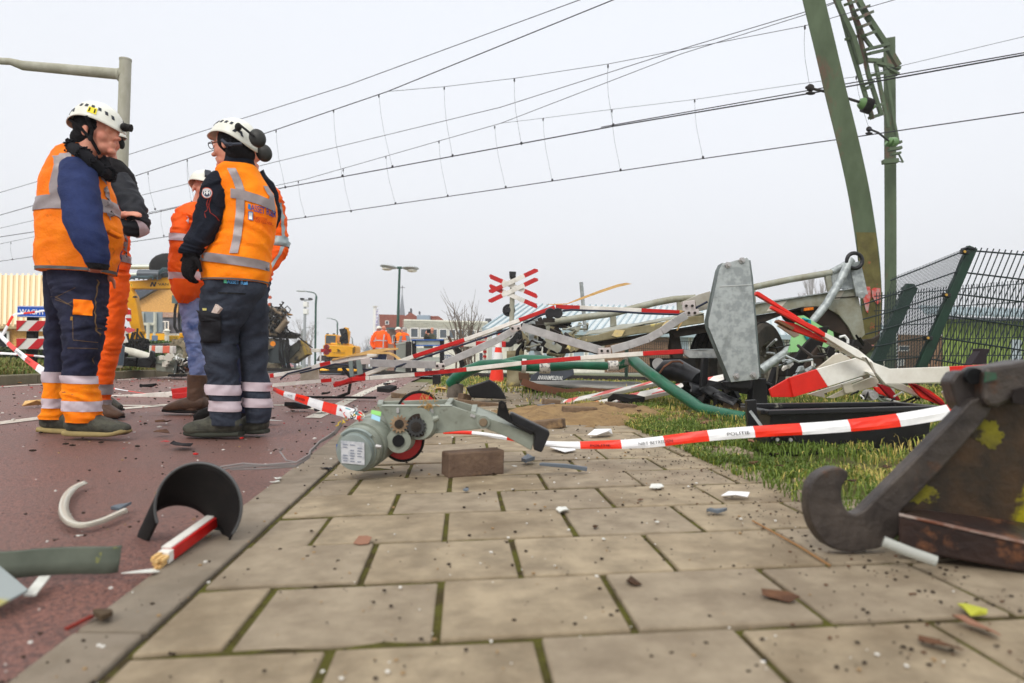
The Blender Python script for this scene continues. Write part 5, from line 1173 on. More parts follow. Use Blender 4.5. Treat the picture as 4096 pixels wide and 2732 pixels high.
for X,Y in ((414,216),(523,181),(480,1086),(612,1079)):
    mb=MB(); c=P(*r8(X,Y),d); mb.cyl(c,c-V(0,.014,0),.024,.022,6); mb.cyl(c-V(0,.012,0),c-V(0,.03,0),.014,.012); obj('bolt',mb,ALU,T,smooth=30)
mb=MB(); mb.plate([r8(440,1180),r8(600,1186),r8(598,1118),r8(410,1130),r8(412,1170)],d+.02,.12); obj('bracket',mb,BLK,T,bevel=.004)
# black crossing drive legs beneath
T=thing('barrier_stand','black steel stand beneath the galvanised guard plate','barrier stand',P(*r8(650,1260),5.0))
obj('leg',MB().plate([r8(600,1390),r8(735,1390),r8(718,1105),r8(615,1105)],5.0,.12),BLK,T,bevel=.006)
obj('leg',MB().plate([r8(203,1172),r8(252,1172),r8(266,945),r8(222,940)],5.2,.06),BLK,T,bevel=.006)
obj('leg',MB().plate([r8(700,1240),r8(785,1240),r8(800,1010),r8(760,1130),r8(680,1120)],5.15,.1),BLKM,T,bevel=.006)
mb=MB()
for a,b in (((250,1145),(620,1215)),((255,1135),(600,1190)),((225,1175),(400,1115))): mb.bar(P(*r8(*a),5.15),P(*r8(*b),5.1),.03 if a[0]!=225 else .012,.03 if a[0]!=225 else .012)
obj('strut',mb,BLK,T)
# big black corrugated pipe part left of guard
T=thing('black_housing','black ribbed drainpipe-like housing with torn mounting plate in the grass','housing',P(*r8(60,1110),5.6))
mb=MB(); mb.tube([P(*r7(1430,1230),5.75),P(*r7(1500,1190),5.65),P(*r7(1590,1190),5.6),P(*r7(1700,1240),5.5),P(*r7(1790,1290),5.4)],[.06,.085,.09,.075,.08],24); obj('barrel',mb,BLK,T,smooth=50)
mb=MB(); mb.plate([r7(1400,1230),r7(1760,1210),r7(1745,1082),r7(1625,1080),r7(1340,1082),r7(1350,1160)],5.95,.02); obj('mounting_plate',mb,BLKM,T)
mb=MB(); mb.cyl(P(*r7(1418,1132),5.93),P(*r7(1418,1132),5.90),.05,.05); obj('plate_hole_rim',mb,ALU,T)
mb=MB(); mb.tube([P(*r7(1420,1230),5.5),P(*r7(1470,1160),5.45),P(*r7(1540,1112),5.45),P(*r7(1610,1110),5.5),P(*r7(1640,1130),5.5)],.008,6); obj('band',mb,mat('strap_brown',()),T)
# torn black shells on the grass
def shell(lab,px,dep,r,arc,ax,L,m=BLK,th=.006,name='shell_fragment',cat='debris',rot0=0,amp=.01,par=None):
    c=P(*px,dep); ax=Vector(ax).normalized(); a=ax.cross(V(0,0,1)).normalized(); b=a.cross(ax); mb=MB(); nu,nv=22,10; vs=[]
    for i in range(nu):
        t=rot0+arc*i/(nu-1)
        for j in range(nv):
            l=(j/(nv-1)-.5)*L*(1+.25*noise.noise(V(i*.35,j,dep))); q=c+ax*l+(a*math.cos(t)+b*math.sin(t))*r*(1+amp*8*noise.noise(V(i*.3,j*.4,r*30))); vs.append(q)
    mb.grid(vs,nu,nv); return obj(name,mb,m,par,label=None if par else lab,cat=None if par else cat,solid=th,smooth=50)
shell('curled black plastic shell left of the guard foot',r8(170,1245),5.4,.085,3.4,(.9,.2,-.25),.22,rot0=0)
shell('crumpled black shell below the guard strut',r8(300,1275),5.3,.08,3.0,(.7,-.5,-.4),.24,rot0=.4,amp=.02)
shell('long dark curved shell under the guard struts',r8(470,1230),5.4,.07,2.6,(1,.1,-.15),.42,rot0=.2)
shell('twisted black shell beside the black box',r8(400,1305),5.0,.06,2.8,(.6,-.6,-.3),.17,rot0=.3,amp=.03)
T=thing('crushed_case','crushed black equipment case heaped under the guard struts','debris',P(*r8(400,1320),5.3))
for i in range(16):
    a=P(*r8(random.uniform(200,560),random.uniform(1190,1310)),random.uniform(5.2,5.6)); obj('case_panel',MB().box(a,(random.uniform(.04,.16),.05,random.uniform(.01,.07)),Matrix.Rotation(random.uniform(0,3),3,'Y')@Matrix.Rotation(random.uniform(0,1),3,'X')),random.choice((BLKM,BLK,STEELD)),T,bevel=.004)
# ================= the black fan-like hood (large disc) behind the green pipe base
mb=MB(); mb.plate([r5(1730,1435),r5(1765,1500),r5(1790,1545),r5(2160,1560),r5(2100,1450),r5(2040,1390),r5(1975,1352),r5(1900,1380)],6.3,.12)
obj('signal_hood',mb,BLK,label='large black curved signal backboard lying beside the green pipe base',cat='signal backboard',bevel=.012)
# ================= green bent pole
T=thing('bent_green_pole','bent green lamp pole lying from its torn base to the grass by the black box','lamp pole',P(*r6(1210,205),7.0))
mb=MB(); pth=[(r5(1575,1400),7.0,.135),(r5(1640,1330),6.95,.135),(r5(1760,1260),6.85,.13),(r5(1900,1205),6.8,.125),(r5(2100,1195),6.7,.12),(r5(2330,1215),6.6,.115),(r7(420,1160),6.5,.105),(r7(620,1150),6.4,.09),(r7(660,1145),6.35,.078),(r7(900,1150),6.2,.075),(r7(1060,1152),6.1,.072),(r7(1140,1130),6.05,.05),(r7(1180,1080),6.0,.045)]
mb.tube([P(*a,b) for a,b,c in pth],[c*.43 if i<9 else c*.5 for i,(a,b,c) in enumerate(pth)],20); obj('upper_tube',mb,GRNP,T,smooth=60)
# green mass: second shorter sleeve overlapping
mb=MB(); mb.tube([P(*r7(20,1120),6.8),P(*r7(200,1100),6.75),P(*r7(400,1110),6.7),P(*r7(560,1130),6.6)],[.03,.055,.06,.05],18); obj('sleeve',mb,GRNP,T,smooth=60)
mb=MB(); pth=[(r7(1190,1095),6.0,.05),(r7(1300,1190),5.7,.047),(r7(1500,1330),5.3,.043),(r7(1680,1450),5.0,.041),(r7(1800,1535),4.85,.041),(r8(330,1375),4.65,.041),(r8(560,1420),4.45,.041)]
mb.tube([P(*a,b) for a,b,c in pth],[c for a,b,c in pth],20); obj('lower_tube',mb,GRNP,T,smooth=60)
mb=MB(); mb.tube([P(*r6(1210,260),7.0),P(*r6(1218,140),7.0),P(*r6(1235,70),7.0)],[.085,.08,.07],20); obj('torn_base',mb,mat('base_grey',(112,104,94),.7,col2=(84,76,68),scale=8,bump=.3),T,smooth=60)
crump([P(*r7(1050,1170),5.95),P(*r7(1230,1130),5.95),P(*r7(1220,1060),5.95),P(*r7(1130,1075),5.95)],0,.008,mat('torn_metal',(150,138,128),.6,.2,col2=(30,90,66),scale=12,thr=(.45,.55)),'torn_joint',T,seed=3,amp=.035,nx=10,ny=8)
STK=mat('sticker_white',(214,210,202),.6,col2=(120,118,120),scale=50,thr=(.5,.6))
def wrap(px,dep,r,axp,L,m,arc=3.6,rot=2.9,name='sticker'):
    c=P(*px,dep); ax=(P(*axp,dep)-c).normalized(); a=ax.cross(V(0,0,1)).normalized(); b=a.cross(ax); mb=MB(); vs=[]
    for i in range(14):
        t=rot+arc*i/13
        for j in range(4): vs.append(c+ax*(j/3-.5)*L+(a*math.cos(t)+b*math.sin(t))*r)
    mb.grid(vs,14,4); return obj(name,mb,m,T,smooth=60)
wrap(r7(1010,1152),6.1,.047,r7(1100,1150),.09,STK,6.28,0); wrap(r7(215,1150),6.55,.066,r7(300,1155),.04,mat('tape_clear',(200,206,200),.4),6.28,0); wrap(r7(400,1160),6.5,.062,r7(500,1158),.1,STK,6.28,0)
# ================= booms
d0=6.0
RW=[WHITE,RED]
pA=[r5(360,1415),r5(700,1297),r5(1210,1107),r5(1745,932),r5(2300,735),r7(170,742),r7(490,625)]
T=thing('barrier_boom','broken red and white barrier boom rising from the road to the black lamp','barrier boom',P(*pA[0],6.2))
def segpx(path,marks):
    """marks: list of (px x position, colour) -> fractions by x"""
    L=[0]
    for a,b in zip(path,path[1:]): L.append(L[-1]+math.hypot(b[0]-a[0],b[1]-a[1]))
    out=[]
    for x,m in marks:
        f=0
        for i,(a,b) in enumerate(zip(path,path[1:])):
            if a[0]<=x<=b[0]: f=(L[i]+(L[i+1]-L[i])*(x-a[0])/(b[0]-a[0]))/L[-1]
        out.append((f,m))
    out[0]=(0,out[0][1]); return out
boom('boom','',pA,.034,segpx(pA,[(pA[0][0],1),(r5(700,0)[0],0),(r5(1210,0)[0],1),(r5(1745,0)[0],0),(r7(180,0)[0],1)]),[6.2,6.18,6.12,6.06,6.0,6,6],dep=.06,par=T)
mb=MB(); mb.tube([P(*r5(x,y+24),6.0) for x,y in ((1000,1200),(1300,1095),(1745,950),(2300,762),(2400,715))]+[P(*r7(360,698),5.95),P(*r7(430,675),5.95)],.009,8); obj('cable',mb,CABLE,T,smooth=60)
obj('boom_end',MB().prism([P(*r5(360,1435),6.2),P(*r5(640,1365),6.2),P(*r5(640,1350),6.2),P(*r5(365,1375),6.2)],(0,.05,0)),RED,T)
pA2=[r7(500,622),r7(710,630),r7(1260,655),r7(1640,674)]
T=thing('barrier_boom','red and white barrier boom running right from the black lamp to the splintered end','barrier boom',P(*pA2[0],6.0))
boom('boom','',pA2,.035,segpx(pA2,[(pA2[0][0],1),(r7(712,0)[0],0),(r7(1262,0)[0],1),(r7(1602,0)[0],2)]),6.0,dep=.06,mats=[WHITE,RED,WOODR],par=T)
mb=MB(); mb.tube([P(*r7(560,658),5.95),P(*r7(640,648),5.95),P(*r7(800,655),5.95),P(*r7(1000,660),5.95),P(*r7(1300,680),5.95),P(*r7(1600,690),5.95),P(*r7(1700,660),5.9),P(*r7(1860,575),5.85)],.009,8); obj('cable',mb,CABLE,T,smooth=60)
mb=MB(); rd=random.Random(2)
for i in range(9): mb.bar(P(*r7(1620+rd.uniform(0,30),rd.uniform(655,690)),6+rd.uniform(-.02,.02)),P(*r7(rd.uniform(1650,1690),rd.uniform(640,700)),6),.008)
mb.bar(P(*r7(1640,740),5.9),P(*r7(1585,832),5.9),.01); obj('splinter',mb,WOODR,T)
T=thing('boom_lamp','small black warning lamp hanging where the two booms meet','lamp',P(*r7(480,715),5.95))
mb=MB(); mb.plate([r7(418,718),r7(555,700),r7(553,632),r7(408,652),r7(412,665),r7(425,672)],5.93,.08); obj('housing',mb,BLKM,T,bevel=.006)
mb=MB()
for X in (450,515):
    c=P(*r7(X,678),5.92); mb.cyl(c,c-V(0,.02,0),.045,.04)
obj('lens_ring',mb,BLK,T,smooth=40)
pB=[(1050,1541),(1200,1531),r5(228,1367),r5(700,1345)]
pB=[r4(1010,1028),r4(1440,990),r5(340,1358)]
T=thing('barrier_boom','lower red and white boom emerging from behind the right worker\'s leg','barrier boom',P(*pB[0],6.1))
boom('boom','',pB,.032,segpx(pB,[(pB[0][0],1),(r4(1030,0)[0],0),(r4(1437,0)[0],1),(r4(1525,0)[0],0),(r5(338,0)[0],0)]),6.25,dep=.06,par=T)
pB=[r5(370,1385),r5(715,1352),r5(835,1310)]
pB2=[r5(560,1350),r5(740,1337),r5(1245,1298),r5(1795,1242),r7(245,1120),r7(765,1077),r7(1310,1040),r7(1645,1022)]
T=thing('barrier_boom','long low red and white boom bending over the green pole to the guard plate','barrier boom',P(*pB2[0],6.1))
boom('boom','',pB2,.036,segpx(pB2,[(pB2[0][0],1),(r5(720,0)[0],0),(r5(1247,0)[0],1),(r5(1797,0)[0],0),(r7(246,0)[0],1),(r7(765,0)[0],0),(r7(1310,0)[0],1)]),[6.15,6.1,6.05,6,5.9,5.8,5.6,5.45],dep=.06,par=T)
obj('steel_arm',MB().plate([r7(1645,1045),r7(1700,1080),r7(1945,1082),r7(1940,998),r7(1800,998),r7(1645,1008)],[5.45,5.4,5.2,5.2,5.3,5.45],.04),GALV,T,bevel=.004)
# boom C with splintered plywood
pC=[r4(1012,948),r5(0,1270),r5(218,1203),r5(520,1140),r5(800,1098)]
T=thing('barrier_boom','white and red boom with splintered plywood top left of the link bars','barrier boom',P(*pC[0],6.2))
boom('boom','',pC,.036,segpx(pC,[(pC[0][0],1),(r4(1045,0)[0],0),(r5(218,0)[0],1),(r5(328,0)[0],0)]),6.25,dep=.07,par=T)
obj('splintered_plywood',MB().prism([P(*r5(x,y),6.2) for x,y in ((330,1158),(520,1115),(800,1082),(900,1050),(1022,1038),(1020,1022),(900,1025),(750,1040),(620,1075),(480,1110),(340,1135))],(0,.05,0)),WOODR,T)
mb=MB(); 
for a,b in (((800,1075),(930,1075)),((930,1075),(985,1100)),((985,1100),(1050,1150))): mb.bar(P(*r5(*a),6.15),P(*r5(*b),6.15),.035,.02)
obj('splinter',mb,WOODR,T)
obj('white_tip',MB().plate([r5(690,1125),r5(800,1112),r5(808,1088),r5(700,1085)],6.16,.06),WHITE,T,bevel=.004)
mb=MB(); mb.tube([P(*r5(x,y),6.15) for x,y in ((0,1285),(100,1262),(250,1222),(370,1190),(480,1200),(600,1235),(700,1250),(800,1240))],.008,8); mb.tube([P(*r4(x,y),6.2) for x,y in ((1090,975),(1150,930),(1250,905),(1350,880))],.008,8); obj('cable',mb,CABLE,T,smooth=60)
obj('sign_plate',MB().plate([r5(0,1365),r5(195,1350),r5(190,1245),r5(60,1255),r5(5,1280)],6.3,.03),mat('plate_cream',(214,208,194),.5,col2=(190,180,160),scale=8),T,bevel=.004)
for pts in ([(520,1325),(560,1322),(545,1155),(505,1160)],[(598,1310),(655,1295),(640,1150),(585,1150)]): obj('steel_leg',MB().plate([r5(*p) for p in pts],6.12,.03),mat('leg_grey_green',(130,142,138),.5,.3),T,bevel=.003)
obj('bracket',MB().plate([r5(640,1195),r5(735,1190),r5(728,1120),r5(630,1135)],6.1,.02),mat('bracket_pale',(200,190,186),.45,.3),T,bevel=.003)
# link bars
T=thing('link_bars','pale aluminium link bars bolted in a zigzag between the booms','link bar',P(*r5(1450,1240),5.95))
def flat(name,path,w,dep,m=ALU):
    mb=MB()
    for (a,da),(b,db) in zip(path,path[1:]): mb.bar(P(*a,da),P(*b,db),.012,w,up=(0,0,1))
    return obj(name,mb,m,T,bevel=.002)
flat('bar',[(r5(735,1180),6.1),(r5(1100,1192),6.0),(r5(1420,1200),5.95)],.065,0)
flat('bar',[(r5(1500,1190),5.95),(r5(1800,1060),5.95),(r5(2050,945),5.95),(r5(2235,840),5.95)],.06,0)
flat('bar',[(r7(195,800),5.95),(r7(520,900),5.93),(r7(900,1010),5.9)],.07,0)
flat('bar',[(r7(1000,1005),5.85),(r7(1150,965),5.83),(r7(1330,905),5.82),(r7(1450,840),5.8),(r7(1560,760),5.8),(r7(1670,695),5.8)],.065,0)
for pts in ([r5(1410,1250),r5(1515,1240),r5(1510,1180),r5(1425,1185)],[r7(90,835),r7(115,850),r7(195,825),r7(185,775),r7(105,790)],[r7(882,1048),r7(995,1042),r7(992,985),r7(882,992)],[r7(1640,700),r7(1720,705),r7(1790,680),r7(1780,640),r7(1660,655)],[r7(1640,660),r7(1755,655),r7(1745,560),r7(1640,575)]):
    o=obj('bracket',MB().plate(pts,5.84,.02),mat('bracket_pale',()),T,bevel=.003)
    cx=sum(p[0] for p in pts)/len(pts); cy=sum(p[1] for p in pts)/len(pts); mb=MB()
    for s in(-1,1): c=P(cx+s*12,cy,5.83); mb.cyl(c,c-V(0,.012,0),.012,.012,6)
    obj('bolt',mb,STEELD,o)
obj('boom_stub',MB().plate([r7(1660,690),r7(1870,640),r7(1890,560),r7(1885,480),r7(1780,510),r7(1635,575),r7(1632,600),r7(1750,575),r7(1760,650)],5.9,.06),mat('stub_grey',(172,168,158),.6,.1,col2=(150,144,130),scale=8),label='grey torn boom stub bolted left of the galvanised guard top',cat='boom stub',bevel=.004)
mb=MB(); mb.plate([r7(410,598),r7(500,605),r7(600,598),r7(730,555),r7(900,495),r7(1050,445),r7(1180,415),r7(1130,405),r7(1050,420),r7(900,470),r7(730,535),r7(600,590)],6.02,.012); obj('wood_splinter',mb,WOODR,label='long thin pale wood splinter rising above the booms against the sky',cat='splinter')
mb=MB(); mb.bar(P(*r7(765,845),9),P(*r7(727,400),9),.05,.03); obj('steel_stake',mb,GALV,label='thin grey steel stake standing behind the trailer rail',cat='stake')
# ================= fallen warning blades (faded)
FR=mat('faded_red_stripe',(222,104,98),.5,col2=(208,84,78),scale=6)
def blade2(lab,pts,dep,marks):
    T=thing('warning_board',lab,'warning board',P(*pts[0],dep)); a,b,c,e=pts
    q=lambda u,v:((a[0]*(1-u)+b[0]*u)*(1-v)+(e[0]*(1-u)+c[0]*u)*v,(a[1]*(1-u)+b[1]*u)*(1-v)+(e[1]*(1-u)+c[1]*u)*v)
    de=lambda u,v:dep+1.0*u*.3+.1*v
    obj('board',MB().prism([P(*q(u,v),de(u,v)) for u,v in ((-.01,.4),(0,0),(1,0),(1,1),(0,1))],(0,.02,-.035)),WHITE,T,bevel=.006)
    for u0,u1,k in marks:
      mb=MB(); mb.prism([P(*q(u,v),de(u,v)-.004)+V(0,0,.002) for u,v in ((u0,.08),(u1,.08),(min(u1+k,1),.92),(min(u0+k,1),.92))],(0,0,-.003)); obj('stripe',mb,FR,T)
blade2('rear of two faded white and red blades lying on the torn pavement',[r7(565,1490),r7(1400,1300),r7(1480,1260),r7(560,1455)],5.95,[(0,.1,.06),(.3,.48,.12),(.72,.86,.1)])
blade2('front of two faded white and red blades lying by the bricks',[r7(830,1520),r7(2010,1275),r7(2000,1222),r7(700,1495)],5.75,[(0,.08,.05),(.2,.32,.1),(.45,.6,.1),(.75,.85,.08)])
# ================= fallen crosses (white/red big boards)
T=thing('fallen_cross','crumpled white and red crossing cross heaped behind the black box','crossing sign',P(*r8(1500,1230),4.0))
WB=mat('board_white_bright',(242,240,232),.5,col2=(212,206,194),scale=4,col3=(150,140,124),s3=22,t3=(.70,.76)); RB_=mat('board_red_bright',(226,42,28),.42,col2=(204,34,22),scale=5)
WG=mat('board_back_cream',(198,192,176),.6,col2=(178,170,150),scale=6)
def p8(pts,o,th,m,name='board',dz=4.0): return obj(name,MB().plate([r8(*p) for p in pts],[dz+k for k in o] if isinstance(o,list) else dz+o,th),m,T,bevel=.003)
p8([(930,1252),(1200,1170),(1112,1032),(895,1100)],0,.02,RB_); p8([(760,1252),(930,1252),(948,1200),(895,1100),(740,1190)],.02,.02,RB_)
p8([(1200,1170),(1520,1068),(1600,1085),(1608,1070),(1480,935),(1420,945),(1112,1032)],0,.02,WB)
p8([(1100,1100),(1115,1030),(1250,920),(1300,905),(1380,950)],.12,.02,WG)
p8([(1520,1070),(1590,1100),(1605,1088),(1600,1060),(1500,1050)],-.03,.03,WB)
p8([(1190,1258),(1240,1262),(1600,1160),(1590,1100),(1545,1095),(1400,1150),(1330,1190)],.06,.02,WG); p8([(1310,1150),(1340,1225),(1410,1210),(1380,1140)],.03,.02,WG); p8([(1040,1230),(1180,1258),(1170,1225),(1480,1110),(1470,1095)],.08,.02,WB)
# upper beams
p8([(636,448),(1010,665),(1010,648),(660,425),(640,422)],-.1,.035,RB_); p8([(1010,665),(1060,690),(1010,648),(1005,640)],-.1,.04,RB_)
p8([(752,555),(800,580),(1176,780),(1180,750),(1110,700),(800,552),(758,533)],-.12,.03,RB_)
p8([(1176,780),(1420,935),(1520,975),(1545,965),(1440,880),(1270,790),(1180,745)],-.12,.04,WB)
p8([(800,660),(925,730),(1190,825),(1200,815),(1060,730),(960,680),(810,643)],-.08,.03,RB_); p8([(800,660),(812,642),(940,705),(925,728)],-.10,.05,mat('cut_brown',(120,84,60),.8))
p8([(805,692),(940,785),(980,765),(960,735),(830,670)],0,.02,WG); p8([(1190,825),(1400,940),(1410,925),(1200,790)],-.08,.03,WB)
p8([(1480,935),(1545,965),(1690,1130),(1660,1150),(1600,1080)],-.15,.03,WB); p8([(1500,940),(1520,975),(1640,1140),(1625,1150)],-.18,.02,GALVO)
q=lambda X,Y:f2(X,Y)
def p2(pts,o,th,m,name='board'): return obj(name,MB().plate([f2(*p) for p in pts],4.0+o,th),m,T,bevel=.003)
p2([(850,292),(1260,280),(1252,182),(880,196),(760,150),(790,220)],-.2,.025,WB); p2([(1252,284),(1719,258),(1719,160),(1640,160),(1252,182)],-.2,.025,RB_)
p2([(830,290),(1060,372),(1100,370),(960,290)],-.1,.03,WB); p2([(1000,290),(1050,350),(1080,380),(1240,440),(1210,390),(1130,330),(1040,290)],-.15,.02,RB_); p2([(1020,290),(1210,430),(1240,440),(1225,415),(1060,300)],-.17,.02,mat('dark_red',(140,20,30),.6))
p2([(800,290),(900,395),(950,395),(870,300)],.05,.03,mat('dark_red',())); p2([(810,310),(860,370),(800,350),(778,310)],0,.02,RB_); p2([(1210,340),(1255,430),(1275,400),(1250,315)],-.2,.02,WB)
mb=MB(); c=P(*f2(850,345),4.1); mb.cyl(c,c+V(0,.03,0),.056,.056,28); mb.cyl(c-V(0,.01,0),c,.042,.042,28); obj('cable_reel',mb,mat('reel_grey',(150,160,150),.5),T,smooth=40)
mb=MB(); c=P(*f2(762,362),3.95); mb.cyl(c,c-V(0,.03,0),.025,.024,20); mb.cyl(c-V(0,.03,0),c-V(0,.035,0),.009); mb.cyl(c+V(0,.0,0),c+V(0,.05,0),.032,.032,20); obj('motor_flange',mb,ALU,T,smooth=40)
mb=MB(); rd=random.Random(6)
for i in range(16):
    x,y=rd.uniform(660,1140),rd.uniform(340,400); mb.tube([P(*f2(x,y),4),P(*f2(x+rd.uniform(-60,60),y+rd.uniform(-25,10)),3.95),P(*f2(x+rd.uniform(-80,80),y+rd.uniform(0,30)),3.9)],.005,5,mi=rd.choice((0,1)))
obj('loose_wire',mb,[mat('wire_white',()),BLKM],T)
T=thing('bent_bars','tangle of thin bent bars and cables between the trailer wheel and the white boards','scrap bars',P(*r8(900,1200),4.9))
for i in range(22):
    rr=random.Random(300+i); X,Y=rr.uniform(740,1560),rr.uniform(800,1180); q=[(X,Y)]
    for k in range(3): q.append((min(max(q[-1][0]+rr.uniform(-110,110),720),1560),min(max(q[-1][1]+rr.uniform(-70,80),860),1230)))
    mb=MB(); mb.tube([P(*r8(x,y),4.9+rr.uniform(0,.5)) for x,y in q],rr.uniform(.005,.014),6); obj('bar',mb,rr.choice((GALV,BLKM,STEELD,WHITE,BLKM)),T,smooth=40)
# green/blue graffiti panel and dark scrap behind
T=thing('graffiti_panel','pale green panel with blue scribble leaning behind the diagonal tube','panel',P(*r8(1080,860),7.3))
obj('panel',MB().plate([r8(890,900),r8(1260,880),r8(1240,740),r8(1140,690),r8(1010,610),r8(960,615)],7.3,.03),mat('panel_green',(160,214,150),.6,col2=(140,196,130),scale=5),T)
mb=MB(); mb.tube([P(*r8(x,y),7.28) for x,y in ((1020,760),(1040,800),(1060,770),(1075,800),(1050,650),(1000,640))],.018,6); obj('scribble',mb,mat('graffiti_blue',(30,140,150),.6),T)
T=thing('scrap_heap','dark heap of twisted steel plates below the wheel arch','scrap heap',P(*r8(1200,1060),5.4))
for i,(pts,m,o) in enumerate([([(880,1090),(1040,1040),(1100,960),(1150,870),(1210,700),(1150,700),(1020,840),(890,1010)],BLKM,0),([(1000,1050),(1100,1020),(1210,960),(1150,850),(1130,850),(1060,930)],mat('arch_brown',()),-.1),([(1200,970),(1215,960),(1160,860),(1130,845),(1150,880)],GALVO,-.15),([(1180,960),(1300,900),(1420,860),(1480,880),(1440,800),(1290,800),(1180,880)],BLKM,.1),([(1400,880),(1500,920),(1560,860),(1500,800),(1430,820)],STEELD,.2),([(960,1060),(1020,1040),(1010,1005),(985,1010)],GALV,-.2),([(1340,850),(1560,840),(1600,800),(1610,760),(1560,790),(1420,805)],CH,.3)]):
    obj('bent_plate',MB().plate([r8(*p) for p in pts],5.6+o,.05),m,T,bevel=.005)
mb=MB()
for i in range(12):
    x,y=rd.uniform(1180,1460),rd.uniform(780,930); mb.tube([P(*r8(x,y),5.4),P(*r8(x+rd.uniform(-40,40),y+rd.uniform(-40,40)),5.3),P(*r8(x+rd.uniform(-60,60),y+rd.uniform(-30,60)),5.4)],.008,5)
mb.tube([P(*r8(1290,780),5.2),P(*r8(1330,770),5.2),P(*r8(1355,800),5.2),P(*r8(1355,830),5.2)],.01,6,mi=1); obj('cable',mb,[BLKM,mat('wire_white',())],T)
# ================= black box
T=thing('black_crate','long open black plastic crate lying in the grass under the tape','crate',P(*f2(560,740),3.1))
a=[f2(110,740),f2(1110,720),f2(1140,440),f2(130,470)]
A0=P(*a[0],3.15);A1=P(*a[1],3.25);A2=P(*a[2],3.25);A3=P(*a[3],3.15)
mb=MB(); back=V(.02,.34,.0)
mb.prism([A0,A1,A2,A3],(0,.012,0)); obj('front_wall',mb,BLK,T,bevel=.003)
mb=MB(); mb.prism([A0+back,A1+back,A2+back,A3+back],(0,.012,0)); obj('back_wall',mb,BLK,T)
obj('end_wall',MB().prism([A0,A3,A3+back,A0+back],(.012,0,0)),BLK,T); obj('end_wall',MB().prism([A1,A2,A2+back,A1+back],(-.012,0,0)),BLK,T)
mb=MB(); mb.prism([A0,A1,A1+back,A0+back],(0,0,.012)); obj('bottom',mb,BLK,T)
mb=MB(); e1=P(*f2(0,400),3.05); 
for p,q in ((A3+V(-.03,-.02,.0),A2+V(.02,-.02,0)),(A3+back+V(-.03,.02,.01),A2+back+V(.02,.02,0))): mb.bar(p,q,.05,.022)
mb.bar(A3+V(-.02,0,0),A3+back+V(-.02,0,0),.05,.022); mb.bar(A2+V(.0,0,0),A2+back,.05,.022); obj('rim',mb,mat('rim_black',(24,24,26),.35,col3=(150,148,134),s3=9,t3=(.60,.66)),T,bevel=.004)
mb=MB(); mb.prism([P(*f2(*p),3.12) for p in ((-10,560),(80,560),(45,470),(40,390),(-20,395))],(0,.03,0)); obj('hinge_plate',mb,BLK,T,bevel=.003)
mb=MB(); mb.bar(P(*f2(0,460),3.08),P(*f2(75,560),3.06),.012); obj('stay',mb,GALV,T)
mb=MB(); c=P(*f2(210,640),3.13); mb.tube([c+V(-.05,0,0),c+V(-.03,-.01,.03),c+V(.03,-.01,.03),c+V(.05,0,0)],.008,8)
for s in(-1,1): mb.cyl(c+V(.03*s,-.01,0),c+V(.03*s,0,0),.008,mi=1)
obj('latch',mb,[BLK,ALU],T,smooth=40)
# ================= right mesh fence, leaning
d=6.6
F=lambda X,Y,o=0:P(*f4(X,Y),d+o)
T=thing('mesh_fence','leaning dark green double wire fence at the right edge with a tilted post','fence',F(860,1270))
mb=MB(); mb.bar(F(1315,200,0),F(850,1290,0),.085,.06,up=(0,1,0)); obj('post',mb,GRNF,T,bevel=.006); obj('post_cap',MB().plate([f4(1272,205),f4(1355,222),f4(1345,205),f4(1280,192)],d-.05,.1),BLK,T)
for X,Y in ((1255,238),(1090,625),(926,1012)):
    mb=MB(); mb.plate([f4(X-28,Y+16),f4(X+40,Y+24),f4(X+44,Y-14),f4(X-24,Y-20)],d-.09,.04); c=P(*f4(X,Y),d-.1); mb2=MB().cyl(c,c+V(0,.02,0),.012); o=obj('clamp',mb,BLK,T,bevel=.004); obj('screw',mb2,mat('brass',(190,150,70),.4,.7),o)
# left panel: horizontals given by their pixel ends
H=[[(585,498),(900,375),(1250,232)],[(325,718),(560,640),(820,545),(1180,418)],[(340,845),(560,785),(820,700),(1080,622)],[(365,980),(560,925),(760,870),(1015,802)],[(250,1108),(480,1085),(700,1040),(912,1000)],[(410,1225),(620,1205),(845,1185)]]
mb=MB()
for h in H:
    for o in (-.015,.015): mb.tube([F(*p,o) for p in h],.007,6)
for i in range(50):   # verticals, leaning
    u=i/49; tx=600+u*650; ty=(498+(375-498)*(tx-585)/315) if tx<900 else (375+(232-375)*(tx-900)/350); bx=395+u*450; mb.bar(F(tx+8,ty-26),F(bx,1290),.0036)
obj('mesh_panel',mb,WIRE,T)
mb=MB()
HR=[[(1290,228),(1783,268)],[(1190,418),(1783,490)],[(1120,612),(1783,690)],[(1050,806),(1783,910)],[(975,1000),(1783,1125)],[(890,1192),(1400,1275),(1783,1330)]]
for h in HR:
    for o in (-.015,.015): 
        (x0,y0),(x1,y1)=h[0],h[-1]; mb.tube([F(*p,o-.0*i) for i,p in enumerate(h)]+[F(x1+250,y1+(y1-y0)*.3,o)],.008,6)
for i in range(30):
    tx=1335+i*54; ty=230+(tx-1290)*.08; mb.bar(F(tx+15,ty-34),F(tx-400-i*2,ty+1010),.008)
obj('mesh_panel',mb,WIRE,T)
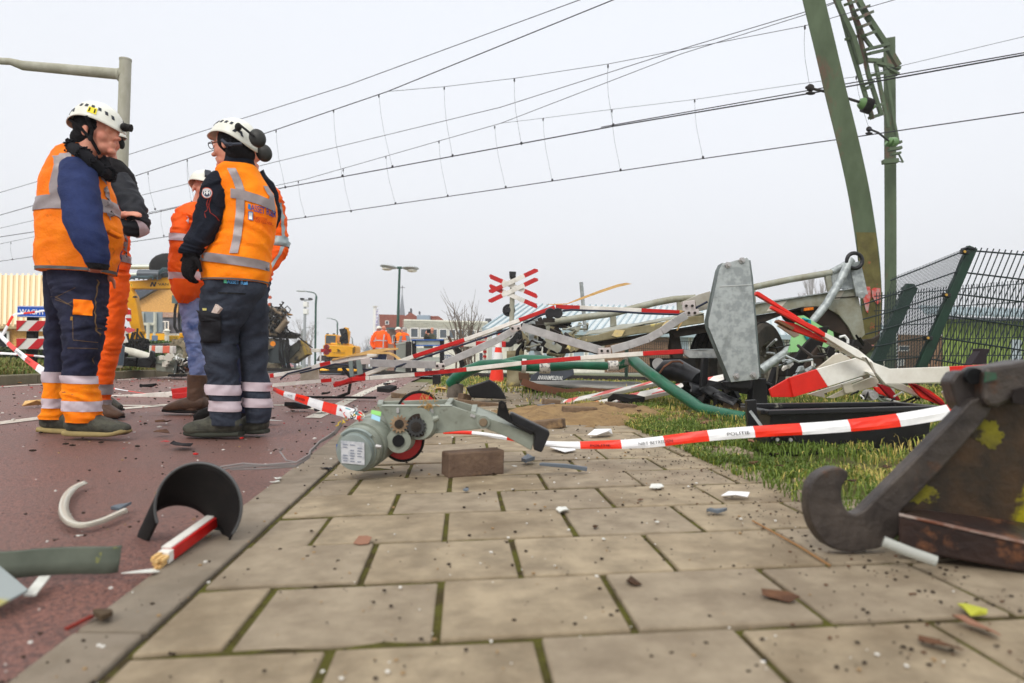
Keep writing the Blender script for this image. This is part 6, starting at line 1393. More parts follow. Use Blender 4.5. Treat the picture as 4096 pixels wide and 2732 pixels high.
# rear upright fence with second post
d=9.2; F=lambda X,Y,o=0:P(*f4(X,Y),d+o)
T=thing('mesh_fence','second dark green wire fence behind the leaning one with a slanted post','fence',F(450,1270))
mb=MB(); mb.bar(F(775,545),F(440,1260),.15,.08,up=(0,1,0)); obj('post',mb,GRNF,T,bevel=.006); obj('post_cap',MB().plate([f4(720,575),f4(815,545),f4(800,528),f4(765,525),f4(760,545),f4(728,548)],d-.05,.12),GRNF,T)
mb=MB()
for y0,y1 in ((640,515),(770,682),(908,842),(1045,1002),(1178,1165)):
    mb.bar(F(440,y0),F(1900,y1),.012); mb.bar(F(440,y0,.03),F(1900,y1,.03),.012)
for i in range(58): x=450+i*25; mb.bar(F(x+12,640-(x-440)*.087-34),F(x-6,1300),.007)
obj('mesh_panel',mb,WIRE,T)
mb=MB(); mb.plate([f4(1310,1250),f4(1450,1250),f4(1450,1160),f4(1483,1122),f4(1480,1110),f4(1390,1105),f4(1390,1130)],3.6,.06); obj('steel_profile',mb,mat('rusty_dark',(46,38,42),.6,.2),label='dark rusty I-beam end poking up behind the white and red board',cat='steel profile',bevel=.004)
# ================= rusty hook bracket (foreground right)
d=1.52
T=thing('hook_bracket','heavy rusty steel hitch bracket with a curled hook in the right foreground','hitch bracket',P(*f2(900,1330),d))
hook=[(620,852),(590,825),(545,815),(490,828),(430,862),(388,915),(370,980),(368,1060),(378,1130),(400,1195),(440,1260),(490,1310),(560,1338),(660,1345),(780,1330),(900,1285),(945,1180),(935,1100),(1000,1040),(1200,830),(1440,560),(1520,440),(1470,385),(1400,390),(1320,470),(1060,740),(760,1040),(700,1095),(650,1108),(610,1085),(588,1040),(578,990),(585,930),(612,890)]
def sm2(pts,k=3):
    n=len(pts); out=[]
    for i in range(n):
        a,b,c,e=[pts[(i+j)%n] for j in(-1,0,1,2)]
        for t in range(k): out.append(tuple(crm(a[m],b[m],c[m],e[m],t/k) for m in(0,1)))
    return out
hk=hook[:14]; hs2=sm2(hook,2)
obj('hook_plate',MB().plate([f2(*p) for p in hs2],d,.0,tilt=(-.002,.038,0)),RUST,T,bevel=.004)
obj('side_plate',MB().plate([f2(900,1240),f2(1800,1300),f2(1800,300),f2(1600,330),f2(1480,480),f2(1200,800),f2(960,1060)],d+.03,.05),RUSTY,T,bevel=.004)
obj('cross_beam',MB().hexa([P(*f2(930,1330),d-.05),P(*f2(1800,1490),d-.15),P(*f2(1800,1330),d+.05),P(*f2(930,1250),d+.05),P(*f2(930,1115),d-.05),P(*f2(1800,1310),d-.15),P(*f2(1800,1150),d+.06),P(*f2(1150,1035),d+.12)]),mat('beam_rust',(66,48,42),.45,.35,col2=(44,34,32),scale=7,col3=(120,78,52),s3=8,t3=(.6,.68),bump=.25,bs=40),T,bevel=.006)
obj('worn_edge',MB().prism([P(*f2(935,1112),d-.056),P(*f2(1800,1306),d-.156),P(*f2(1800,1290),d-.14),P(*f2(935,1100),d-.045)],(0,0,-.002)),mat('bright_steel',(176,160,150),.4,.4,col2=(120,70,50),scale=14,thr=(.4,.6)),T)
def jag(pts):
    out=[]; rq=random.Random(4)
    for i in range(len(pts)):
        a,b=pts[i],pts[(i+1)%len(pts)]
        for k in range(5): t=k/5; out.append((a[0]+(b[0]-a[0])*t+rq.uniform(-11,11),a[1]+(b[1]-a[1])*t+rq.uniform(-11,11)))
    return out
for nm,pts in (('upper',[(1365,560),(1420,540),(1450,500),(1490,530),(1540,515),(1570,590),(1600,610),(1570,670),(1520,700),(1470,670),(1420,650),(1380,620)]),('lower',[(960,1045),(985,970),(1030,930),(1080,900),(1110,880),(1120,930),(1180,970),(1190,1010),(1150,1030),(1080,1035)])):
    obj('paint_stain',MB().plate([f2(*p) for p in jag(pts)],d+.0285,.003),mat('stain_yellow',(118,112,30),.6,col2=(82,76,34),scale=16,bump=.2,col3=(56,48,38),s3=22,t3=(.54,.6)),T,label='dull yellow paint stain',bevel=.001)
blk=[(1255,275),(1290,400),(1320,470),(1480,400),(1470,240),(1440,222),(1340,205),(1295,218)]
obj('pin_block',MB().plate([f2(*p) for p in blk],d+.02,.0,tilt=(.03,.09,.0)),mat('block_dark',(70,64,62),.45,.4,col2=(44,38,36),scale=12,bump=.2),T,bevel=.008)
mb=MB(); c=P(*f2(1388,238),d+.01); mb.cyl(c,c-V(0,.012,.002),.018,.018,20); obj('pin_hole',mb,INK,T,smooth=40)
top=[(1470,230),(1480,195),(1520,180),(1640,165),(1800,130),(1800,420),(1640,400),(1560,440),(1500,440),(1465,400)]
obj('top_lug',MB().plate([f2(*p) for p in top],d-.02,.0,tilt=(.02,.12,.0)),RUST,T,bevel=.012)
obj('paint_smear',MB().plate([f2(1475,280),f2(1550,262),f2(1545,222),f2(1480,215)],d-.028,.004),mat('smear_teal',(40,100,76),.6,col2=(70,60,54),scale=10,thr=(.4,.6)),T)
obj('slot',MB().plate([f2(1650,410),f2(1800,440),f2(1800,300),f2(1660,330),f2(1645,370)],d-.028,.004),mat('slot_dark',(34,28,26),.7),T)
mb=MB(); mb.tube([P(*f2(835,1280),d-.1),P(*f2(1000,1345),d-.12),P(*f2(1170,1405),d-.14)],.011,12); obj('clear_tube',mb,mat('clear_plastic',(206,208,200),.2,trans=.5),label='clear plastic tube lying under the rusty bracket',cat='plastic tube',smooth=50)
# ================= gear motor (foreground middle)
d=2.62
T=thing('gear_motor','grey barrier drive unit with motor barrel, gears and two red wheels lying on the pavement','drive unit',P(*r6(420,800),d))
F=lambda X,Y,o=0:P(*r6(X,Y),d+o)
def disc(name,c,r,th,mats,par,ax=(0,-1,0),rim=True):
    mb=MB(); a=Vector(ax).normalized(); c=Vector(c); n=48; u=a.cross(V(0,0,1)).normalized(); w=u.cross(a)
    prof=[(0,.0),(0,.88),(-.1,.89),(.2,.91),(.3,1),(-.8,1),(-1,.85),(-.9,0)]
    vs=[c+a*(k*th)+(u*math.cos(6.2832*j/n)+w*math.sin(6.2832*j/n))*r*q for k,q in prof for j in range(n)]
    for i in range(len(prof)-1):
        o=len(mb.v); 
    mb.grid(vs,len(prof),n,0,True)
    for i in range(len(prof)-1):
        for j in range(n): mb.m[i*n+j]=0 if i<1 or i>5 else 1
    return obj(name,mb,mats,par,smooth=40)
RW2=mat('wheel_red',(190,24,16),.45,col2=(170,20,14),scale=10)
disc('wheel',F(912,330,.12),.090,.016,[RW2,RUB],T,(.1,-1,.12)); disc('wheel',F(775,560,.10),.083,.016,[RW2,RUB],T,(.25,-1,.1))
# frame arm
fr1=[(560,265),(590,262),(1150,262),(1190,262),(1380,325),(1600,400),(1890,510),(1895,560),(1870,645),(1660,530),(1500,465),(1480,455),(1300,475),(1060,500),(950,520),(900,530),(860,560),(800,600),(760,640),(700,600),(640,420)]
obj('side_plate',MB().plate([r6(*p) for p in fr1],d,.010),MACH,T,bevel=.003)
fr2=[(580,222),(1200,205),(1390,268),(1640,345),(1900,470),(1880,500),(1600,400),(1380,325),(1190,262),(590,262)]
mb=MB(); 
up=[(1150,262),(1190,262),(1380,325),(1600,400),(1890,510)]
# far side plate and edge web
obj('side_plate',MB().plate([r6(580,224),r6(1195,206),r6(1385,262),r6(1620,345),r6(1900,470),r6(1880,540),r6(1500,430),r6(1200,330),r6(590,330)],d+.12,.008),MACH,T,bevel=.003)
mb=MB()
for (a,b),(c,e) in (((1150,262),(1188,206)),((1375,322),(1388,262)),((575,262),(585,222))):
    mb=MB(); mb.bar(F(a,b,.01),F(c,e,.12),.02,.01); obj('cross_web',mb,MACH,T,bevel=.002)
mb=MB(); mb.prism([F(1375,322,.01),F(1600,400,.01),F(1890,512,.01),F(1905,470,.12),F(1640,352,.12),F(1395,268,.12)],(0,0,-.006)); obj('web',mb,MACH,T,bevel=.002)
mb=MB(); mb.prism([F(x,y,-.004) for x,y in ((590,268),(1190,268),(1195,256),(590,256))],(0,.03,0)); obj('edge_lip',mb,mat('lip_light',(170,176,166),.45),T,bevel=.002)
# motor barrel (axis towards camera-left)
c0=F(385,640,-.10); c1=F(620,470,.16); ax=(c1-c0).normalized()
def ring(l,r): return c0+ax*l,r
mb=MB()
seg=[(-.01,.068),(.0,.068),(.004,.082),(.035,.083),(.036,.078),(.045,.078),(.046,.088),(.12,.09),(.122,.084),(.13,.084),(.131,.09),(.2,.09),(.24,.07)]
mb.tube([c0+ax*l for l,r in seg],[r for l,r in seg],40); obj('motor_barrel',mb,MACH,T,smooth=30)
mb=MB(); seg=[(-.036,.058),(-.034,.066),(-.006,.067),(-.004,.072),(.0,.072)]; mb.tube([c0+ax*l for l,r in seg],[r for l,r in seg],40); ec=obj('end_cap',mb,mat('cap_grey',(150,160,156),.4,.15,col2=(128,138,134),scale=9),T,smooth=30)
u=V(1,0,0)-ax*ax.x; u.normalize(); w=u.cross(ax); w=-w if w.z<0 else w
o=c0-ax*.040-u*.045-w*.040; lb=MB(); lb.prism([o,o+u*.088,o+u*.088+w*.082,o+w*.082],ax*.002); lbo=obj('type_label',lb,mat('label_paper',(206,208,212),.5,col2=(176,180,188),scale=30,thr=(.45,.6)),ec)
mb=MB(); rd=random.Random(3)
for i in range(7):
    for k in range(3):
        if rd.random()<.75: a=o+u*(.008+k*.027)+w*(.008+i*.010)-ax*.0015; mb.prism([a,a+u*rd.uniform(.01,.022),a+u*.015+w*.004,a+w*.004],ax*.0008)
obj('faded_print',mb,mat('faded_ink',(140,146,160),.6),lbo)
obj('sticker',MB().prism([F(498,330,-.055),F(582,352,-.055),F(588,315,-.05),F(505,298,-.05)],(0,.003,0)),mat('sticker_green',(140,206,110),.5),T)
obj('sticker',MB().prism([F(500,372,-.07),F(575,400,-.07),F(580,360,-.062),F(508,335,-.062)],(0,.003,0)),mat('sticker_blue',(150,196,214),.5),T)
obj('side_tag',MB().prism([F(203,655,-.10),F(218,655,-.10),F(222,595,-.10),F(203,590,-.10)],(0,.003,0)),mat('tag_blue',(30,90,160),.5),T)
mb=MB(); mb.tube([c0-ax*.005+(u*math.cos(t)+w*math.sin(t))*.078 for t in fr(.8,2.4,14)],.006,6); obj('clamp_rim',mb,mat('cap_grey',()),T)
mb=MB(); a=F(545,610,-.13); mb.cyl(a,a+u*.02,.008,.005); obj('terminal',mb,ALU,T)
# gears
def gear(name,c,r,th,teeth,m,axv=(.15,-1,.05),hub=MACH):
    a=Vector(axv).normalized(); uu=a.cross(V(0,0,1)).normalized(); ww=uu.cross(a); n=teeth*4; pts=[]
    for j in range(n):
        t=6.28318*j/n; rr=r*(1.0 if j%4 in(0,1) else .76); pts.append(Vector(c)+(uu*math.cos(t)+ww*math.sin(t))*rr)
    o=obj(name,MB().prism(pts,-a*th),m,T,bevel=.001); mb=MB(); mb.cyl(Vector(c)+a*.006,Vector(c),r*.45,r*.5); mb.cyl(Vector(c)+a*.012,Vector(c)+a*.006,r*.2); obj('hub',mb,STEELD,o,smooth=40); return o
mb=MB(); c=F(905,420,-.03); mb.tube([c,c+V(.01,.05,0)],[.058,.062],36); obj('bearing_housing',mb,MACH,T,smooth=40)
mb=MB(); mb.cyl(F(905,430,-.035),F(905,430,-.03),.043,.043,36); obj('bearing_seat',mb,mat('seat_dark',(48,36,28),.7),T,smooth=40)
gear('gear',F(740,420,-.06),.034,.018,14,mat('gear_tan',(166,142,112),.6,.2,col2=(120,98,78),scale=20)); gear('gear',F(885,445,-.05),.038,.02,16,mat('gear_dark',(62,62,62),.5,.5))
mb=MB(); c=F(740,560,-.04); mb.tube([c-V(0,.01,0),c+V(0,.08,0)],[.045,.05],32); mb2=MB(); mb2.cyl(c-V(0,.018,0),c-V(0,.011,0),.022,.022,24); o=obj('gear_housing',mb,MACH,T,smooth=40); obj('shaft_hole',mb2,INK,o,smooth=40)
obj('housing_skirt',MB().plate([r6(660,620),r6(760,630),r6(830,570),r6(850,530),r6(960,515),r6(930,490),r6(700,480),r6(650,540)],d-.0,.08),MACH,T,bevel=.01)
mb=MB(); mb.tube([F(1000,400,-.02),F(1050,375,-.03),F(1080,365,-.03)],[.014,.012,.010],10); obj('lever',mb,MACH,T,smooth=60)
mb=MB(); c=F(1460,405,-.012); mb.cyl(c,c+V(0,.02,0),.024,.026,24); mb.cyl(c-V(0,.008,0),c,.014,.016,20,mi=1); obj('pivot',mb,[MACH,mat('rim_rust',(120,104,84),.6)],T,smooth=40)
mb=MB()
for X,Y in ((728,292),(728,312),(1018,300),(1022,320),(1360,345),(1380,352)): c=F(X,Y,-.006); mb.cyl(c,c+V(0,.01,0),.006,.006,8)
obj('bolt',mb,ALU,T)
# black channel at right end
obj('channel',MB().plate([r6(1890,640),r6(1960,665),r6(2028,510),r6(2025,480),r6(1700,320),r6(1680,335),r6(1700,400),r6(1895,510)],d-.02,.09),BLK,T,bevel=.006)
obj('channel_flange',MB().plate([r6(1575,345),r6(1870,515),r6(1885,500),r6(1895,480),r6(1700,395),r6(1680,330),r6(1650,235),r6(1620,218),r6(1592,228),r6(1585,290)],d-.035,.012),BLKM,T,bevel=.003)
mb=MB(); c=F(1625,265,-.04); mb.cyl(c,c-V(0,.01,0),.008,.008); obj('flange_bolt',mb,STEELD,T)
mb=MB(); rd=random.Random(11); CW_=[CABLE,mat('wire_white',()),mat('wire_yellow',(220,190,40),.5),mat('wire_red',(200,60,50),.5),mat('wire_cyan',(70,170,180),.5)]
for i in range(26):
    x,y=rd.uniform(240,430),rd.uniform(290,400); p=[F(x,y,-.02)]
    for k in range(3): x+=rd.uniform(-30,30); y+=rd.uniform(-25,25); p.append(F(x,y,-.03+rd.uniform(-.03,.03)))
    mb.tube(p,.002,5,mi=rd.choice((0,1,2,3,4)))
obj('terminal_wires',mb,CW_,T)
mb=MB(); 
for o in range(4):
    pts=[r6(250,400),r6(190,480),r6(60,560),r6(-20,650),f1(1880,180),f1(1800,235),f1(1600,240),f1(1480,235+o*6),f1(1340+o*20,255)]
    ds=[2.6,2.65,2.6,2.55,2.5,2.45,2.42,2.45,2.45]; mb.tube([P(x,y+o*4+random.uniform(-5,5),k) for (x,y),k in zip(pts,ds)],.0035,6)
mb.tube([P(*f1(1720,140),2.7),P(*f1(1700,160),2.7),P(*f1(1740,215),2.6),P(*f1(1800,225),2.5)],.003,5); obj('loose_cable',mb,mat('cable_grey',(128,122,120),.5),label='loose grey cables trailing from the drive unit over the kerb onto the asphalt',cat='cable')
mb=MB(); rd=random.Random(5)
for i in range(40):
    x,y=rd.uniform(930,1050),rd.uniform(150,270); mb.tube([F(x,y,-.005),F(x+rd.uniform(-40,40),y+rd.uniform(-20,60),-.02)],.0012,4)
obj('straw_tuft',mb,mat('dry_straw',(170,130,70),.9),label='tuft of dry straw caught on top of the red wheel',cat='straw')
# brick
T1=MB(); c=[(1110,855),(1150,885),(1640,850),(1640,720)]
d=2.55
a=P(*r6(1160,888),d);b=P(*r6(1638,850),d+.07);h=V(0,0,.092); bk=V(-.035,.085,.0)
T1.hexa([a,b,b+bk,a+bk,a+h,b+h,b+h+bk,a+h+bk]); obj('paving_brick',T1,mat('brick_brown',(112,92,76),.85,col2=(92,74,62),scale=12,col3=(140,112,84),s3=9,t3=(.6,.72),bump=.4,bs=60),label='single brown paving brick lying in front of the drive unit',cat='brick',bevel=.006)
# bricks by the sand patch
BRK=mat('brick_muddy',(124,104,84),.9,col2=(96,78,62),scale=9,col3=(168,138,98),s3=6,t3=(.55,.7),bump=.4,bs=50)
for i,(x,y,w,hh,dp,rz,l) in enumerate([(r6(2040,285)[0],r6(0,285)[1],.11,.07,4.7,.2,'muddy paving block standing by the torn sand in front of the blades'),(r6(2280,355)[0],r6(0,355)[1],.21,.07,4.3,.05,'muddy paving block under the white and red blades'),(r6(1440,265)[0],r6(0,265)[1],.35,.04,4.9,.25,'broken paving slab tilted on the sand beside the green pole base'),(r6(2000,445)[0],r6(0,445)[1],.2,.05,3.9,-.3,'half buried paving block right of the sand patch'),(r6(1300,220)[0],r6(0,220)[1],.08,.06,5.4,.6,'reddish brick shard at the foot of the green pole'),(r6(750,195)[0],r6(0,195)[1],.13,.04,5.2,.3,'reddish brick fragment left of the red wheel'),(r7(1080,1560)[0],r7(0,1560)[1],.18,.06,4.2,.2,'brown block half hidden by grass under the blades'),(r8(460,1350)[0],r8(0,1350)[1],.10,.05,4.3,.5,'grey stone lump beside the black box corner')]):
    dq=D(x,y) if y<1720 else dp; w*=dq/dp; hh*=dq/dp; c=P(x,y,dq)+V(0,0,hh/2-.01); obj('paving_block',MB().box(c,(w,.1,hh),Matrix.Rotation(rz,3,'Z')@Matrix.Rotation(rz*.4,3,'Y')),BRK,label=l,cat='brick',bevel=.008)
# torn base soil under pole etc: shards
def chip(lab,px,sz,m,name='plastic_shard',seed=1,flat=.15,cat='debris',lift=0,grp=None,ang=None):
    rd=random.Random(seed); c=G(*px); c.z+=.002+lift; n=rd.randint(5,8); pts=[]; a0=rd.uniform(0,6) if ang is None else ang; asp=rd.uniform(.35,.7)
    for j in range(n):
        t=6.283*j/n; r=sz*rd.uniform(.6,1.1)/2; x,y=r*math.cos(t),r*math.sin(t)*asp; pts.append(c+V(x*math.cos(a0)-y*math.sin(a0),x*math.sin(a0)+y*math.cos(a0),rd.uniform(0,sz*flat)))
    o=obj(name,MB().prism(pts,(0,0,max(.002,sz*(.12 if m in (BLK,SHG,BLKM,BARK) else .02)))),m,label=lab,cat=cat,group=grp,bevel=.001); return o
BARK=mat('bark_chunk',(78,64,48),.9); CLR=mat('clear_shard',(214,214,206),.25,col2=(190,190,180),scale=20); LEAF=mat('dry_leaf',(104,72,50),.8,col2=(74,50,36),scale=30); SHG=mat('shard_grey',(92,100,108),.45)
L_=[('white shard below the red stick end',f1(865,915),.075,CLR),('white shard beside the clear ring',f1(480,685),.03,CLR),('dark glassy shard beside the clear ring tip',f1(735,517),.07,SHG),('orange crumb above the grey strip',f1(362,760),.02,mat('crumb_orange',(220,150,80),.7)),
('brown bark chunk on the kerb band at lower left',f1(625,1190),.075,mat('bark_chunk',(78,64,48),.9)),('clear piece of lens on the kerb band',f1(1685,335),.07,CLR),('twin clear chip behind the lens piece',f1(1665,355),.045,CLR),
('brown leaf between the two front workers',f1(985,58),.14,LEAF),('black and yellow wire stub on the asphalt',f1(1100,133),.16,INK),('small red splinter on the asphalt',f1(1005,108),.07,RED),
('grey twisted scrap on the tiles below the brick',f5(540,55),.035,SHG),('pale grey stone like shard on the tiles right of centre',f5(1160,45),.08,CLR),('white torn foil beside the grass edge',f5(1425,75),.10,WHT),('dark shard below the torn foil',f5(1350,128),.07,SHG),('clear shard across a mossy joint',f5(855,118),.06,CLR),('small grey round chip on the tiles',f5(1158,158),.022,CLR),('white crumb in the middle tiles',f5(985,212),.02,CLR),
('brown earth clod near the front tiles',f5(1082,358),.055,mat('clod',(66,48,34),.95)),('reddish brown leaf on the front right tiles',f5(1555,405),.085,LEAF),('pale brown leaf on the left tiles',f5(205,222),.075,mat('leaf_pink',(138,100,80),.8)),('dark leaf at the lower right corner',f5(2065,560),.085,LEAF),('curled brown leaf at the right edge',f5(2190,500),.08,mat('leaf_pink',())),('yellow green leaf at the right edge',f5(2185,455),.07,mat('leaf_yellow',(170,170,60),.8)),('brown crumb beside the grass edge',f5(1105,85),.03,LEAF),('dark clod on a tile near the hook',f5(960,172),.025,mat('clod',())),
('flat dark sliver right of the drive unit',r6(1850,750),.12,SHG),('white torn plastic at the end of the black channel',r6(2130,650),.2,WHT),('white chip beside the brick',r6(1730,790),.03,CLR),('dark crumb cluster at the motor foot',r6(115,805),.07,INK),('small white chip in front of the motor',r6(893,785),.018,CLR),
('grey plastic block beside the right worker heel',r4(1025,1345),.14,CLR),('black plastic foot behind the right worker',r4(1265,1235),.24,BLK),('black plastic foot right of the tape',r4(1420,1250),.16,BLK),('black scrap on the far asphalt by the kerb',r2(1225,1048),.2,BLKM),('small black block on the far asphalt',r2(1165,985),.1,BLKM),('orange splinter beside the left kerb',r2(155,1010),.1,mat('crumb_orange',())),('pale splinter left of the left worker',r2(310,1197),.3,WOODR),('dark leaf beside the boots of the worker in jeans',r4(105,1342),.12,LEAF),
('black clamp on the asphalt by the kerb',r5(905,1415),.14,BLK),('black crushed fitting on the kerb band',r5(890,1495),.35,BLKM),('dark sliver on the far asphalt',r5(268,1520),.16,BLKM),('black crumpled rag beside the muddy block',r6(1990,295),.2,SHG),('pale board fragment behind the red wheel',r6(1090,142),.3,WOODR),('green plate corner on the torn blades',r7(700,1412),.2,mat('plate_mint',(170,200,200),.4)),('black torn sheet under the blades',r7(1150,1490),.35,BLKM),('white shard on the grass edge by the tape',r6(2480,520),.2,WHT)]
for i,(l,px,s_,m) in enumerate(L_): chip(l,px,s_,m,seed=i+3,name='leaf' if 'leaf' in l else 'shard',cat='leaf' if 'leaf' in l else 'debris')
mb=MB(); mb.plate([r6(1940,760),r6(1960,752),r6(2180,765),r6(2351,790),r6(2345,825),r6(2200,800),r6(1940,775)],2.55,.02); obj('plastic_strip',mb,SHG,label='long dark plastic strip lying right of the drive unit',cat='debris',bevel=.002)
# grit as one stuff object
mb=MB(); rd=random.Random(21)
for i in range(3400):
    y=1.0+9*rd.random()**1.5; x=rd.uniform(-.62-1.5*rd.random()*y*.5,.95)
    if noise.noise(V(x*2.3,y*2.3,4))<.02 and rd.random()<.75: continue
    s_=rd.choice((.0012,.0015,.002,.0035))*(1+y*.3); c=V(x-.07*y,y,0); c.z=gz(c.x,c.y)+s_*.4
    mb.ell(c,(s_,s_*rd.uniform(.5,1),s_*.5),Matrix.Rotation(rd.uniform(0,3),3,'Z'),5,3,mi=rd.choice((0,0,0,1,2)))
for i in range(750):
    y=rd.uniform(.8,3.2); x=XR(y)-abs(rd.gauss(0,.25)); s_=rd.choice((.0015,.002,.0035)); c=V(x,y,gz(x,y)+s_*.4); mb.ell(c,(s_*1.4,s_,s_*.5),Matrix.Rotation(rd.uniform(0,3),3,'Z'),5,3,mi=rd.choice((0,0,3)))
for i in range(1200):
    y=rd.uniform(3,14); x=rd.uniform(LK(y),KO(y)); s_=rd.choice((.004,.006,.011)); c=V(x,y,gz(x,y)); mb.ell(c,(s_*1.6,s_,s_*.5),Matrix.Rotation(rd.uniform(0,3),3,'Z'),5,3,mi=rd.choice((0,0,0,1,4)))
obj('grit',mb,[mat('grit_dark',(48,38,30),.9),mat('grit_white',(210,206,198),.5),mat('grit_tan',(150,124,90),.9),LEAF,RED],kind='stuff',label='crumbs of soil, glass and plastic strewn over the pavement and road',recalc=False)
# ================= foreground left debris
T=thing('signal_hood','black curved sun hood of a signal lamp standing on the asphalt edge','lamp hood',G(*f1(1100,700)))
Pb=G(*f1(880,735)); Pr=G(*f1(1350,655)); dep=1.72
cx,cy=f1(1205,490); R_=.5*(P(*f1(1470,450),dep)-P(*f1(945,450),dep)).length
c=P(*f1(1205,500),dep); axs=V(-.55,-.75,-.38).normalized(); mb=MB(); vs=[]; uu=V(1,0,0); ww=V(0,0,1); nu=44
for i in range(nu):
    t=-.62+ (math.pi+1.0)*i/(nu-1); front=c+(uu*math.cos(t)*R_+ww*math.sin(t)*R_*1.02)
    Lh=.10+.03*math.sin(t) if t<2.6 else .13
    for j in range(9): vs.append(front+V(-.085,.08,-.12)*(j/8)*(1 if t>.6 else .45+.45*max(0,t+.62)))
mb.grid(vs,nu,9); obj('hood_shell',mb,BLKM,T,solid=.004,smooth=60)
mb=MB(); mb.tube([c+(uu*math.cos(t)*R_+ww*math.sin(t)*R_*1.02)-V(0,-.0,0) for t in fr(-.62,3.52,40)],.0035,6); obj('rim_edge',mb,mat('worn_edge_grey',(84,86,86),.5),T,smooth=60)
crump([P(*f1(1245,640),1.78),P(*f1(1400,650),1.78),P(*f1(1440,540),1.82),P(*f1(1240,510),1.8)],0,.003,mat('felt_dark',(34,40,38),.8),'torn_flap',T,seed=8,amp=.01,nx=8,ny=8)
T=thing('striped_stick','broken red and white wooden stick with splintered end at the kerb band','boom piece',G(*f1(950,880)))
a=G(*f1(955,868))+V(0,0,.012); b=G(*f1(1290,660))+V(0,0,.03); q=a+(b-a)*.17
mb=MB(); mb.bar(q,b,.026,.026,mi=1); mb.bar(a+(b-a)*.09,q,.026,.026,mi=0); obj('stick',mb,[WHITE,RED],T,bevel=.002)
mb=MB(); mb.bar(q+V(-.005,0,.0145),b+V(-.005,0,.0145),.022,.003); obj('white_edge',mb,WHITE,T)
mb=MB(); rd=random.Random(3)
for i in range(14): o_=V(rd.uniform(-.01,.01),rd.uniform(-.01,.01),rd.uniform(-.01,.01)); mb.bar(a+(b-a)*.1+o_,a-(b-a)*rd.uniform(0,.03)+o_*1.1,.007)
obj('splinter_end',mb,WOODR,T)
# clear ring
mb=MB(); pts=[f1(495,370),f1(430,400),f1(375,460),f1(355,530),f1(375,590),f1(430,628),f1(520,635),f1(620,610),f1(700,575),f1(775,540)]
g=[G(*p)+V(0,0,.004) for p in pts]; g=[crm(g[max(i-1,0)],g[i],g[min(i+1,9)],g[min(i+2,9)],k/4) for i in range(9) for k in range(4)]+[g[-1]]
vs=[]
for i,p in enumerate(g):
    t=(g[min(i+1,len(g)-1)]-g[max(i-1,0)]).normalized(); n_=V(t.y,-t.x,0)*-1; w_=.028*(1-.5*abs(i/len(g)-.4)); 
    vs+=[p,p+V(0,0,.010)+n_*.002,p+V(0,0,.012)+n_*.008,p+n_*w_*.9+V(0,0,.004)]
mb.grid(vs,len(g),4); obj('lens_ring',mb,mat('clear_ring',(226,222,206),.25,trans=.35),label='broken clear plastic lens ring on the asphalt left of the hood',cat='lens ring',solid=.003,smooth=60)
# grey strip
mb=MB(); pts=[(-260,880,840),(0,878,838),(250,862,820),(480,858,818),(640,850,812),(722,842,800)]
vs=[]
S0=[f1(-300,960),f1(0,950),f1(250,925),f1(480,915),f1(640,915),f1(715,905)]; g=[G(*p)+V(0,0,.003) for p in S0]
g=[crm(g[max(i-1,0)],g[i],g[min(i+1,5)],g[min(i+2,5)],k/4) for i in range(5) for k in range(4)]+[g[-1]]
for p in g: vs+=[p,p+V(0,.006,.026),p+V(0,.010,.05),p+V(0,.014,.051)]
mb.grid(vs,len(g),4); T=obj('rubber_strip',mb,mat('strip_grey_green',(96,102,90),.7,col2=(78,84,74),scale=8,col3=(150,150,60),s3=16,t3=(.68,.74)),label='grey green curved strip lying at the left edge of the asphalt',cat='debris',solid=.005,smooth=60)
mb=MB(); g1=[G(*f1(-200,1200)),G(*f1(0,1145)),G(*f1(170,1055)),G(*f1(-10,960))]; mb.prism([g1[0]+V(0,0,.01),g1[1]+V(0,0,.01),g1[2]+V(0,0,.012),g1[3]+V(0,0,.03)],(0,0,.006)); obj('metal_corner',mb,mat('corner_grey',(150,158,156),.45,.2,col2=(170,160,60),scale=3,thr=(.55,.6)),label='grey metal corner piece with yellow edge at the lower left',cat='debris',bevel=.002)
mb=MB(); a=G(*f1(180,1050));b=G(*f1(270,960)); mb.bar(a+V(0,0,.004),b+V(0,0,.012),.02,.004); obj('plastic_sliver',mb,CLR,label='pale clear sliver touching the grey metal corner',cat='debris')
mb=MB(); a=G(*f1(400,1255));b=G(*f1(560,1190)); mb.bar(a+V(0,0,.004),b+V(0,0,.008),.008,.004); obj('red_stem',mb,mat('stem_red',(120,40,30),.8),label='thin dark red stem beside the bark chunk',cat='twig')
mb=MB(); a=G(*f5(1470,155));b=G(*f5(1620,240));c=G(*f5(1720,300)); mb.tube([a+V(0,0,.005),b+V(0,0,.006),c+V(0,0,.004)],.0025,5); obj('twig',mb,mat('twig_tan',(150,112,74),.9),label='thin tan twig on the tiles left of the hook',cat='twig')
mb=MB(); c=G(*r5(395,1560)); mb.tube([c+V(0,0,.02),c+V(.1,0,.06),c+V(.12,0,.2),c+V(.04,0,.3)],.016,8); mb.bar(c+V(-.3,0,.015),c+V(.35,.05,.02),.06,.02); obj('bent_bracket',mb,BLKM,label='black bent bracket standing on the far asphalt by the tape',cat='bracket',smooth=50)
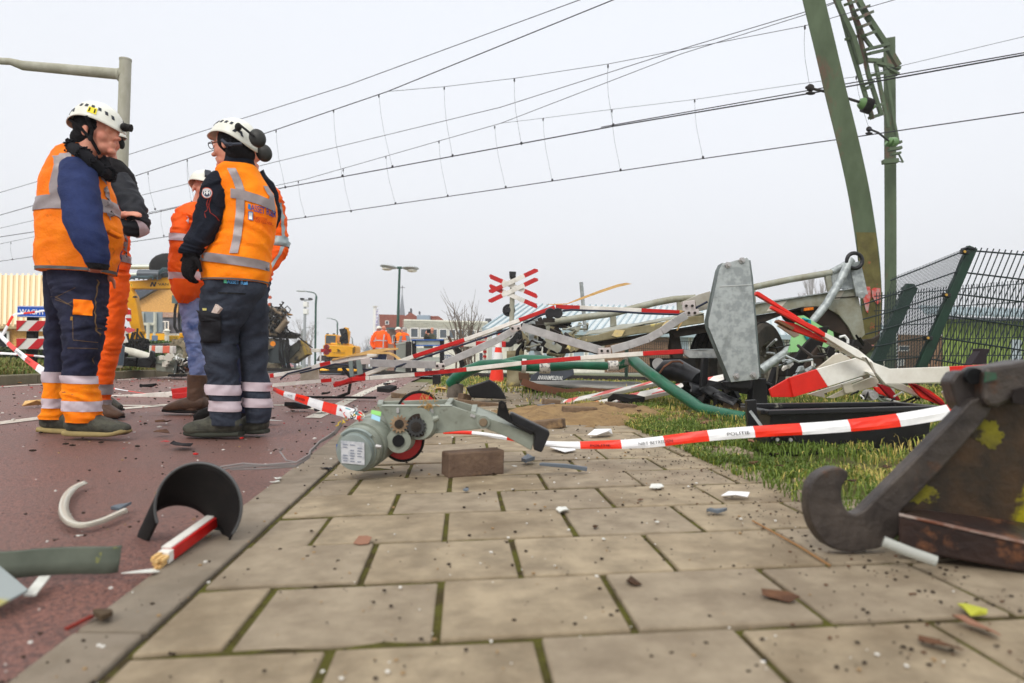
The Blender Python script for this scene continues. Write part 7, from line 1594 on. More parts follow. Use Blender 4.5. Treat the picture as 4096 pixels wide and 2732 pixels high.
# boom lying behind left workers
pL=[r2(860,1135),r2(1100,1128),r2(1300,1112),r2(1470,1100)]
T=thing('fallen_boom','white and red boom lying low across the road between the two groups of legs','barrier boom',P(*pL[0],6.6))
boom('tube','',pL,.055,[(0,0)],6.6,par=T)
boom('tube','',[r4(190,1080),r4(330,1060)],.05,[(0,0)],6.5,mats=[RED,RED],par=T); boom('tube','',[r4(195,1120),r4(400,1100)],.05,[(0,0)],6.45,mats=[RED,RED],par=T)
obj('support',MB().plate([r2(1010,1190),r2(1060,1205),r2(1040,1140),r2(1005,1135)],6.5,.1),STEELD,T,bevel=.005)
# ================= grass
def grass(name,lab,region,n,hmin,hmax,mats,zf,seed,w=.003,lean=.5):
    rd=random.Random(seed); mb=MB(); k=0; vs=[];fs=[];ms=[]
    while k<n:
        x,y,ok=region(rd)
        if not ok: continue
        if noise.noise(V(x*2.6,y*2.6,seed))+.5*noise.noise(V(x*9,y*9,seed))<-.06 and rd.random()<.88: k+=.5; continue
        k+=1; z=zf(x,y); h=rd.uniform(hmin,hmax)*(.6+.8*abs(noise.noise(V(x*2,y*2,9)))) ; a=rd.uniform(0,6.283); l=rd.uniform(.1,lean)*h; ww=w*(1+y*.12)
        sx_,sy_=math.cos(a+1.57)*ww,math.sin(a+1.57)*ww; dx,dy=math.cos(a)*l,math.sin(a)*l; o=len(vs)
        vs+=[(x-sx_,y-sy_,z-.01),(x+sx_,y+sy_,z-.01),(x+dx*.4+sx_*.8,y+dy*.4+sy_*.8,z+h*.6),(x+dx*.4-sx_*.8,y+dy*.4-sy_*.8,z+h*.6),(x+dx,y+dy,z+h*max(.25,1-.35*l/h))]
        fs+=[(o,o+1,o+2,o+3),(o+3,o+2,o+4)]; c=noise.noise(V(x*1.5,y*1.5,seed+2))+rd.gauss(0,.35); m=0 if c<-.02 else (1 if c<.24 else 2); ms+=[m,m]
    mb.v=[Vector(v) for v in vs]; mb.f=fs; mb.m=ms; return obj(name,mb,mats,kind='stuff',label=lab,recalc=False)
GM=[mat('grass_green',(92,112,44),.6),mat('grass_light',(140,146,64),.6),mat('grass_dry',(190,170,98),.7)]
def reg1(rd):
    y=rd.uniform(1.6,7.5); x=XR(y)-.02+abs(rd.gauss(0,1))*.5+rd.random()*(.3+y*.42); c=G  # right of pavement
    if rd.random()<.45: x=XR(y)-.03+abs(rd.gauss(0,.22))
    if 4.9<y<6.2 and x<XR(y)+.35: return x,y,rd.random()<.3
    return x,y,True
grass('grass','tufty green and straw coloured grass right of the pavement',reg1,72000,.012,.058,GM,gz,3,w=.0018,lean=1.7)
def reg2(rd):
    y=rd.uniform(5.5,16); x=rd.uniform(xk(y)+.15 if y>7.5 else .1,9); return x,y,(y>7 or rd.random()<.3)
grass('grass','rough grass beyond the torn pavement under the trailer',reg2,30000,.025,.10,GM,gz,4,w=.003,lean=1.4)
def reg3(rd):
    y=rd.uniform(5,15.5); x=LK(y)-.15-abs(rd.gauss(0,1.3)); return x,y,True
grass('grass','dull trampled grass on the left verge behind the kerb',reg3,24000,.03,.10,[mat('grass_dull',(112,116,56),.7),mat('grass_dull_dry',(140,124,76),.8),GM[0]],vz,6,w=.004,lean=1.2)

rd=random.Random(77)
for i in range(46):
    y=rd.uniform(1.9,5.5); x=XR(y)+abs(rd.gauss(0,.6)); c=V(x,y,gz(x,y)+rd.uniform(.01,.03)); a=rd.uniform(0,6.28); s_=rd.uniform(.012,.028); pts=[c+V(math.cos(a+t)*s_*r,math.sin(a+t)*s_*r,rd.uniform(0,.012)) for t,r in ((0,1.2),(.9,.6),(2.2,.7),(3.14,1.2),(4.1,.7),(5.3,.6))]
    obj('leaf',MB().prism(pts,(0,0,.0008)),rd.choice((LEAF,mat('leaf_pink',()),mat('clod',()))),label='small dead leaf lying in the grass beside the pavement',cat='dead leaf',group='dead leaves in the grass')
# ================= people
SKIN=mat('skin',(214,150,124),.5,col2=(196,124,102),scale=18,bump=.05); 
ORV=mat('vest_orange',(255,146,6),.7,col2=(255,122,2),scale=5,bump=.6,bs=15); ORJ=mat('jacket_orange',(255,104,12),.6,col2=(248,92,14),scale=6,bump=.7,bs=14)
ORD=mat('vest_orange_dirty',(255,138,10),.65,col2=(240,112,8),scale=4,col3=(110,66,22),s3=6,t3=(.62,.76),bump=.6,bs=15)
SIL=mat('reflective_silver',(150,140,140),.4,.1,col2=(136,126,126),scale=12,bump=.1,bs=40); SILW=mat('reflective_pale',(206,190,196),.45,col2=(190,176,182),scale=12)
NAVY=mat('navy_fleece',(44,56,98),.85,col2=(32,42,78),scale=7,bump=.35,bs=30); DENIM=mat('dark_denim',(46,48,70),.85,col2=(28,30,46),scale=9,bump=.5,bs=26)
CHAR=mat('charcoal_fabric',(56,62,74),.8,col2=(38,42,52),scale=6,bump=.5,bs=24); FLE=mat('black_fleece',(28,32,44),.9,col2=(18,22,32),scale=8,bump=.4,bs=60); BCL=mat('black_knit',(24,22,24),.95,bump=.5,bs=90)
JEAN=mat('blue_jeans',(96,118,168),.8,col2=(146,152,186),scale=3,col3=(62,84,134),s3=9,t3=(.5,.68),bump=.3,bs=40); LEA=mat('brown_leather',(98,72,54),.55,col2=(70,50,38),scale=9,bump=.3,bs=40)
BOOT=mat('boot_olive_grey',(84,84,72),.6,col2=(56,56,50),scale=18,bump=.4,bs=50); SOLE=mat('sole_tan',(168,150,100),.7,col2=(140,124,84),scale=10); HELM=mat('helmet_white',(228,228,216),.35,col2=(206,204,190),scale=6,col3=(160,156,140),s3=16,t3=(.66,.74)); VENT=mat('vent_dark',(36,40,50),.5); STI=mat('seam_tan',(112,88,58),.8)
HAIRG=mat('grey_hair',(176,172,168),.8,col2=(140,136,132),scale=40,bump=.5,bs=80)
def gar(T,name,d,secs,m,fold=.012,seed=1,k=1.0,M=44,n=36,sq=2.3,fs=(7,7,18),parent=None,**kw):
    M=int(M*1.6); n=int(n*1.25)
    L=Loft(d,[(q[0],q[1],q[2]*.90)+tuple(q[3:]) for q in secs],fold*1.35,seed,sq,k,fs); mb=MB(); L.mesh(mb,M,n); o=obj(name,mb,m,parent or T,smooth=180,**kw); return L,o
def inner(mb,d,secs,k,s=.68):
    L=Loft(d,[(q[0],q[1],q[2]*s)+tuple(q[3:]) for q in secs],0,1,2.0,k); L.mesh(mb,max(10,len(secs)*5),16)
def basis(F,U=V(0,0,1)):
    F=Vector(F).normalized(); S=F.cross(U).normalized(); U2=S.cross(F); m=Matrix((S,F,U2)).transposed(); return m
def head(mb,c,F,s=1.0,neck=None,U=V(0,0,1)):
    R=basis(F,U); c=Vector(c); q=lambda x,y,z:c+R@(V(x,y,z)*s)
    for p,r in [((0,-.010,.03),(.075,.094,.088)),((0,.026,-.03),(.061,.066,.082)),((0,.040,-.082),(.048,.048,.036)),((0,.082,.0),(.045,.022,.02)),((0,.097,-.018),(.0125,.016,.030)),((0,.113,-.038),(.0165,.017,.012)),((0,.089,.018),(.05,.014,.010)),((0,.090,-.066),(.024,.012,.007)),((0,.088,-.078),(.020,.011,.007)),((0,.082,-.104),(.022,.018,.016)),((.034,.052,-.034),(.028,.032,.034)),((-.034,.052,-.034),(.028,.032,.034)),((.078,-.008,-.015),(.008,.020,.032)),((-.078,-.008,-.015),(.008,.020,.032))]:
        mb.ell(q(*p),tuple(v*s for v in r),R,20,14)
    if neck is not None: mb.tube([q(0,-.02,-.05),Vector(neck)],[.058*s,.066*s],18)
    return R,q
def eyes(T,R,q,s=1,brow=None):
    mb=MB()
    for x in(-.030,.030): mb.ell(q(x,.083,.002),(.012*s,.008*s,.007*s),R,10,7,0); mb.ell(q(x,.0895,.002),(.005*s,.003*s,.005*s),R,8,6,1)
    obj('eye',mb,[WFR,INK],T,smooth=60)
    mb=MB()
    for x in(-.03,.03): mb.ell(q(x,.096,.022),(.019*s,.004*s,.004*s),R,8,6)
    obj('eyebrow',mb,brow or mat('eyebrow_brown',(90,66,50),.9),T)
def hand(mb,w,dr,nm,s=1.0,curl=.35,thumb=1):
    """palm plus five separate bent fingers; dr along the fingers, nm out of the back of the hand"""
    dr=Vector(dr).normalized(); nm=Vector(nm).normalized(); sd_=dr.cross(nm).normalized(); w=Vector(w)
    R=Matrix((sd_,dr,nm)).transposed(); mb.ell(w+dr*.045*s,(.040*s,.055*s,.016*s),R,14,9); mb.tube([w-dr*.03*s,w+dr*.02*s],[.027*s,.03*s],10)
    for i,(x,l) in enumerate(((-.030,.072),(-.010,.082),(.010,.078),(.028,.060))):
        p=w+dr*.08*s+sd_*x*s; a=curl; pts=[p-dr*.02*s,p]; r=.0088*s
        for k in range(3): a_=curl*(k+1); p=p+(dr*math.cos(a_)-nm*math.sin(a_))*l*s*(.42,.33,.25)[k]; pts.append(p)
        mb.tube(pts,[r*1.05,r,r*.95,r*.88,r*.7],8)
    p=w+dr*.02*s-sd_*.030*s*thumb; mb.tube([p,p+(-sd_*thumb*.7+dr*.5-nm*.3)*.035*s,p+(-sd_*thumb*.75+dr*1.35-nm*.6)*.045*s],[.013*s,.011*s,.008*s],8)
def helmet(T,c,F,s=1.0,U=V(0,0,1),tilt=0,m=HELM,name='helmet',side=1,plain=False):
    R=basis(F,U); R=R@Matrix.Rotation(tilt,3,'X'); c=Vector(c); q=lambda x,y,z:c+R@(V(x,y,z)*s); nu,nv=44,14; vs=[]
    def rim(ph): return -.018*math.cos(2*ph)-.012+ (.012*math.cos(ph) if not plain else 0)
    def S(ph,u,off=0):
        f=u*math.pi/2; fr_=.132 if math.cos(ph)>0 else .122; z0=rim(ph)*(-1 if 0 else 1); rr=math.sin(f)**.92; fl=1+(.05 if u>.97 else 0)*1
        peak=.014*max(0,math.cos(ph))**3*max(0,u-.8)*5
        return q(math.sin(ph)*(.110+off)*rr*fl,math.cos(ph)*(fr_+off+peak)*rr*fl,z0+(.108+off-z0)*math.cos(f))
    for i in range(nv):
        for j in range(nu): vs.append(S(6.28318*j/nu,max(.001,i/(nv-1))))
    mb=MB(); mb.grid(vs,nv,nu,0,True); h=obj(name,mb,m,T,solid=.004*s,smooth=180)
    if not plain:
        mb=MB()
        for sd_ in(-1,1):
            for k in range(6):
                ph=sd_*(.35+k*.28); u=.62-.02*k+.02*abs(k-2.5); a=[S(ph,u,.003),S(ph+sd_*.13,u,.003),S(ph+sd_*.10,u+.10,.003),S(ph-sd_*.02,u+.10,.003)]; mb.add(a,[(0,1,2,3)])
            a=[S(sd_*2.35,.74,.003),S(sd_*2.05,.74,.003),S(sd_*1.95,.86,.003),S(sd_*2.45,.86,.003)]; mb.add(a,[(0,1,2,3)])
        obj('vent',mb,VENT,h,solid=.003)
    return h,q,S
def shoe(T,d,secs,m=BOOT,sole=SOLE,solesecs=None,name='boot'):
    L=Loft(d,secs,.002,3,2.6,1); mb=MB(); L.mesh(mb,24,20); o=obj(name,mb,m,T,smooth=180)
    if solesecs: L2=Loft(d,solesecs,0,3,4,1); mb=MB(); L2.mesh(mb,20,20); obj('sole',mb,sole,o,smooth=60)
    return o
# ---------- left worker
d=D(330,1738)
S1=d*1334/FPX/1.80
T=thing('person','worker in dirty orange vest, navy sleeves and white helmet standing leftmost','person',G(330,1738))
tor=[(322,572,36,1.0),(306,600,80,.75),(300,650,112,.75),(302,725,138,.75),(311,800,156,.76),(315,870,166,.76),(320,935,172,.76),(311,1000,168,.76),(308,1050,166,.76),(307,1092,160,.76)]
arm=[(318,640,52,1.0,-.10),(312,685,70,1.0,-.14),(318,774,78,1.0,-.20),(330,841,76,1.0,-.23),(336,886,78,1.0,-.24),(349,931,74,1.0,-.25),(362,975,68,1.0,-.26),(382,1030,52,1.0,-.27),(390,1062,42,1.0,-.26)]
farm=[(350,650,45,1,.16),(380,760,55,1,.22),(410,850,55,1,.22),(430,960,52,1,.16),(440,1050,42,1,.08),(440,1085,30,1,.05)]
nleg=[(318,1060,118,.9),(318,1130,112,.9,0),(322,1193,106,.85,-.02),(334,1265,92,.9,-.06),(334,1318,80,.95,-.09),(328,1385,70,1,-.10),(319,1480,62,1,-.10),(320,1528,60,1,-.10),(326,1600,68,1,-.10),(332,1660,66,1,-.10),(330,1690,62,1,-.10)]
fleg=[(262,1080,85,1,.04),(246,1193,60,1.1,.08),(232,1318,44,1.3,.13),(226,1385,38,1.5,.15),(226,1480,38,1.5,.15),(226,1600,38,1.5,.15),(222,1650,46,1.3,.15),(222,1676,48,1.3,.15)]
body=MB(); hc=P(392,528,d); R,q=head(body,hc,V(1,-.16,.0),S1*1.07,P(352,610,d))
for s_,k in ((tor,1),(arm,1),(farm,1),(nleg,1),(fleg,1)): inner(body,d,s_,k)
inner(body,d,[(388,1050,32,1,-.25),(386,1072,30,1,-.22),(378,1094,26,1,-.12)],1,.9)
hand(body,P(366,1108,d-.01),V(-.3,.1,-1),V(0,-1,0),.85,.2)
hand(body,P(425,1085,d+.05),V(-.4,.2,-1),V(0,-1,0),.9,.3)
obj('body',body,SKIN,T,remesh=.0055,recalc=False); eyes(T,R,q,1)
mb=MB(); 
RR=basis(V(1,-.10,-.1)); mb.ell(hc+RR@V(0,-.030,.030),(.091,.100,.102),RR,24,16); mb.ell(hc+RR@V(0,-.062,-.045),(.080,.07,.06),RR,20,12); obj('balaclava',mb,BCL,T,smooth=180)
h,hq,HS=helmet(T,hc+V(-.012,0,.040),V(1,-.10,-.16),1.05,tilt=-.04)
c=HS(0,.86,.01); mb=MB(); mb.ell(c+V(.012,-.0,.0),(.022,.028,.022),None,12,8); mb.cyl(c+V(.02,0,0),c+V(.045,0,-.004),.018,.02); obj('headlamp',mb,BLKM,h,smooth=50)
mb=MB(); mb.tube([HS(1.35,.98,.0),hc+RR@V(.080,.03,-.02),hc+RR@V(.078,.028,-.06),hc+RR@V(.03,.05,-.125)],.0085,8); mb.tube([HS(2.4,.95,0),hc+RR@V(.09,-.03,-.01),hc+RR@V(.082,.02,-.055)],.0085,8); mb.ell(hc+RR@V(.083,.028,-.058),(.008,.014,.016),RR); obj('chin_strap',mb,BCL,h,smooth=60)
for ph in (.9,):
    a=[HS(1.05,.66,.005),HS(1.38,.66,.005),HS(1.38,.86,.005),HS(1.05,.86,.005)]; mb=MB().add(a,[(0,1,2,3)]); o=obj('helmet_sticker',mb,mat('sticker_yellow',(236,216,30),.4),h,solid=.001)
    mb=MB()
    for u in (.2,.8):
        p=a[0]+(a[1]-a[0])*u; e=a[3]+(a[2]-a[3])*u; mb.bar(p+(e-p)*.2+V(0,-.003,0),p+(e-p)*.8+V(0,-.003,0),.006,.002)
    obj('sticker_mark',mb,INK,o)
# collar of black fleece
mb=MB(); pts=[P(288,590,d-.08),P(332,616,d-.14),P(368,648,d-.13),P(402,680,d-.09),P(432,700,d-.02)]
mb.tube(pts,[.030,.032,.032,.030,.028],14); mb.tube([P(288,586,d-.05),P(320,568,d+.08),P(380,600,d+.10),P(436,696,d-.02)],.034,12); rd=random.Random(5); b0=list(mb.v)
for i in range(700):
    p=rd.choice(b0)+V(rd.gauss(0,.004),rd.gauss(0,.004),rd.gauss(0,.004)); mb.ell(p,(.006,.006,.006),None,5,3)
obj('fleece_collar',mb,mat('curly_fleece',(26,26,30),.98),T,smooth=180)
L1,v1=gar(T,'vest',d,tor,ORD,.010,2,fs=(6,6,11)); mb=MB(); L1.band(mb,806,860,.006,tilt=-.004); L1.strip(mb,[(255,612),(232,660),(212,740),(222,832)],17,.006); L1.strip(mb,[(405,672),(428,740),(440,800),(430,868)],15,.006); L1.strip(mb,[(215,640),(285,622)],16,.006); obj('reflective_band',mb,SIL,v1,smooth=180)
mb=MB(); L1.band(mb,1076,1090,.006); obj('hem',mb,mat('hem_grey',(96,100,100),.7),v1)
mb=MB(); mb.bar(P(430,925,d-.17),P(482,950,d-.12),.05,.02); obj('pocket_flap',mb,ORD,v1,bevel=.006)
LA,a1=gar(T,'sleeve',d,arm,NAVY,.010,5,M=50,fs=(5,5,9)); gar(T,'sleeve',d,farm,NAVY,.01,6)
mb=MB(); Loft(d,[(389,1056,40,1,-.27),(392,1068,37,1,-.27),(394,1076,34,1,-.27)],0).mesh(mb,6,24); obj('cuff',mb,BCL,a1,smooth=60)
Ln,n1=gar(T,'trousers',d,nleg,DENIM,.013,7,M=70,fs=(7,7,17)); mb=MB(); L2=Loft(d,[(q[0],q[1],q[2]*.90)+tuple(q[3:]) for q in fleg],.015,9,2.3,1,(7,7,15)); L2.mesh(mb,60,32); n2=obj('trouser_leg',mb,DENIM,T,smooth=180)
for L,o,ys in ((Ln,n1,((1500,1534),(1602,1640))),(L2,n2,((1488,1528),(1590,1624)))):
    for a,b in ys: mb=MB(); L.band(mb,a,b,.008,n=48); obj('reflective_band',mb,SILW,o,smooth=180)
    mb=MB(); L.band(mb,ys[0][1],ys[1][0],.006,n=48,m=10); L.band(mb,ys[1][1],1686 if L is Ln else 1674,.006,n=48,m=10); obj('orange_cuff',mb,ORV,o,smooth=180)
mb=MB(); Ln.poly(mb,[(292,1196),(358,1200),(362,1262),(290,1258)],.007); obj('orange_patch',mb,ORV,n1,smooth=180)
mb=MB()
for a in ([(196,1172),(300,1232)],[(196,1186),(270,1216),(298,1200)],[(200,1200),(300,1150)],[(362,1110),(366,1200),(364,1300),(362,1384)],[(362,1310),(400,1312)],[(258,1392),(365,1392)],[(290,1264),(292,1360),(356,1366)],[(358,1400),(360,1480)]): Ln.strip(mb,a,1.0,.006,nn=1)
obj('seam',mb,STI,n1); mb=MB(); Ln.poly(mb,[(281,1266),(290,1266),(290,1281),(281,1281)],.009); obj('label_tab',mb,mat('tab_brown',(150,112,50),.8),n1)
shoe(T,d-.10,[(270,1690,22,1.2),(300,1692,40,1.1),(350,1690,44,1.0),(410,1702,34,1.25),(455,1710,29,1.6),(490,1716,24,1.7),(508,1720,18,1.7),(514,1722,8,2)],BOOT,SOLE,[(268,1730,10,3.6),(300,1731,13,3.4),(380,1734,12,3.6),(450,1734,11,4),(500,1724,11,3.8),(514,1718,8,3)])
shoe(T,d+.15,[(172,1686,20,1.3),(200,1684,34,1.2),(260,1684,38,1.1),(310,1698,32,1.25),(370,1714,20,1.9)],BOOT,SOLE,[(168,1716,11,3.4),(260,1722,12,3.6),(330,1724,11,3.8),(390,1718,9,3)])
# ---------- second worker of the left pair, arms crossed
d=D(455,1675)+.1
T=thing('person','worker with crossed arms and plain orange trousers half hidden behind the left worker','person',G(455,1675))
tor=[(425,640,35,1),(428,680,80,.8),(432,740,88,.8),(436,820,86,.85),(436,900,82,.9),(440,980,78,.9),(440,1050,78,.9),(440,1098,76,.9)]
rleg=[(452,1080,66,.9,-.04),(455,1150,58,1,-.04),(448,1250,56,1,-.04),(436,1361,54,1,-.04),(420,1440,48,1,-.04),(405,1520,44,1,-.04),(398,1590,40,1,-.04),(400,1636,38,1,-.04)]
lleg=[(410,1090,60,1,.1),(400,1200,50,1,.1),(380,1361,44,1,.1),(370,1500,38,1,.1),(370,1630,36,1,.1)]
arm=[(478,725,46,1,-.06),(515,790,46,1,-.12),(548,860,44,1,-.18),(556,905,40,1,-.2),(520,912,34,1,-.24),(480,900,30,1,-.26)]
farm=[(400,730,45,1,.05),(380,820,45,1,-.1),(420,880,38,1,-.24),(460,880,32,1,-.26),(488,876,30,1,-.26)]
body=MB(); hc=P(426,560,d); R,q=head(body,hc,V(.75,-.6,-.05),1.0,P(428,650,d))
for s_ in (tor,rleg,lleg,arm,farm): inner(body,d,s_,1)
hand(body,P(496,858,d-.285),V(1,-.1,.1),V(0,-.6,.8),.72,.3)
hand(body,P(470,905,d-.25),V(-1,0,0),V(0,-1,0),1,.5); obj('body',body,SKIN,T,remesh=.006,recalc=False); eyes(T,R,q)
mb=MB(); RR=basis(V(.75,-.6,0)); mb.ell(hc+RR@V(0,-.024,.028),(.086,.098,.10),RR,24,16); obj('balaclava',mb,BCL,T,smooth=180)
h,hq,HS=helmet(T,hc+V(0,0,.02),V(.75,-.6,0),.98)
mb=MB(); mb.ell(P(486,576,d+.02),(.016,.03,.034)); obj('ear_defender',mb,BLKM,h,smooth=60)
L,v=gar(T,'vest',d,tor,ORJ,.01,12); mb=MB(); L.band(mb,1020,1050,.006); L.strip(mb,[(500,920),(500,1040)],12,.006); L.band(mb,800,828,.006); obj('reflective_band',mb,SIL,v,smooth=180)
mb=MB(); Loft(d,[(432,640,50,1),(440,690,84,.9,-.02),(450,745,92,.85,-.03)],.01,4).mesh(mb,16,30); obj('jacket_collar',mb,BCL,T,smooth=180)
LA,a1=gar(T,'sleeve',d,arm,mat('black_jacket',(30,32,38),.6,bump=.3,bs=30),.012,14,M=46); gar(T,'sleeve',d,farm,mat('black_jacket',()),.01,15)
mb=MB(); vs=[LA.pt(.60+.10*i/5,6.283*j/30,.006) for i in range(6) for j in range(30)]; mb.grid(vs,6,30,0,True); obj('reflective_band',mb,SILW,a1,smooth=180)
L,o=gar(T,'trousers',d,rleg,ORJ,.012,16,M=60); mb=MB(); L.band(mb,1535,1575,.007); L.band(mb,1596,1618,.007); obj('reflective_band',mb,SIL,o,smooth=180); gar(T,'trouser_leg',d,lleg,ORJ,.012,17,M=50)
shoe(T,d-.05,[(380,1640,26,1.2),(410,1640,32,1.1),(450,1652,22,1.5),(480,1660,14,1.9),(490,1664,8,1.8)],LEA,BLKM,[(376,1668,6,3.6),(440,1672,6,4),(492,1668,5,3.4)])
shoe(T,d+.25,[(390,1612,26,1.2),(420,1612,30,1.1),(455,1624,20,1.5),(480,1632,12,1.9)],BOOT,BLKM,[(388,1640,6,3.6),(440,1643,6,4),(490,1638,5,3.4)])
# ---------- right worker, back to camera
d=D(860,1745)
T=thing('person','worker seen from behind in bright orange vest, white helmet and ear defenders','person',G(880,1745))
tor=[(958,640,40,1),(956,662,66,.9),(952,688,96,.78),(968,740,116,.72),(992,800,118,.74),(998,850,116,.76),(988,920,118,.78),(968,985,128,.8),(946,1040,146,.8),(942,1090,144,.82),(941,1130,136,.84)]
arm=[(888,692,36,1,-.02),(868,730,52,1,-.04),(862,780,60,1,-.05),(845,850,62,1,-.06),(826,900,60,1,-.08),(800,950,54,1,-.10),(770,990,46,1,-.12),(758,1015,38,1,-.12)]
farm=[(1020,700,40,1,.06),(1060,760,44,1,.1),(1080,860,40,1,.18),(1040,950,38,1,.26),(960,1000,34,1,.3),(880,1015,30,1,.3)]
lleg=[(944,1105,122,.72),(936,1160,132,.8),(915,1230,112,.85),(885,1300,90,.95),(878,1350,74,1),(884,1410,70,1),(888,1500,67,1),(892,1560,63,1),(902,1640,60,1),(908,1700,60,1)]
rleg=[(985,1130,84,.95,.05),(1004,1220,76,1,.06),(1012,1300,64,1,.08),(1014,1360,60,1,.1),(1020,1440,60,1,.1),(1026,1510,57,1,.1),(1028,1580,54,1,.1),(1032,1640,48,1,.1),(1028,1690,44,1,.1)]
body=MB(); hc=P(926,580,d); FD=V(-.97,.22,-.10); R,q=head(body,hc,FD,S1*.97,P(950,670,d))
for s_ in (tor,arm,farm,lleg,rleg): inner(body,d,s_,1)
obj('body',body,SKIN,T,remesh=.0055,recalc=False); eyes(T,R,q)
mb=MB(); RR=basis(V(-.97,.22,0)); mb.ell(hc+RR@V(0,-.028,.02),(.089,.098,.098),RR,24,16); mb.ell(hc+RR@V(0,-.055,-.05),(.082,.072,.06),RR,20,12); obj('balaclava',mb,BCL,T,smooth=180)
h,hq,HS=helmet(T,hc+V(.022,0,.026),V(-.97,.22,-.0),1.02,tilt=.2)
for px,r_ in (((1030,553),(.047,.035,.052)),((1056,612),(.042,.035,.04))):
    Rr=Matrix.Rotation(-.5,3,'Y'); mb=MB(); mb.ell(P(*px,d-.13 if px[0]<1040 else d+.02),(.042,.030,.050),Rr,20,14); e=obj('ear_defender',mb,mat('defender_dark',(46,46,42),.5,col2=(36,36,34),scale=9),h,smooth=180)
mb=MB(); mb.tube([P(960,500,d-.14),P(985,520,d-.17),P(1015,545,d-.17)],.006,6); mb.ell(P(953,508,d-.125),(.018,.014,.022)); obj('defender_arm',mb,BLKM,h,smooth=60)
mb=MB(); mb.tube([HS(-1.2,.96,0) if 0 else P(888,560,d-.10),P(905,575,d-.115),P(925,578,d-.12),P(968,576,d-.11)],.009,8); mb.tube([P(892,565,d-.10),P(915,590,d-.10)],.008,8); mb.tube([P(921,577,d-.125)+V(.011*math.cos(t),0,.009*math.sin(t)) for t in fr(0,6.283,12)],.003,6,mi=0); obj('head_strap',mb,mat('strap_dark',(56,60,70),.6),h,smooth=60)
mb=MB(); 
for s_ in(-.033,.033):
    c=q(s_,.108,.002); mb.tube([c+R@V(.022*math.cos(t),0,.017*math.sin(t)) for t in fr(0,6.283,14)],.0022,6)
mb.tube([q(-.055,.106,.006),q(-.074,.02,.0)],.0022,6); mb.tube([q(.055,.106,.006),q(.074,.02,.0)],.0022,6); obj('glasses',mb,INK,T,smooth=60)
L,c_=gar(T,'collar',d,[(946,612,52,1),(958,640,60,1),(958,668,68,.95)],FLE,.003,3,M=14)
LV,v=gar(T,'vest',d,tor,ORV,.009,22,M=60,n=48,fs=(5,5,9))
mb=MB(); LV.strip(mb,[(925,672),(948,720),(962,762),(960,850),(948,950),(934,1012)],17,.006); LV.strip(mb,[(922,772),(968,778),(1040,800),(1098,826)],19,.007,nn=4); LV.strip(mb,[(1066,742),(1092,800),(1098,850)],13,.006); LV.strip(mb,[(799,1024),(870,1032),(945,1042),(1020,1053),(1092,1066)],18,.008,nn=4); obj('reflective_band',mb,SIL,v,smooth=180)
mb=MB(); LV.band(mb,1121,1129,.006); obj('hem',mb,mat('hem_grey',()),v)
LOGO=mat('logo_navy',(40,62,130),.6); loft_text(LV,'ASSET Rail',[(1004,842),(1094,866),(1094,838),(1004,816)],LOGO,v); loft_text(LV,'SAMEN STERK',[(1014,876),(1070,884),(1070,872),(1014,864)],mat('logo_red',(196,60,24),.6),v); loft_text(LV,'VOOR VEILIG WERK',[(1018,888),(1090,900),(1090,888),(1018,876)],mat('logo_red',()),v)
mb=MB(); LV.poly(mb,[(992,836),(1003,839),(1003,818),(992,814)],.009); LV.poly(mb,[(993,878),(1012,882),(1012,848),(993,844)],.009); lg=obj('emblem',mb,mat('logo_blue',(36,110,170),.5),v)
mb=MB()
for k in range(4): LV.strip(mb,[(998+k*3.3,864),(997+k*3.6,850)],1.1,.011,nn=1)
LV.poly(mb,[(996,876),(1009,878),(1009,864),(996,862)],.011); obj('emblem_hand',mb,WFR,lg)
LA,a1=gar(T,'sleeve',d,arm,FLE,.010,24,M=56,n=40); gar(T,'sleeve',d,farm,FLE,.01,25)
# round arm badge
mb=MB(); n=24; cx,cy=828,772; ringv=[LA.on(cx,cy,.008)]+[LA.on(cx+22*math.cos(t),cy+22*math.sin(t),.008) for t in [6.283*j/n for j in range(n)]]; mb.add(ringv,[(0,1+j,1+(j+1)%n) for j in range(n)]); bd=obj('arm_badge',mb,mat('badge_rim',(206,90,64),.6),a1,recalc=False)
mb=MB(); ringv=[LA.on(cx,cy,.010)]+[LA.on(cx+19*math.cos(t),cy+19*math.sin(t),.010) for t in [6.283*j/n for j in range(n)]]; mb.add(ringv,[(0,1+j,1+(j+1)%n) for j in range(n)]); obj('badge_field',mb,mat('badge_grey',(190,190,192),.6),bd,recalc=False)
mb=MB(); ringv=[LA.on(cx,cy,.011)]+[LA.on(cx+15*math.cos(t),cy+14*math.sin(t),.011) for t in [6.283*j/n for j in range(n)]]; mb.add(ringv,[(0,1+j,1+(j+1)%n) for j in range(n)]); obj('badge_centre',mb,mat('badge_dark',(46,50,70),.6),bd,recalc=False)
loft_text(LA,'HH',[(cx-11,cy+6),(cx+11,cy+6),(cx+11,cy-8),(cx-11,cy-8)],WFR,bd,off=.013)
mb=MB()
for a in ([(832,797),(826,815),(832,838),(816,850),(822,870)],[(844,790),(834,820),(840,850),(856,862),(862,878)]): LA.strip(mb,a,1.6,.008,nn=1)
obj('crack_print',mb,mat('print_red',(140,40,26),.7),a1)
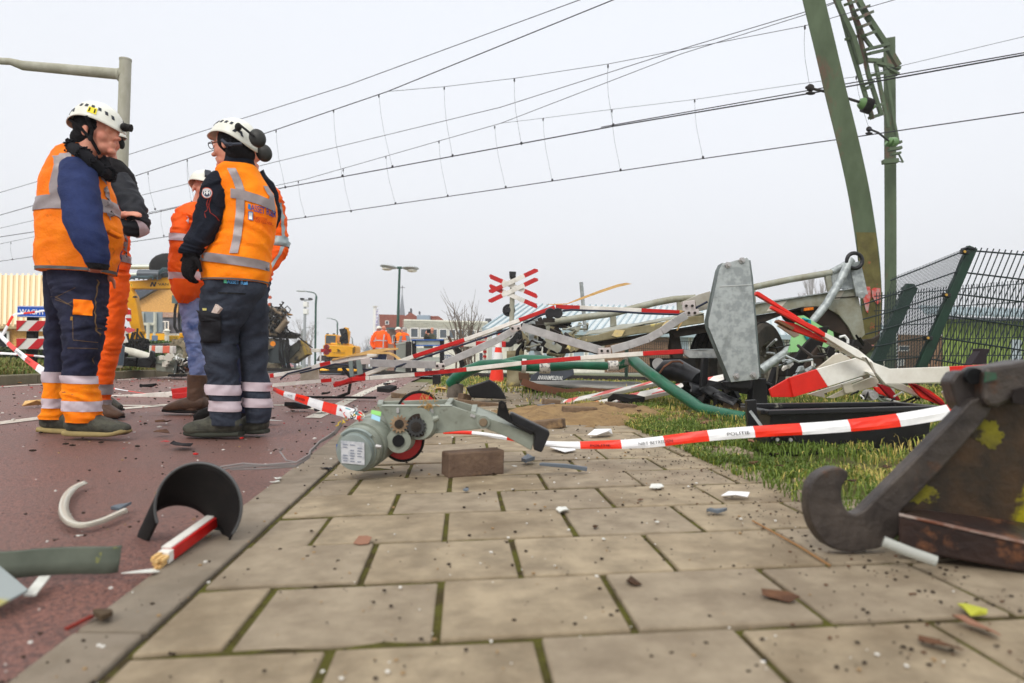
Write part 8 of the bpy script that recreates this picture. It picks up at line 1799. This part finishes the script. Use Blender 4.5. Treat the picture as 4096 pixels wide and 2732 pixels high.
# gloves
mb=MB(); hand(mb,P(760,1010,d-.12),V(-.15,0,-1),V(-.5,-.9,0),1.15,.45,1); obj('glove',mb,BCL,T,remesh=.005,recalc=False)
mb=MB(); hand(mb,P(800,1012,d+.02),V(-.5,-.1,-.8),V(0,-1,0.1),1.15,.5,-1); obj('glove',mb,BCL,T,remesh=.005,recalc=False)
Ll,tl=gar(T,'trousers',d,lleg,CHAR,.014,26,M=76,n=44,fs=(6,6,15)); Lr_=Loft(d,[(q[0],q[1],q[2]*.88)+tuple(q[3:]) for q in rleg],.017,27,2.3,1,(6,6,13)); mb=MB(); Lr_.mesh(mb,66,40); tr_=obj('trouser_leg',mb,CHAR,T,smooth=180)
for L,o,ys in ((Ll,tl,((1538,1580),(1602,1643))),(Lr_,tr_,((1528,1563),(1591,1627)))):
    for a,b in ys: mb=MB(); L.band(mb,a,b,.008,n=48); obj('reflective_band',mb,SILW,o,smooth=180)
loft_text(Ll,'ASSET Rail',[(908,1133),(988,1139),(988,1123),(908,1117)],mat('logo_lightblue',(90,160,214),.6),tl); mb=MB(); Ll.poly(mb,[(895,1131),(907,1133),(907,1118),(895,1117)],.010); obj('emblem',mb,mat('logo_green',(90,180,140),.6),tl)
mb=MB(); Ll.poly(mb,[(802,1250),(884,1262),(884,1372),(812,1370)],.008); pk=obj('cargo_pocket',mb,mat('pocket_black',(32,32,36),.8,bump=.3),tl,solid=.012,smooth=180); mb=MB(); Ll.poly(mb,[(798,1246),(880,1250),(878,1285),(804,1285)],.016); obj('pocket_flap',mb,mat('pocket_black',()),tl,solid=.01,smooth=180)
mb=MB(); Ll.poly(mb,[(808,1233),(826,1233),(826,1242),(808,1242)],.01); obj('label_tab',mb,mat('tab_pale',(196,184,110),.7),tl); mb=MB(); Ll.poly(mb,[(872,1168),(980,1172),(975,1178),(870,1174)],.006); obj('seam',mb,INK,tl)
mb=MB(); mb.prism([P(845,1250,d-.24),P(866,1254,d-.24),P(882,1232,d-.24),P(862,1216,d-.24)],(0,.03,0)); obj('folding_rule',mb,mat('rule_white',(216,208,204),.6,col2=(180,150,130),scale=40,stretch=(30,1,1)),label='white folding rule sticking out of the cargo pocket of the right worker',cat='folding rule')
shoe(T,d-.0,[(962,1705,26,1.3),(930,1700,40,1.1),(880,1694,44,1.05),(830,1706,34,1.2),(785,1712,30,1.4),(760,1716,25,1.5),(748,1720,18,1.6),(744,1724,8,1.8)],BOOT,mat('sole_dark',(56,58,50),.75,bump=.3),[(966,1735,10,3.6),(900,1736,11,3.8),(820,1737,11,3.8),(755,1732,10,3.2),(746,1726,7,2.5)])
shoe(T,d+.12,[(1066,1690,26,1.4),(1040,1690,38,1.2),(1000,1694,36,1.2),(970,1706,26,1.6)],BOOT,mat('sole_dark',()),[(1068,1724,9,4),(1020,1726,10,4),(966,1722,9,4)])
# ---------- worker in jeans, orange jacket
d=D(740,1650)
T=thing('person','worker in blue jeans, brown boots and long orange jacket standing between the two pairs','person',G(740,1650))
tor=[(800,815,40,1),(770,850,70,.9),(780,900,88,.9),(775,963,84,.9),(770,1030,84,.92),(768,1090,86,.92),(770,1140,82,.92),(766,1180,70,.9),(756,1205,46,.8)]
lleg=[(768,1150,62,1.0),(760,1217,42,1.1,-.03),(770,1313,38,1.1,-.05),(785,1409,36,1.1,-.06),(793,1500,32,1.0,-.06),(792,1528,24,.9,-.06)]
rleg=[(810,1150,60,1,.04),(822,1250,42,1.1,.06),(830,1400,38,1.1,.1),(836,1520,30,1.0,.12),(838,1580,24,1.0,.12)]
arm=[(730,860,38,1,-.08),(722,920,38,1,-.12),(716,990,38,1,-.14),(712,1060,36,1,-.14),(718,1130,34,1,-.12),(735,1190,30,1,-.10)]
farm=[(850,870,36,1,.05),(870,950,36,1,.05),(876,1050,34,1,.05),(868,1130,30,1,.02)]
body=MB(); hc=P(815,752,d); R,q=head(body,hc,V(.62,-.78,.05),.88,P(800,830,d))
for s_ in (tor,lleg,rleg,arm,farm): inner(body,d,s_,1)
hand(body,P(745,1165,d+.02),V(.5,.3,-1),V(-1,-.4,0),.85,.5); hand(body,P(850,1110,d+.05),V(-.5,.1,-1),V(1,-.3,0),.85,.5)
obj('body',body,SKIN,T,remesh=.0065,recalc=False); eyes(T,R,q,.94)
h,hq,HS=helmet(T,hc+V(0,0,.03),V(.62,-.78,.1),.87,plain=True); a=[HS(-.25,.5,.012),HS(.25,.5,.012),HS(.25,.8,.014),HS(-.25,.8,.014)]; obj('helmet_lamp',MB().add(a,[(0,1,2,3)]),VENT,h,solid=.02)
L,v=gar(T,'jacket',d,tor,ORJ,.014,32,M=56); mb=MB(); L.band(mb,1092,1125,.007); L.strip(mb,[(748,860),(742,900),(738,950)],10,.006); obj('reflective_band',mb,SILW,v,smooth=180)
mb=MB(); L.strip(mb,[(745,848),(775,862),(800,880)],14,.02); obj('collar_flap',mb,ORJ,v,solid=.012); mb=MB(); c=L.on(757,1160,.01); mb.box(c,(.03,.01,.022)); obj('zip_tag',mb,STEELD,v)
LA,a1=gar(T,'sleeve',d,arm,ORJ,.012,34); mb=MB(); LA.band(mb,940,968,.007); LA.band(mb,1092,1120,.007); obj('reflective_band',mb,SILW,a1,smooth=180); gar(T,'sleeve',d,farm,ORJ,.012,35)
mb=MB(); Loft(d,[(768,1130,72,1,-.05),(752,1180,42,1.1,-.08),(745,1215,18,1.2,-.08)],.008,4).mesh(mb,14,24); Loft(d,[(740,1120,52,1,-.1),(725,1180,28,1.1,-.12),(722,1212,10,1.2,-.12)],.008,5).mesh(mb,14,24); obj('jacket_tail',mb,ORJ,v,smooth=180)
gar(T,'trousers',d,lleg,JEAN,.010,36,M=60,fs=(8,8,20)); gar(T,'trouser_leg',d,rleg,JEAN,.010,37,M=56,fs=(8,8,20))
o,b_=gar(T,'boot',d,[(791,1500,41,1.1,-.06),(788,1545,38,1.1,-.06),(786,1590,38,1.1,-.06),(780,1622,40,1.0,-.06),(778,1640,40,1,-.06)],LEA,.003,3,M=20); shoe(T,d-.06,[(822,1615,24,1.4),(790,1612,32,1.2),(740,1618,26,1.5),(690,1628,18,1.9),(660,1636,10,2)],LEA,BLKM,[(824,1642,6,5),(740,1645,7,5),(658,1641,6,4)],name='boot_foot')
o,b_=gar(T,'boot',d,[(842,1560,34,1.1,.12),(840,1600,34,1.1,.12),(838,1640,34,1,.12)],LEA,.003,4,M=16); shoe(T,d+.12,[(860,1625,20,1.4),(830,1622,28,1.2),(800,1632,20,1.6),(780,1640,12,1.8)],LEA,BLKM,[(862,1650,6,5),(820,1653,6,5),(778,1648,6,4)],name='boot_foot')
# ---------- worker hidden behind the right one
d=D(815,1686)
T=thing('person','worker in crumpled orange jacket mostly hidden behind the one seen from behind','person',G(960,1690))
tor=[(985,690,34,1),(1000,725,84,.8),(1005,790,92,.85),(1005,880,92,.9),(1005,980,92,.9),(1005,1080,90,.9),(1000,1120,86,.9)]
arm=[(1070,745,36,1,.0),(1096,800,40,1,.02),(1104,880,42,1,.04),(1112,960,42,1,.04),(1110,1020,38,1,0),(1085,1060,32,1,-.04),(1062,1095,26,1,-.08)]
lleg=[(985,1110,84,.9),(965,1230,58,1),(940,1360,44,1),(925,1500,38,1),(915,1620,36,1),(905,1660,36,1)]
rleg=[(1020,1120,66,1,.1),(1010,1250,52,1,.12),(990,1400,44,1,.14),(980,1560,36,1,.14),(975,1650,34,1,.14)]
body=MB(); hc=P(990,618,d); R,q=head(body,hc,V(-.9,-.4,0),.95,P(988,700,d))
for s_ in (tor,arm,lleg,rleg): inner(body,d,s_,1)
hand(body,P(1060,1098,d-.08),V(-.6,0,-.6),V(0,-1,0),1,.4); obj('body',body,SKIN,T,remesh=.0075,recalc=False)
helmet(T,hc+V(0,0,.03),V(-.9,-.4,0),.93,plain=True)
L,v=gar(T,'jacket',d,tor,ORJ,.012,42); mb=MB(); L.band(mb,1040,1070,.006); obj('reflective_band',mb,SIL,v,smooth=180)
LA,a1=gar(T,'sleeve',d,arm,ORJ,.015,44,M=50); mb=MB(); LA.band(mb,948,985,.007); LA.strip(mb,[(1118,810),(1130,880),(1132,945)],6,.007); LA.strip(mb,[(1128,985),(1122,1010),(1098,1045),(1080,1075)],7,.007); obj('reflective_band',mb,mat('reflective_blue_grey',(146,158,160),.4,.1),a1,smooth=180)
gar(T,'trousers',d,lleg,mat('navy_trousers',(34,40,66),.8),.01,46); gar(T,'trouser_leg',d,rleg,mat('navy_trousers',()),.01,47)
shoe(T,d,[(910,1660,24,1.2),(870,1650,30,1.1),(820,1658,24,1.5),(785,1670,14,1.8)],BLKM,BLKM,[(915,1682,6,4.5),(850,1684,7,4.5),(782,1681,6,3.5)]); shoe(T,d+.14,[(1000,1660,24,1.2),(960,1655,30,1.1),(920,1665,20,1.5)],BLKM,BLKM,[(1002,1682,6,4.5),(960,1684,6,4.5),(915,1681,5,3.5)])
# ---------- background people
def bgman(lab,z,d,tor,arms,legs,hd,F,mt,ml,hat=None,hair=None,bands=(),seed=1,hands=(),hs=.95,vertical=()):
    f=lambda s:[(z(*q[:2])[0],z(*q[:2])[1],q[2]*sc)+tuple(q[3:]) for q in s]; sc=(z(1,0)[0]-z(0,0)[0])
    ft=legs[0][-1]; T=thing('person',lab,'person',P(*z(ft[0],ft[1]+8),d)); body=MB(); hc=P(*z(*hd),d); R,q=head(body,hc,F,hs,P(*z(tor[0][0],tor[0][1]+8),d))
    for s_ in [tor]+[a for a,_ in arms]+legs: inner(body,d,f(s_),1)
    for (x,y),dr in hands: hand(body,P(*z(x,y),d-.2),dr,V(0,-1,0),.95,.4)
    obj('body',body,SKIN,T,remesh=.014,recalc=False)
    L,v=gar(T,'jacket',d,f(tor),mt,.012,seed,M=26,n=22)
    if bands or vertical:
        mb=MB(); [L.band(mb,z(0,a)[1],z(0,b)[1],.012,m=3,n=24) for a,b in bands]; [L.strip(mb,[z(*p) for p in pth],2.2,.012,nn=1) for pth in vertical]; obj('reflective_band',mb,mat('reflective_light',(190,200,204),.4),v)
    for i,(a,m) in enumerate(arms): gar(T,'sleeve',d,f(a),m or mt,.01,seed+i+2,M=20,n=16)
    for i,l in enumerate(legs): gar(T,'trouser_leg',d,f(l),ml,.01,seed+i+5,M=22,n=16); x,y=l[-1][:2]; c=P(*z(x,y+6),d-.03); obj('shoe',MB().ell(c+V(0,-.05,0),(.06,.15,.05)),BLKM,T)
    if hat: helmet(T,hc+V(0,0,.03),F,.96,plain=True)
    if hair: R=basis(F); mb=MB(); mb.ell(hc+R@V(0,-.025,.015),(.092,.10,.11),R,16,12); mb.ell(hc+R@V(0,-.06,-.07),(.08,.06,.09),R,14,10); obj('hair',mb,hair,T,smooth=180)
    return T
TRN=mat('navy_trousers',())
bgman('bald worker in orange jacket seen from behind by the flag, navy trousers',f8,27,[(1045,1010,22),(1040,1030,58),(1030,1080,82),(1025,1140,88),(1025,1200,86),(1028,1250,84),(1030,1262,80)],[([(1095,1050,28,1,-.05),(1118,1110,28,1,-.1),(1125,1160,27,1,-.15),(1140,1180,20,1,-.2)],None)],[[(995,1250,44),(985,1330,38),(982,1420,34),(980,1500,30),(980,1522,28)],[(1055,1250,44,1,.05),(1050,1340,38,1,.05),(1045,1430,32,1,.05),(1045,1500,28,1,.05),(1045,1520,26,1,.05)]],(1052,988),V(.5,.85,0),ORJ,TRN,bands=((1132,1144),(1226,1238)),vertical=([(950,1040),(945,1130)],[(1058,1060),(1045,1140),(1044,1225)]),hands=(((1142,1172),V(.8,0,-.3)),),seed=51)
bgman('worker with white helmet and orange sleeve half hidden left of the bald worker',f8,28,[(975,1020,20),(965,1045,45),(955,1100,50),(955,1200,50),(960,1262,48)],[([(925,1070,26,1,-.05),(908,1130,26,1,-.1),(900,1180,24,1,-.12),(925,1225,20,1,-.2)],None)],[[(935,1250,32),(930,1360,28),(930,1500,24),(930,1515,22)],[(970,1250,32,1,.1),(965,1360,28,1,.1),(965,1500,24,1,.1),(965,1512,22,1,.1)]],(988,995),V(.8,.5,0),ORJ,mat('hivis_trousers',(60,62,80),.8),hat=1,bands=((1140,1150),),seed=61)
bgman('worker with white hard hat and black jacket under an orange vest behind the bar fence',f8,27.6,[(1248,1035,20),(1250,1060,48),(1235,1110,52),(1225,1180,52),(1225,1260,50)],[([(1215,1080,22,1,-.05),(1205,1140,20,1,-.1),(1205,1200,18,1,-.1)],BCL)],[[(1205,1250,32),(1205,1360,28),(1205,1500,24),(1205,1518,22)],[(1245,1250,32,1,.1),(1245,1360,28,1,.1),(1245,1500,24,1,.1),(1245,1516,22,1,.1)]],(1232,1008),V(-.9,-.3,0),ORV,TRN,hat=1,bands=((1150,1158),),seed=71)
bgman('grey haired worker in orange vest and grey sleeves beside the bar fence post',f8,26.6,[(1310,1035,20),(1320,1060,52),(1320,1110,62),(1318,1180,62),(1318,1260,58)],[([(1345,1075,26,1,-.12),(1360,1130,26,1,-.15),(1355,1180,24,1,-.18),(1340,1230,20,1,-.2)],mat('grey_sweater',(128,138,146),.85)),([(1275,1080,22,1,-.1),(1262,1130,20,1,-.12),(1255,1170,18,1,-.15)],mat('grey_sweater',()))],[[(1300,1250,36),(1298,1360,30),(1298,1500,26),(1298,1520,24)],[(1340,1250,36,1,.1),(1340,1360,30,1,.1),(1340,1500,26,1,.1),(1340,1518,24,1,.1)]],(1302,1008),V(-.95,-.2,0),ORJ,TRN,hair=HAIRG,bands=((1140,1150),(1205,1215)),seed=81)
T=bgman('bald man in dark green coat taking a picture with a black tablet behind the railing',f8,30,[(1650,1045,20),(1640,1070,62),(1625,1110,70),(1615,1160,66),(1610,1260,60),(1610,1330,58)],[([(1685,1080,24,1,-.05),(1690,1115,24,1,-.2),(1650,1105,22,1,-.3),(1615,1070,18,1,-.35)],None),([(1590,1085,22,1,-.05),(1570,1110,22,1,-.2),(1575,1075,18,1,-.3),(1585,1050,16,1,-.32)],None)],[[(1590,1310,34),(1588,1400,28),(1588,1500,24),(1588,1520,22)],[(1635,1310,34,1,.1),(1635,1400,28,1,.1),(1635,1500,24,1,.1),(1635,1518,22,1,.1)]],(1655,1005),V(-.7,-.75,0),mat('coat_olive',(84,84,66),.8,col2=(60,62,50),scale=7),mat('trousers_grey',(110,116,124),.8),hands=(((1612,1062),V(-.2,0,1)),((1583,1048),V(.1,0,1))),seed=91)
obj('tablet',MB().plate([f8(1590,1042),f8(1640,1045),f8(1640,992),f8(1590,990)],29.6,.02),INK,label='black tablet held up in both hands by the bald photographer',cat='tablet',bevel=.004)
# ================= haze
mb=MB(); mb.box((0,240,34),(900,660,72)); 
hz=bpy.data.materials.new('haze_air'); hz.use_nodes=True; n=hz.node_tree; n.nodes.clear(); o_=n.nodes.new('ShaderNodeOutputMaterial'); pv=n.nodes.new('ShaderNodeVolumePrincipled'); pv.inputs['Density'].default_value=.0016; pv.inputs['Color'].default_value=(.96,.97,1,1); pv.inputs['Anisotropy'].default_value=.1; n.links.new(pv.outputs[0],o_.inputs['Volume'])
HAZE=obj('haze',mb,hz,kind='stuff',label='thin winter haze over the whole place')
GR={'street lamp':'street lamps beyond the crossing','brick':'loose paving blocks around the torn pavement','debris':'broken pieces strewn over the ground','leaf':'fallen leaves on the ground','barrier boom':'broken barrier booms','barrier tape':'police tapes','tree':'bare trees in the distance','car':'cars far beyond the crossing','hedge':'hedges behind the left verge','warning board':'faded warning boards'}
for o in list(COL.objects):
    if o.get('category') in GR and not o.parent: o['group']=GR[o['category']]
print('OBJECTS',len(bpy.data.objects))
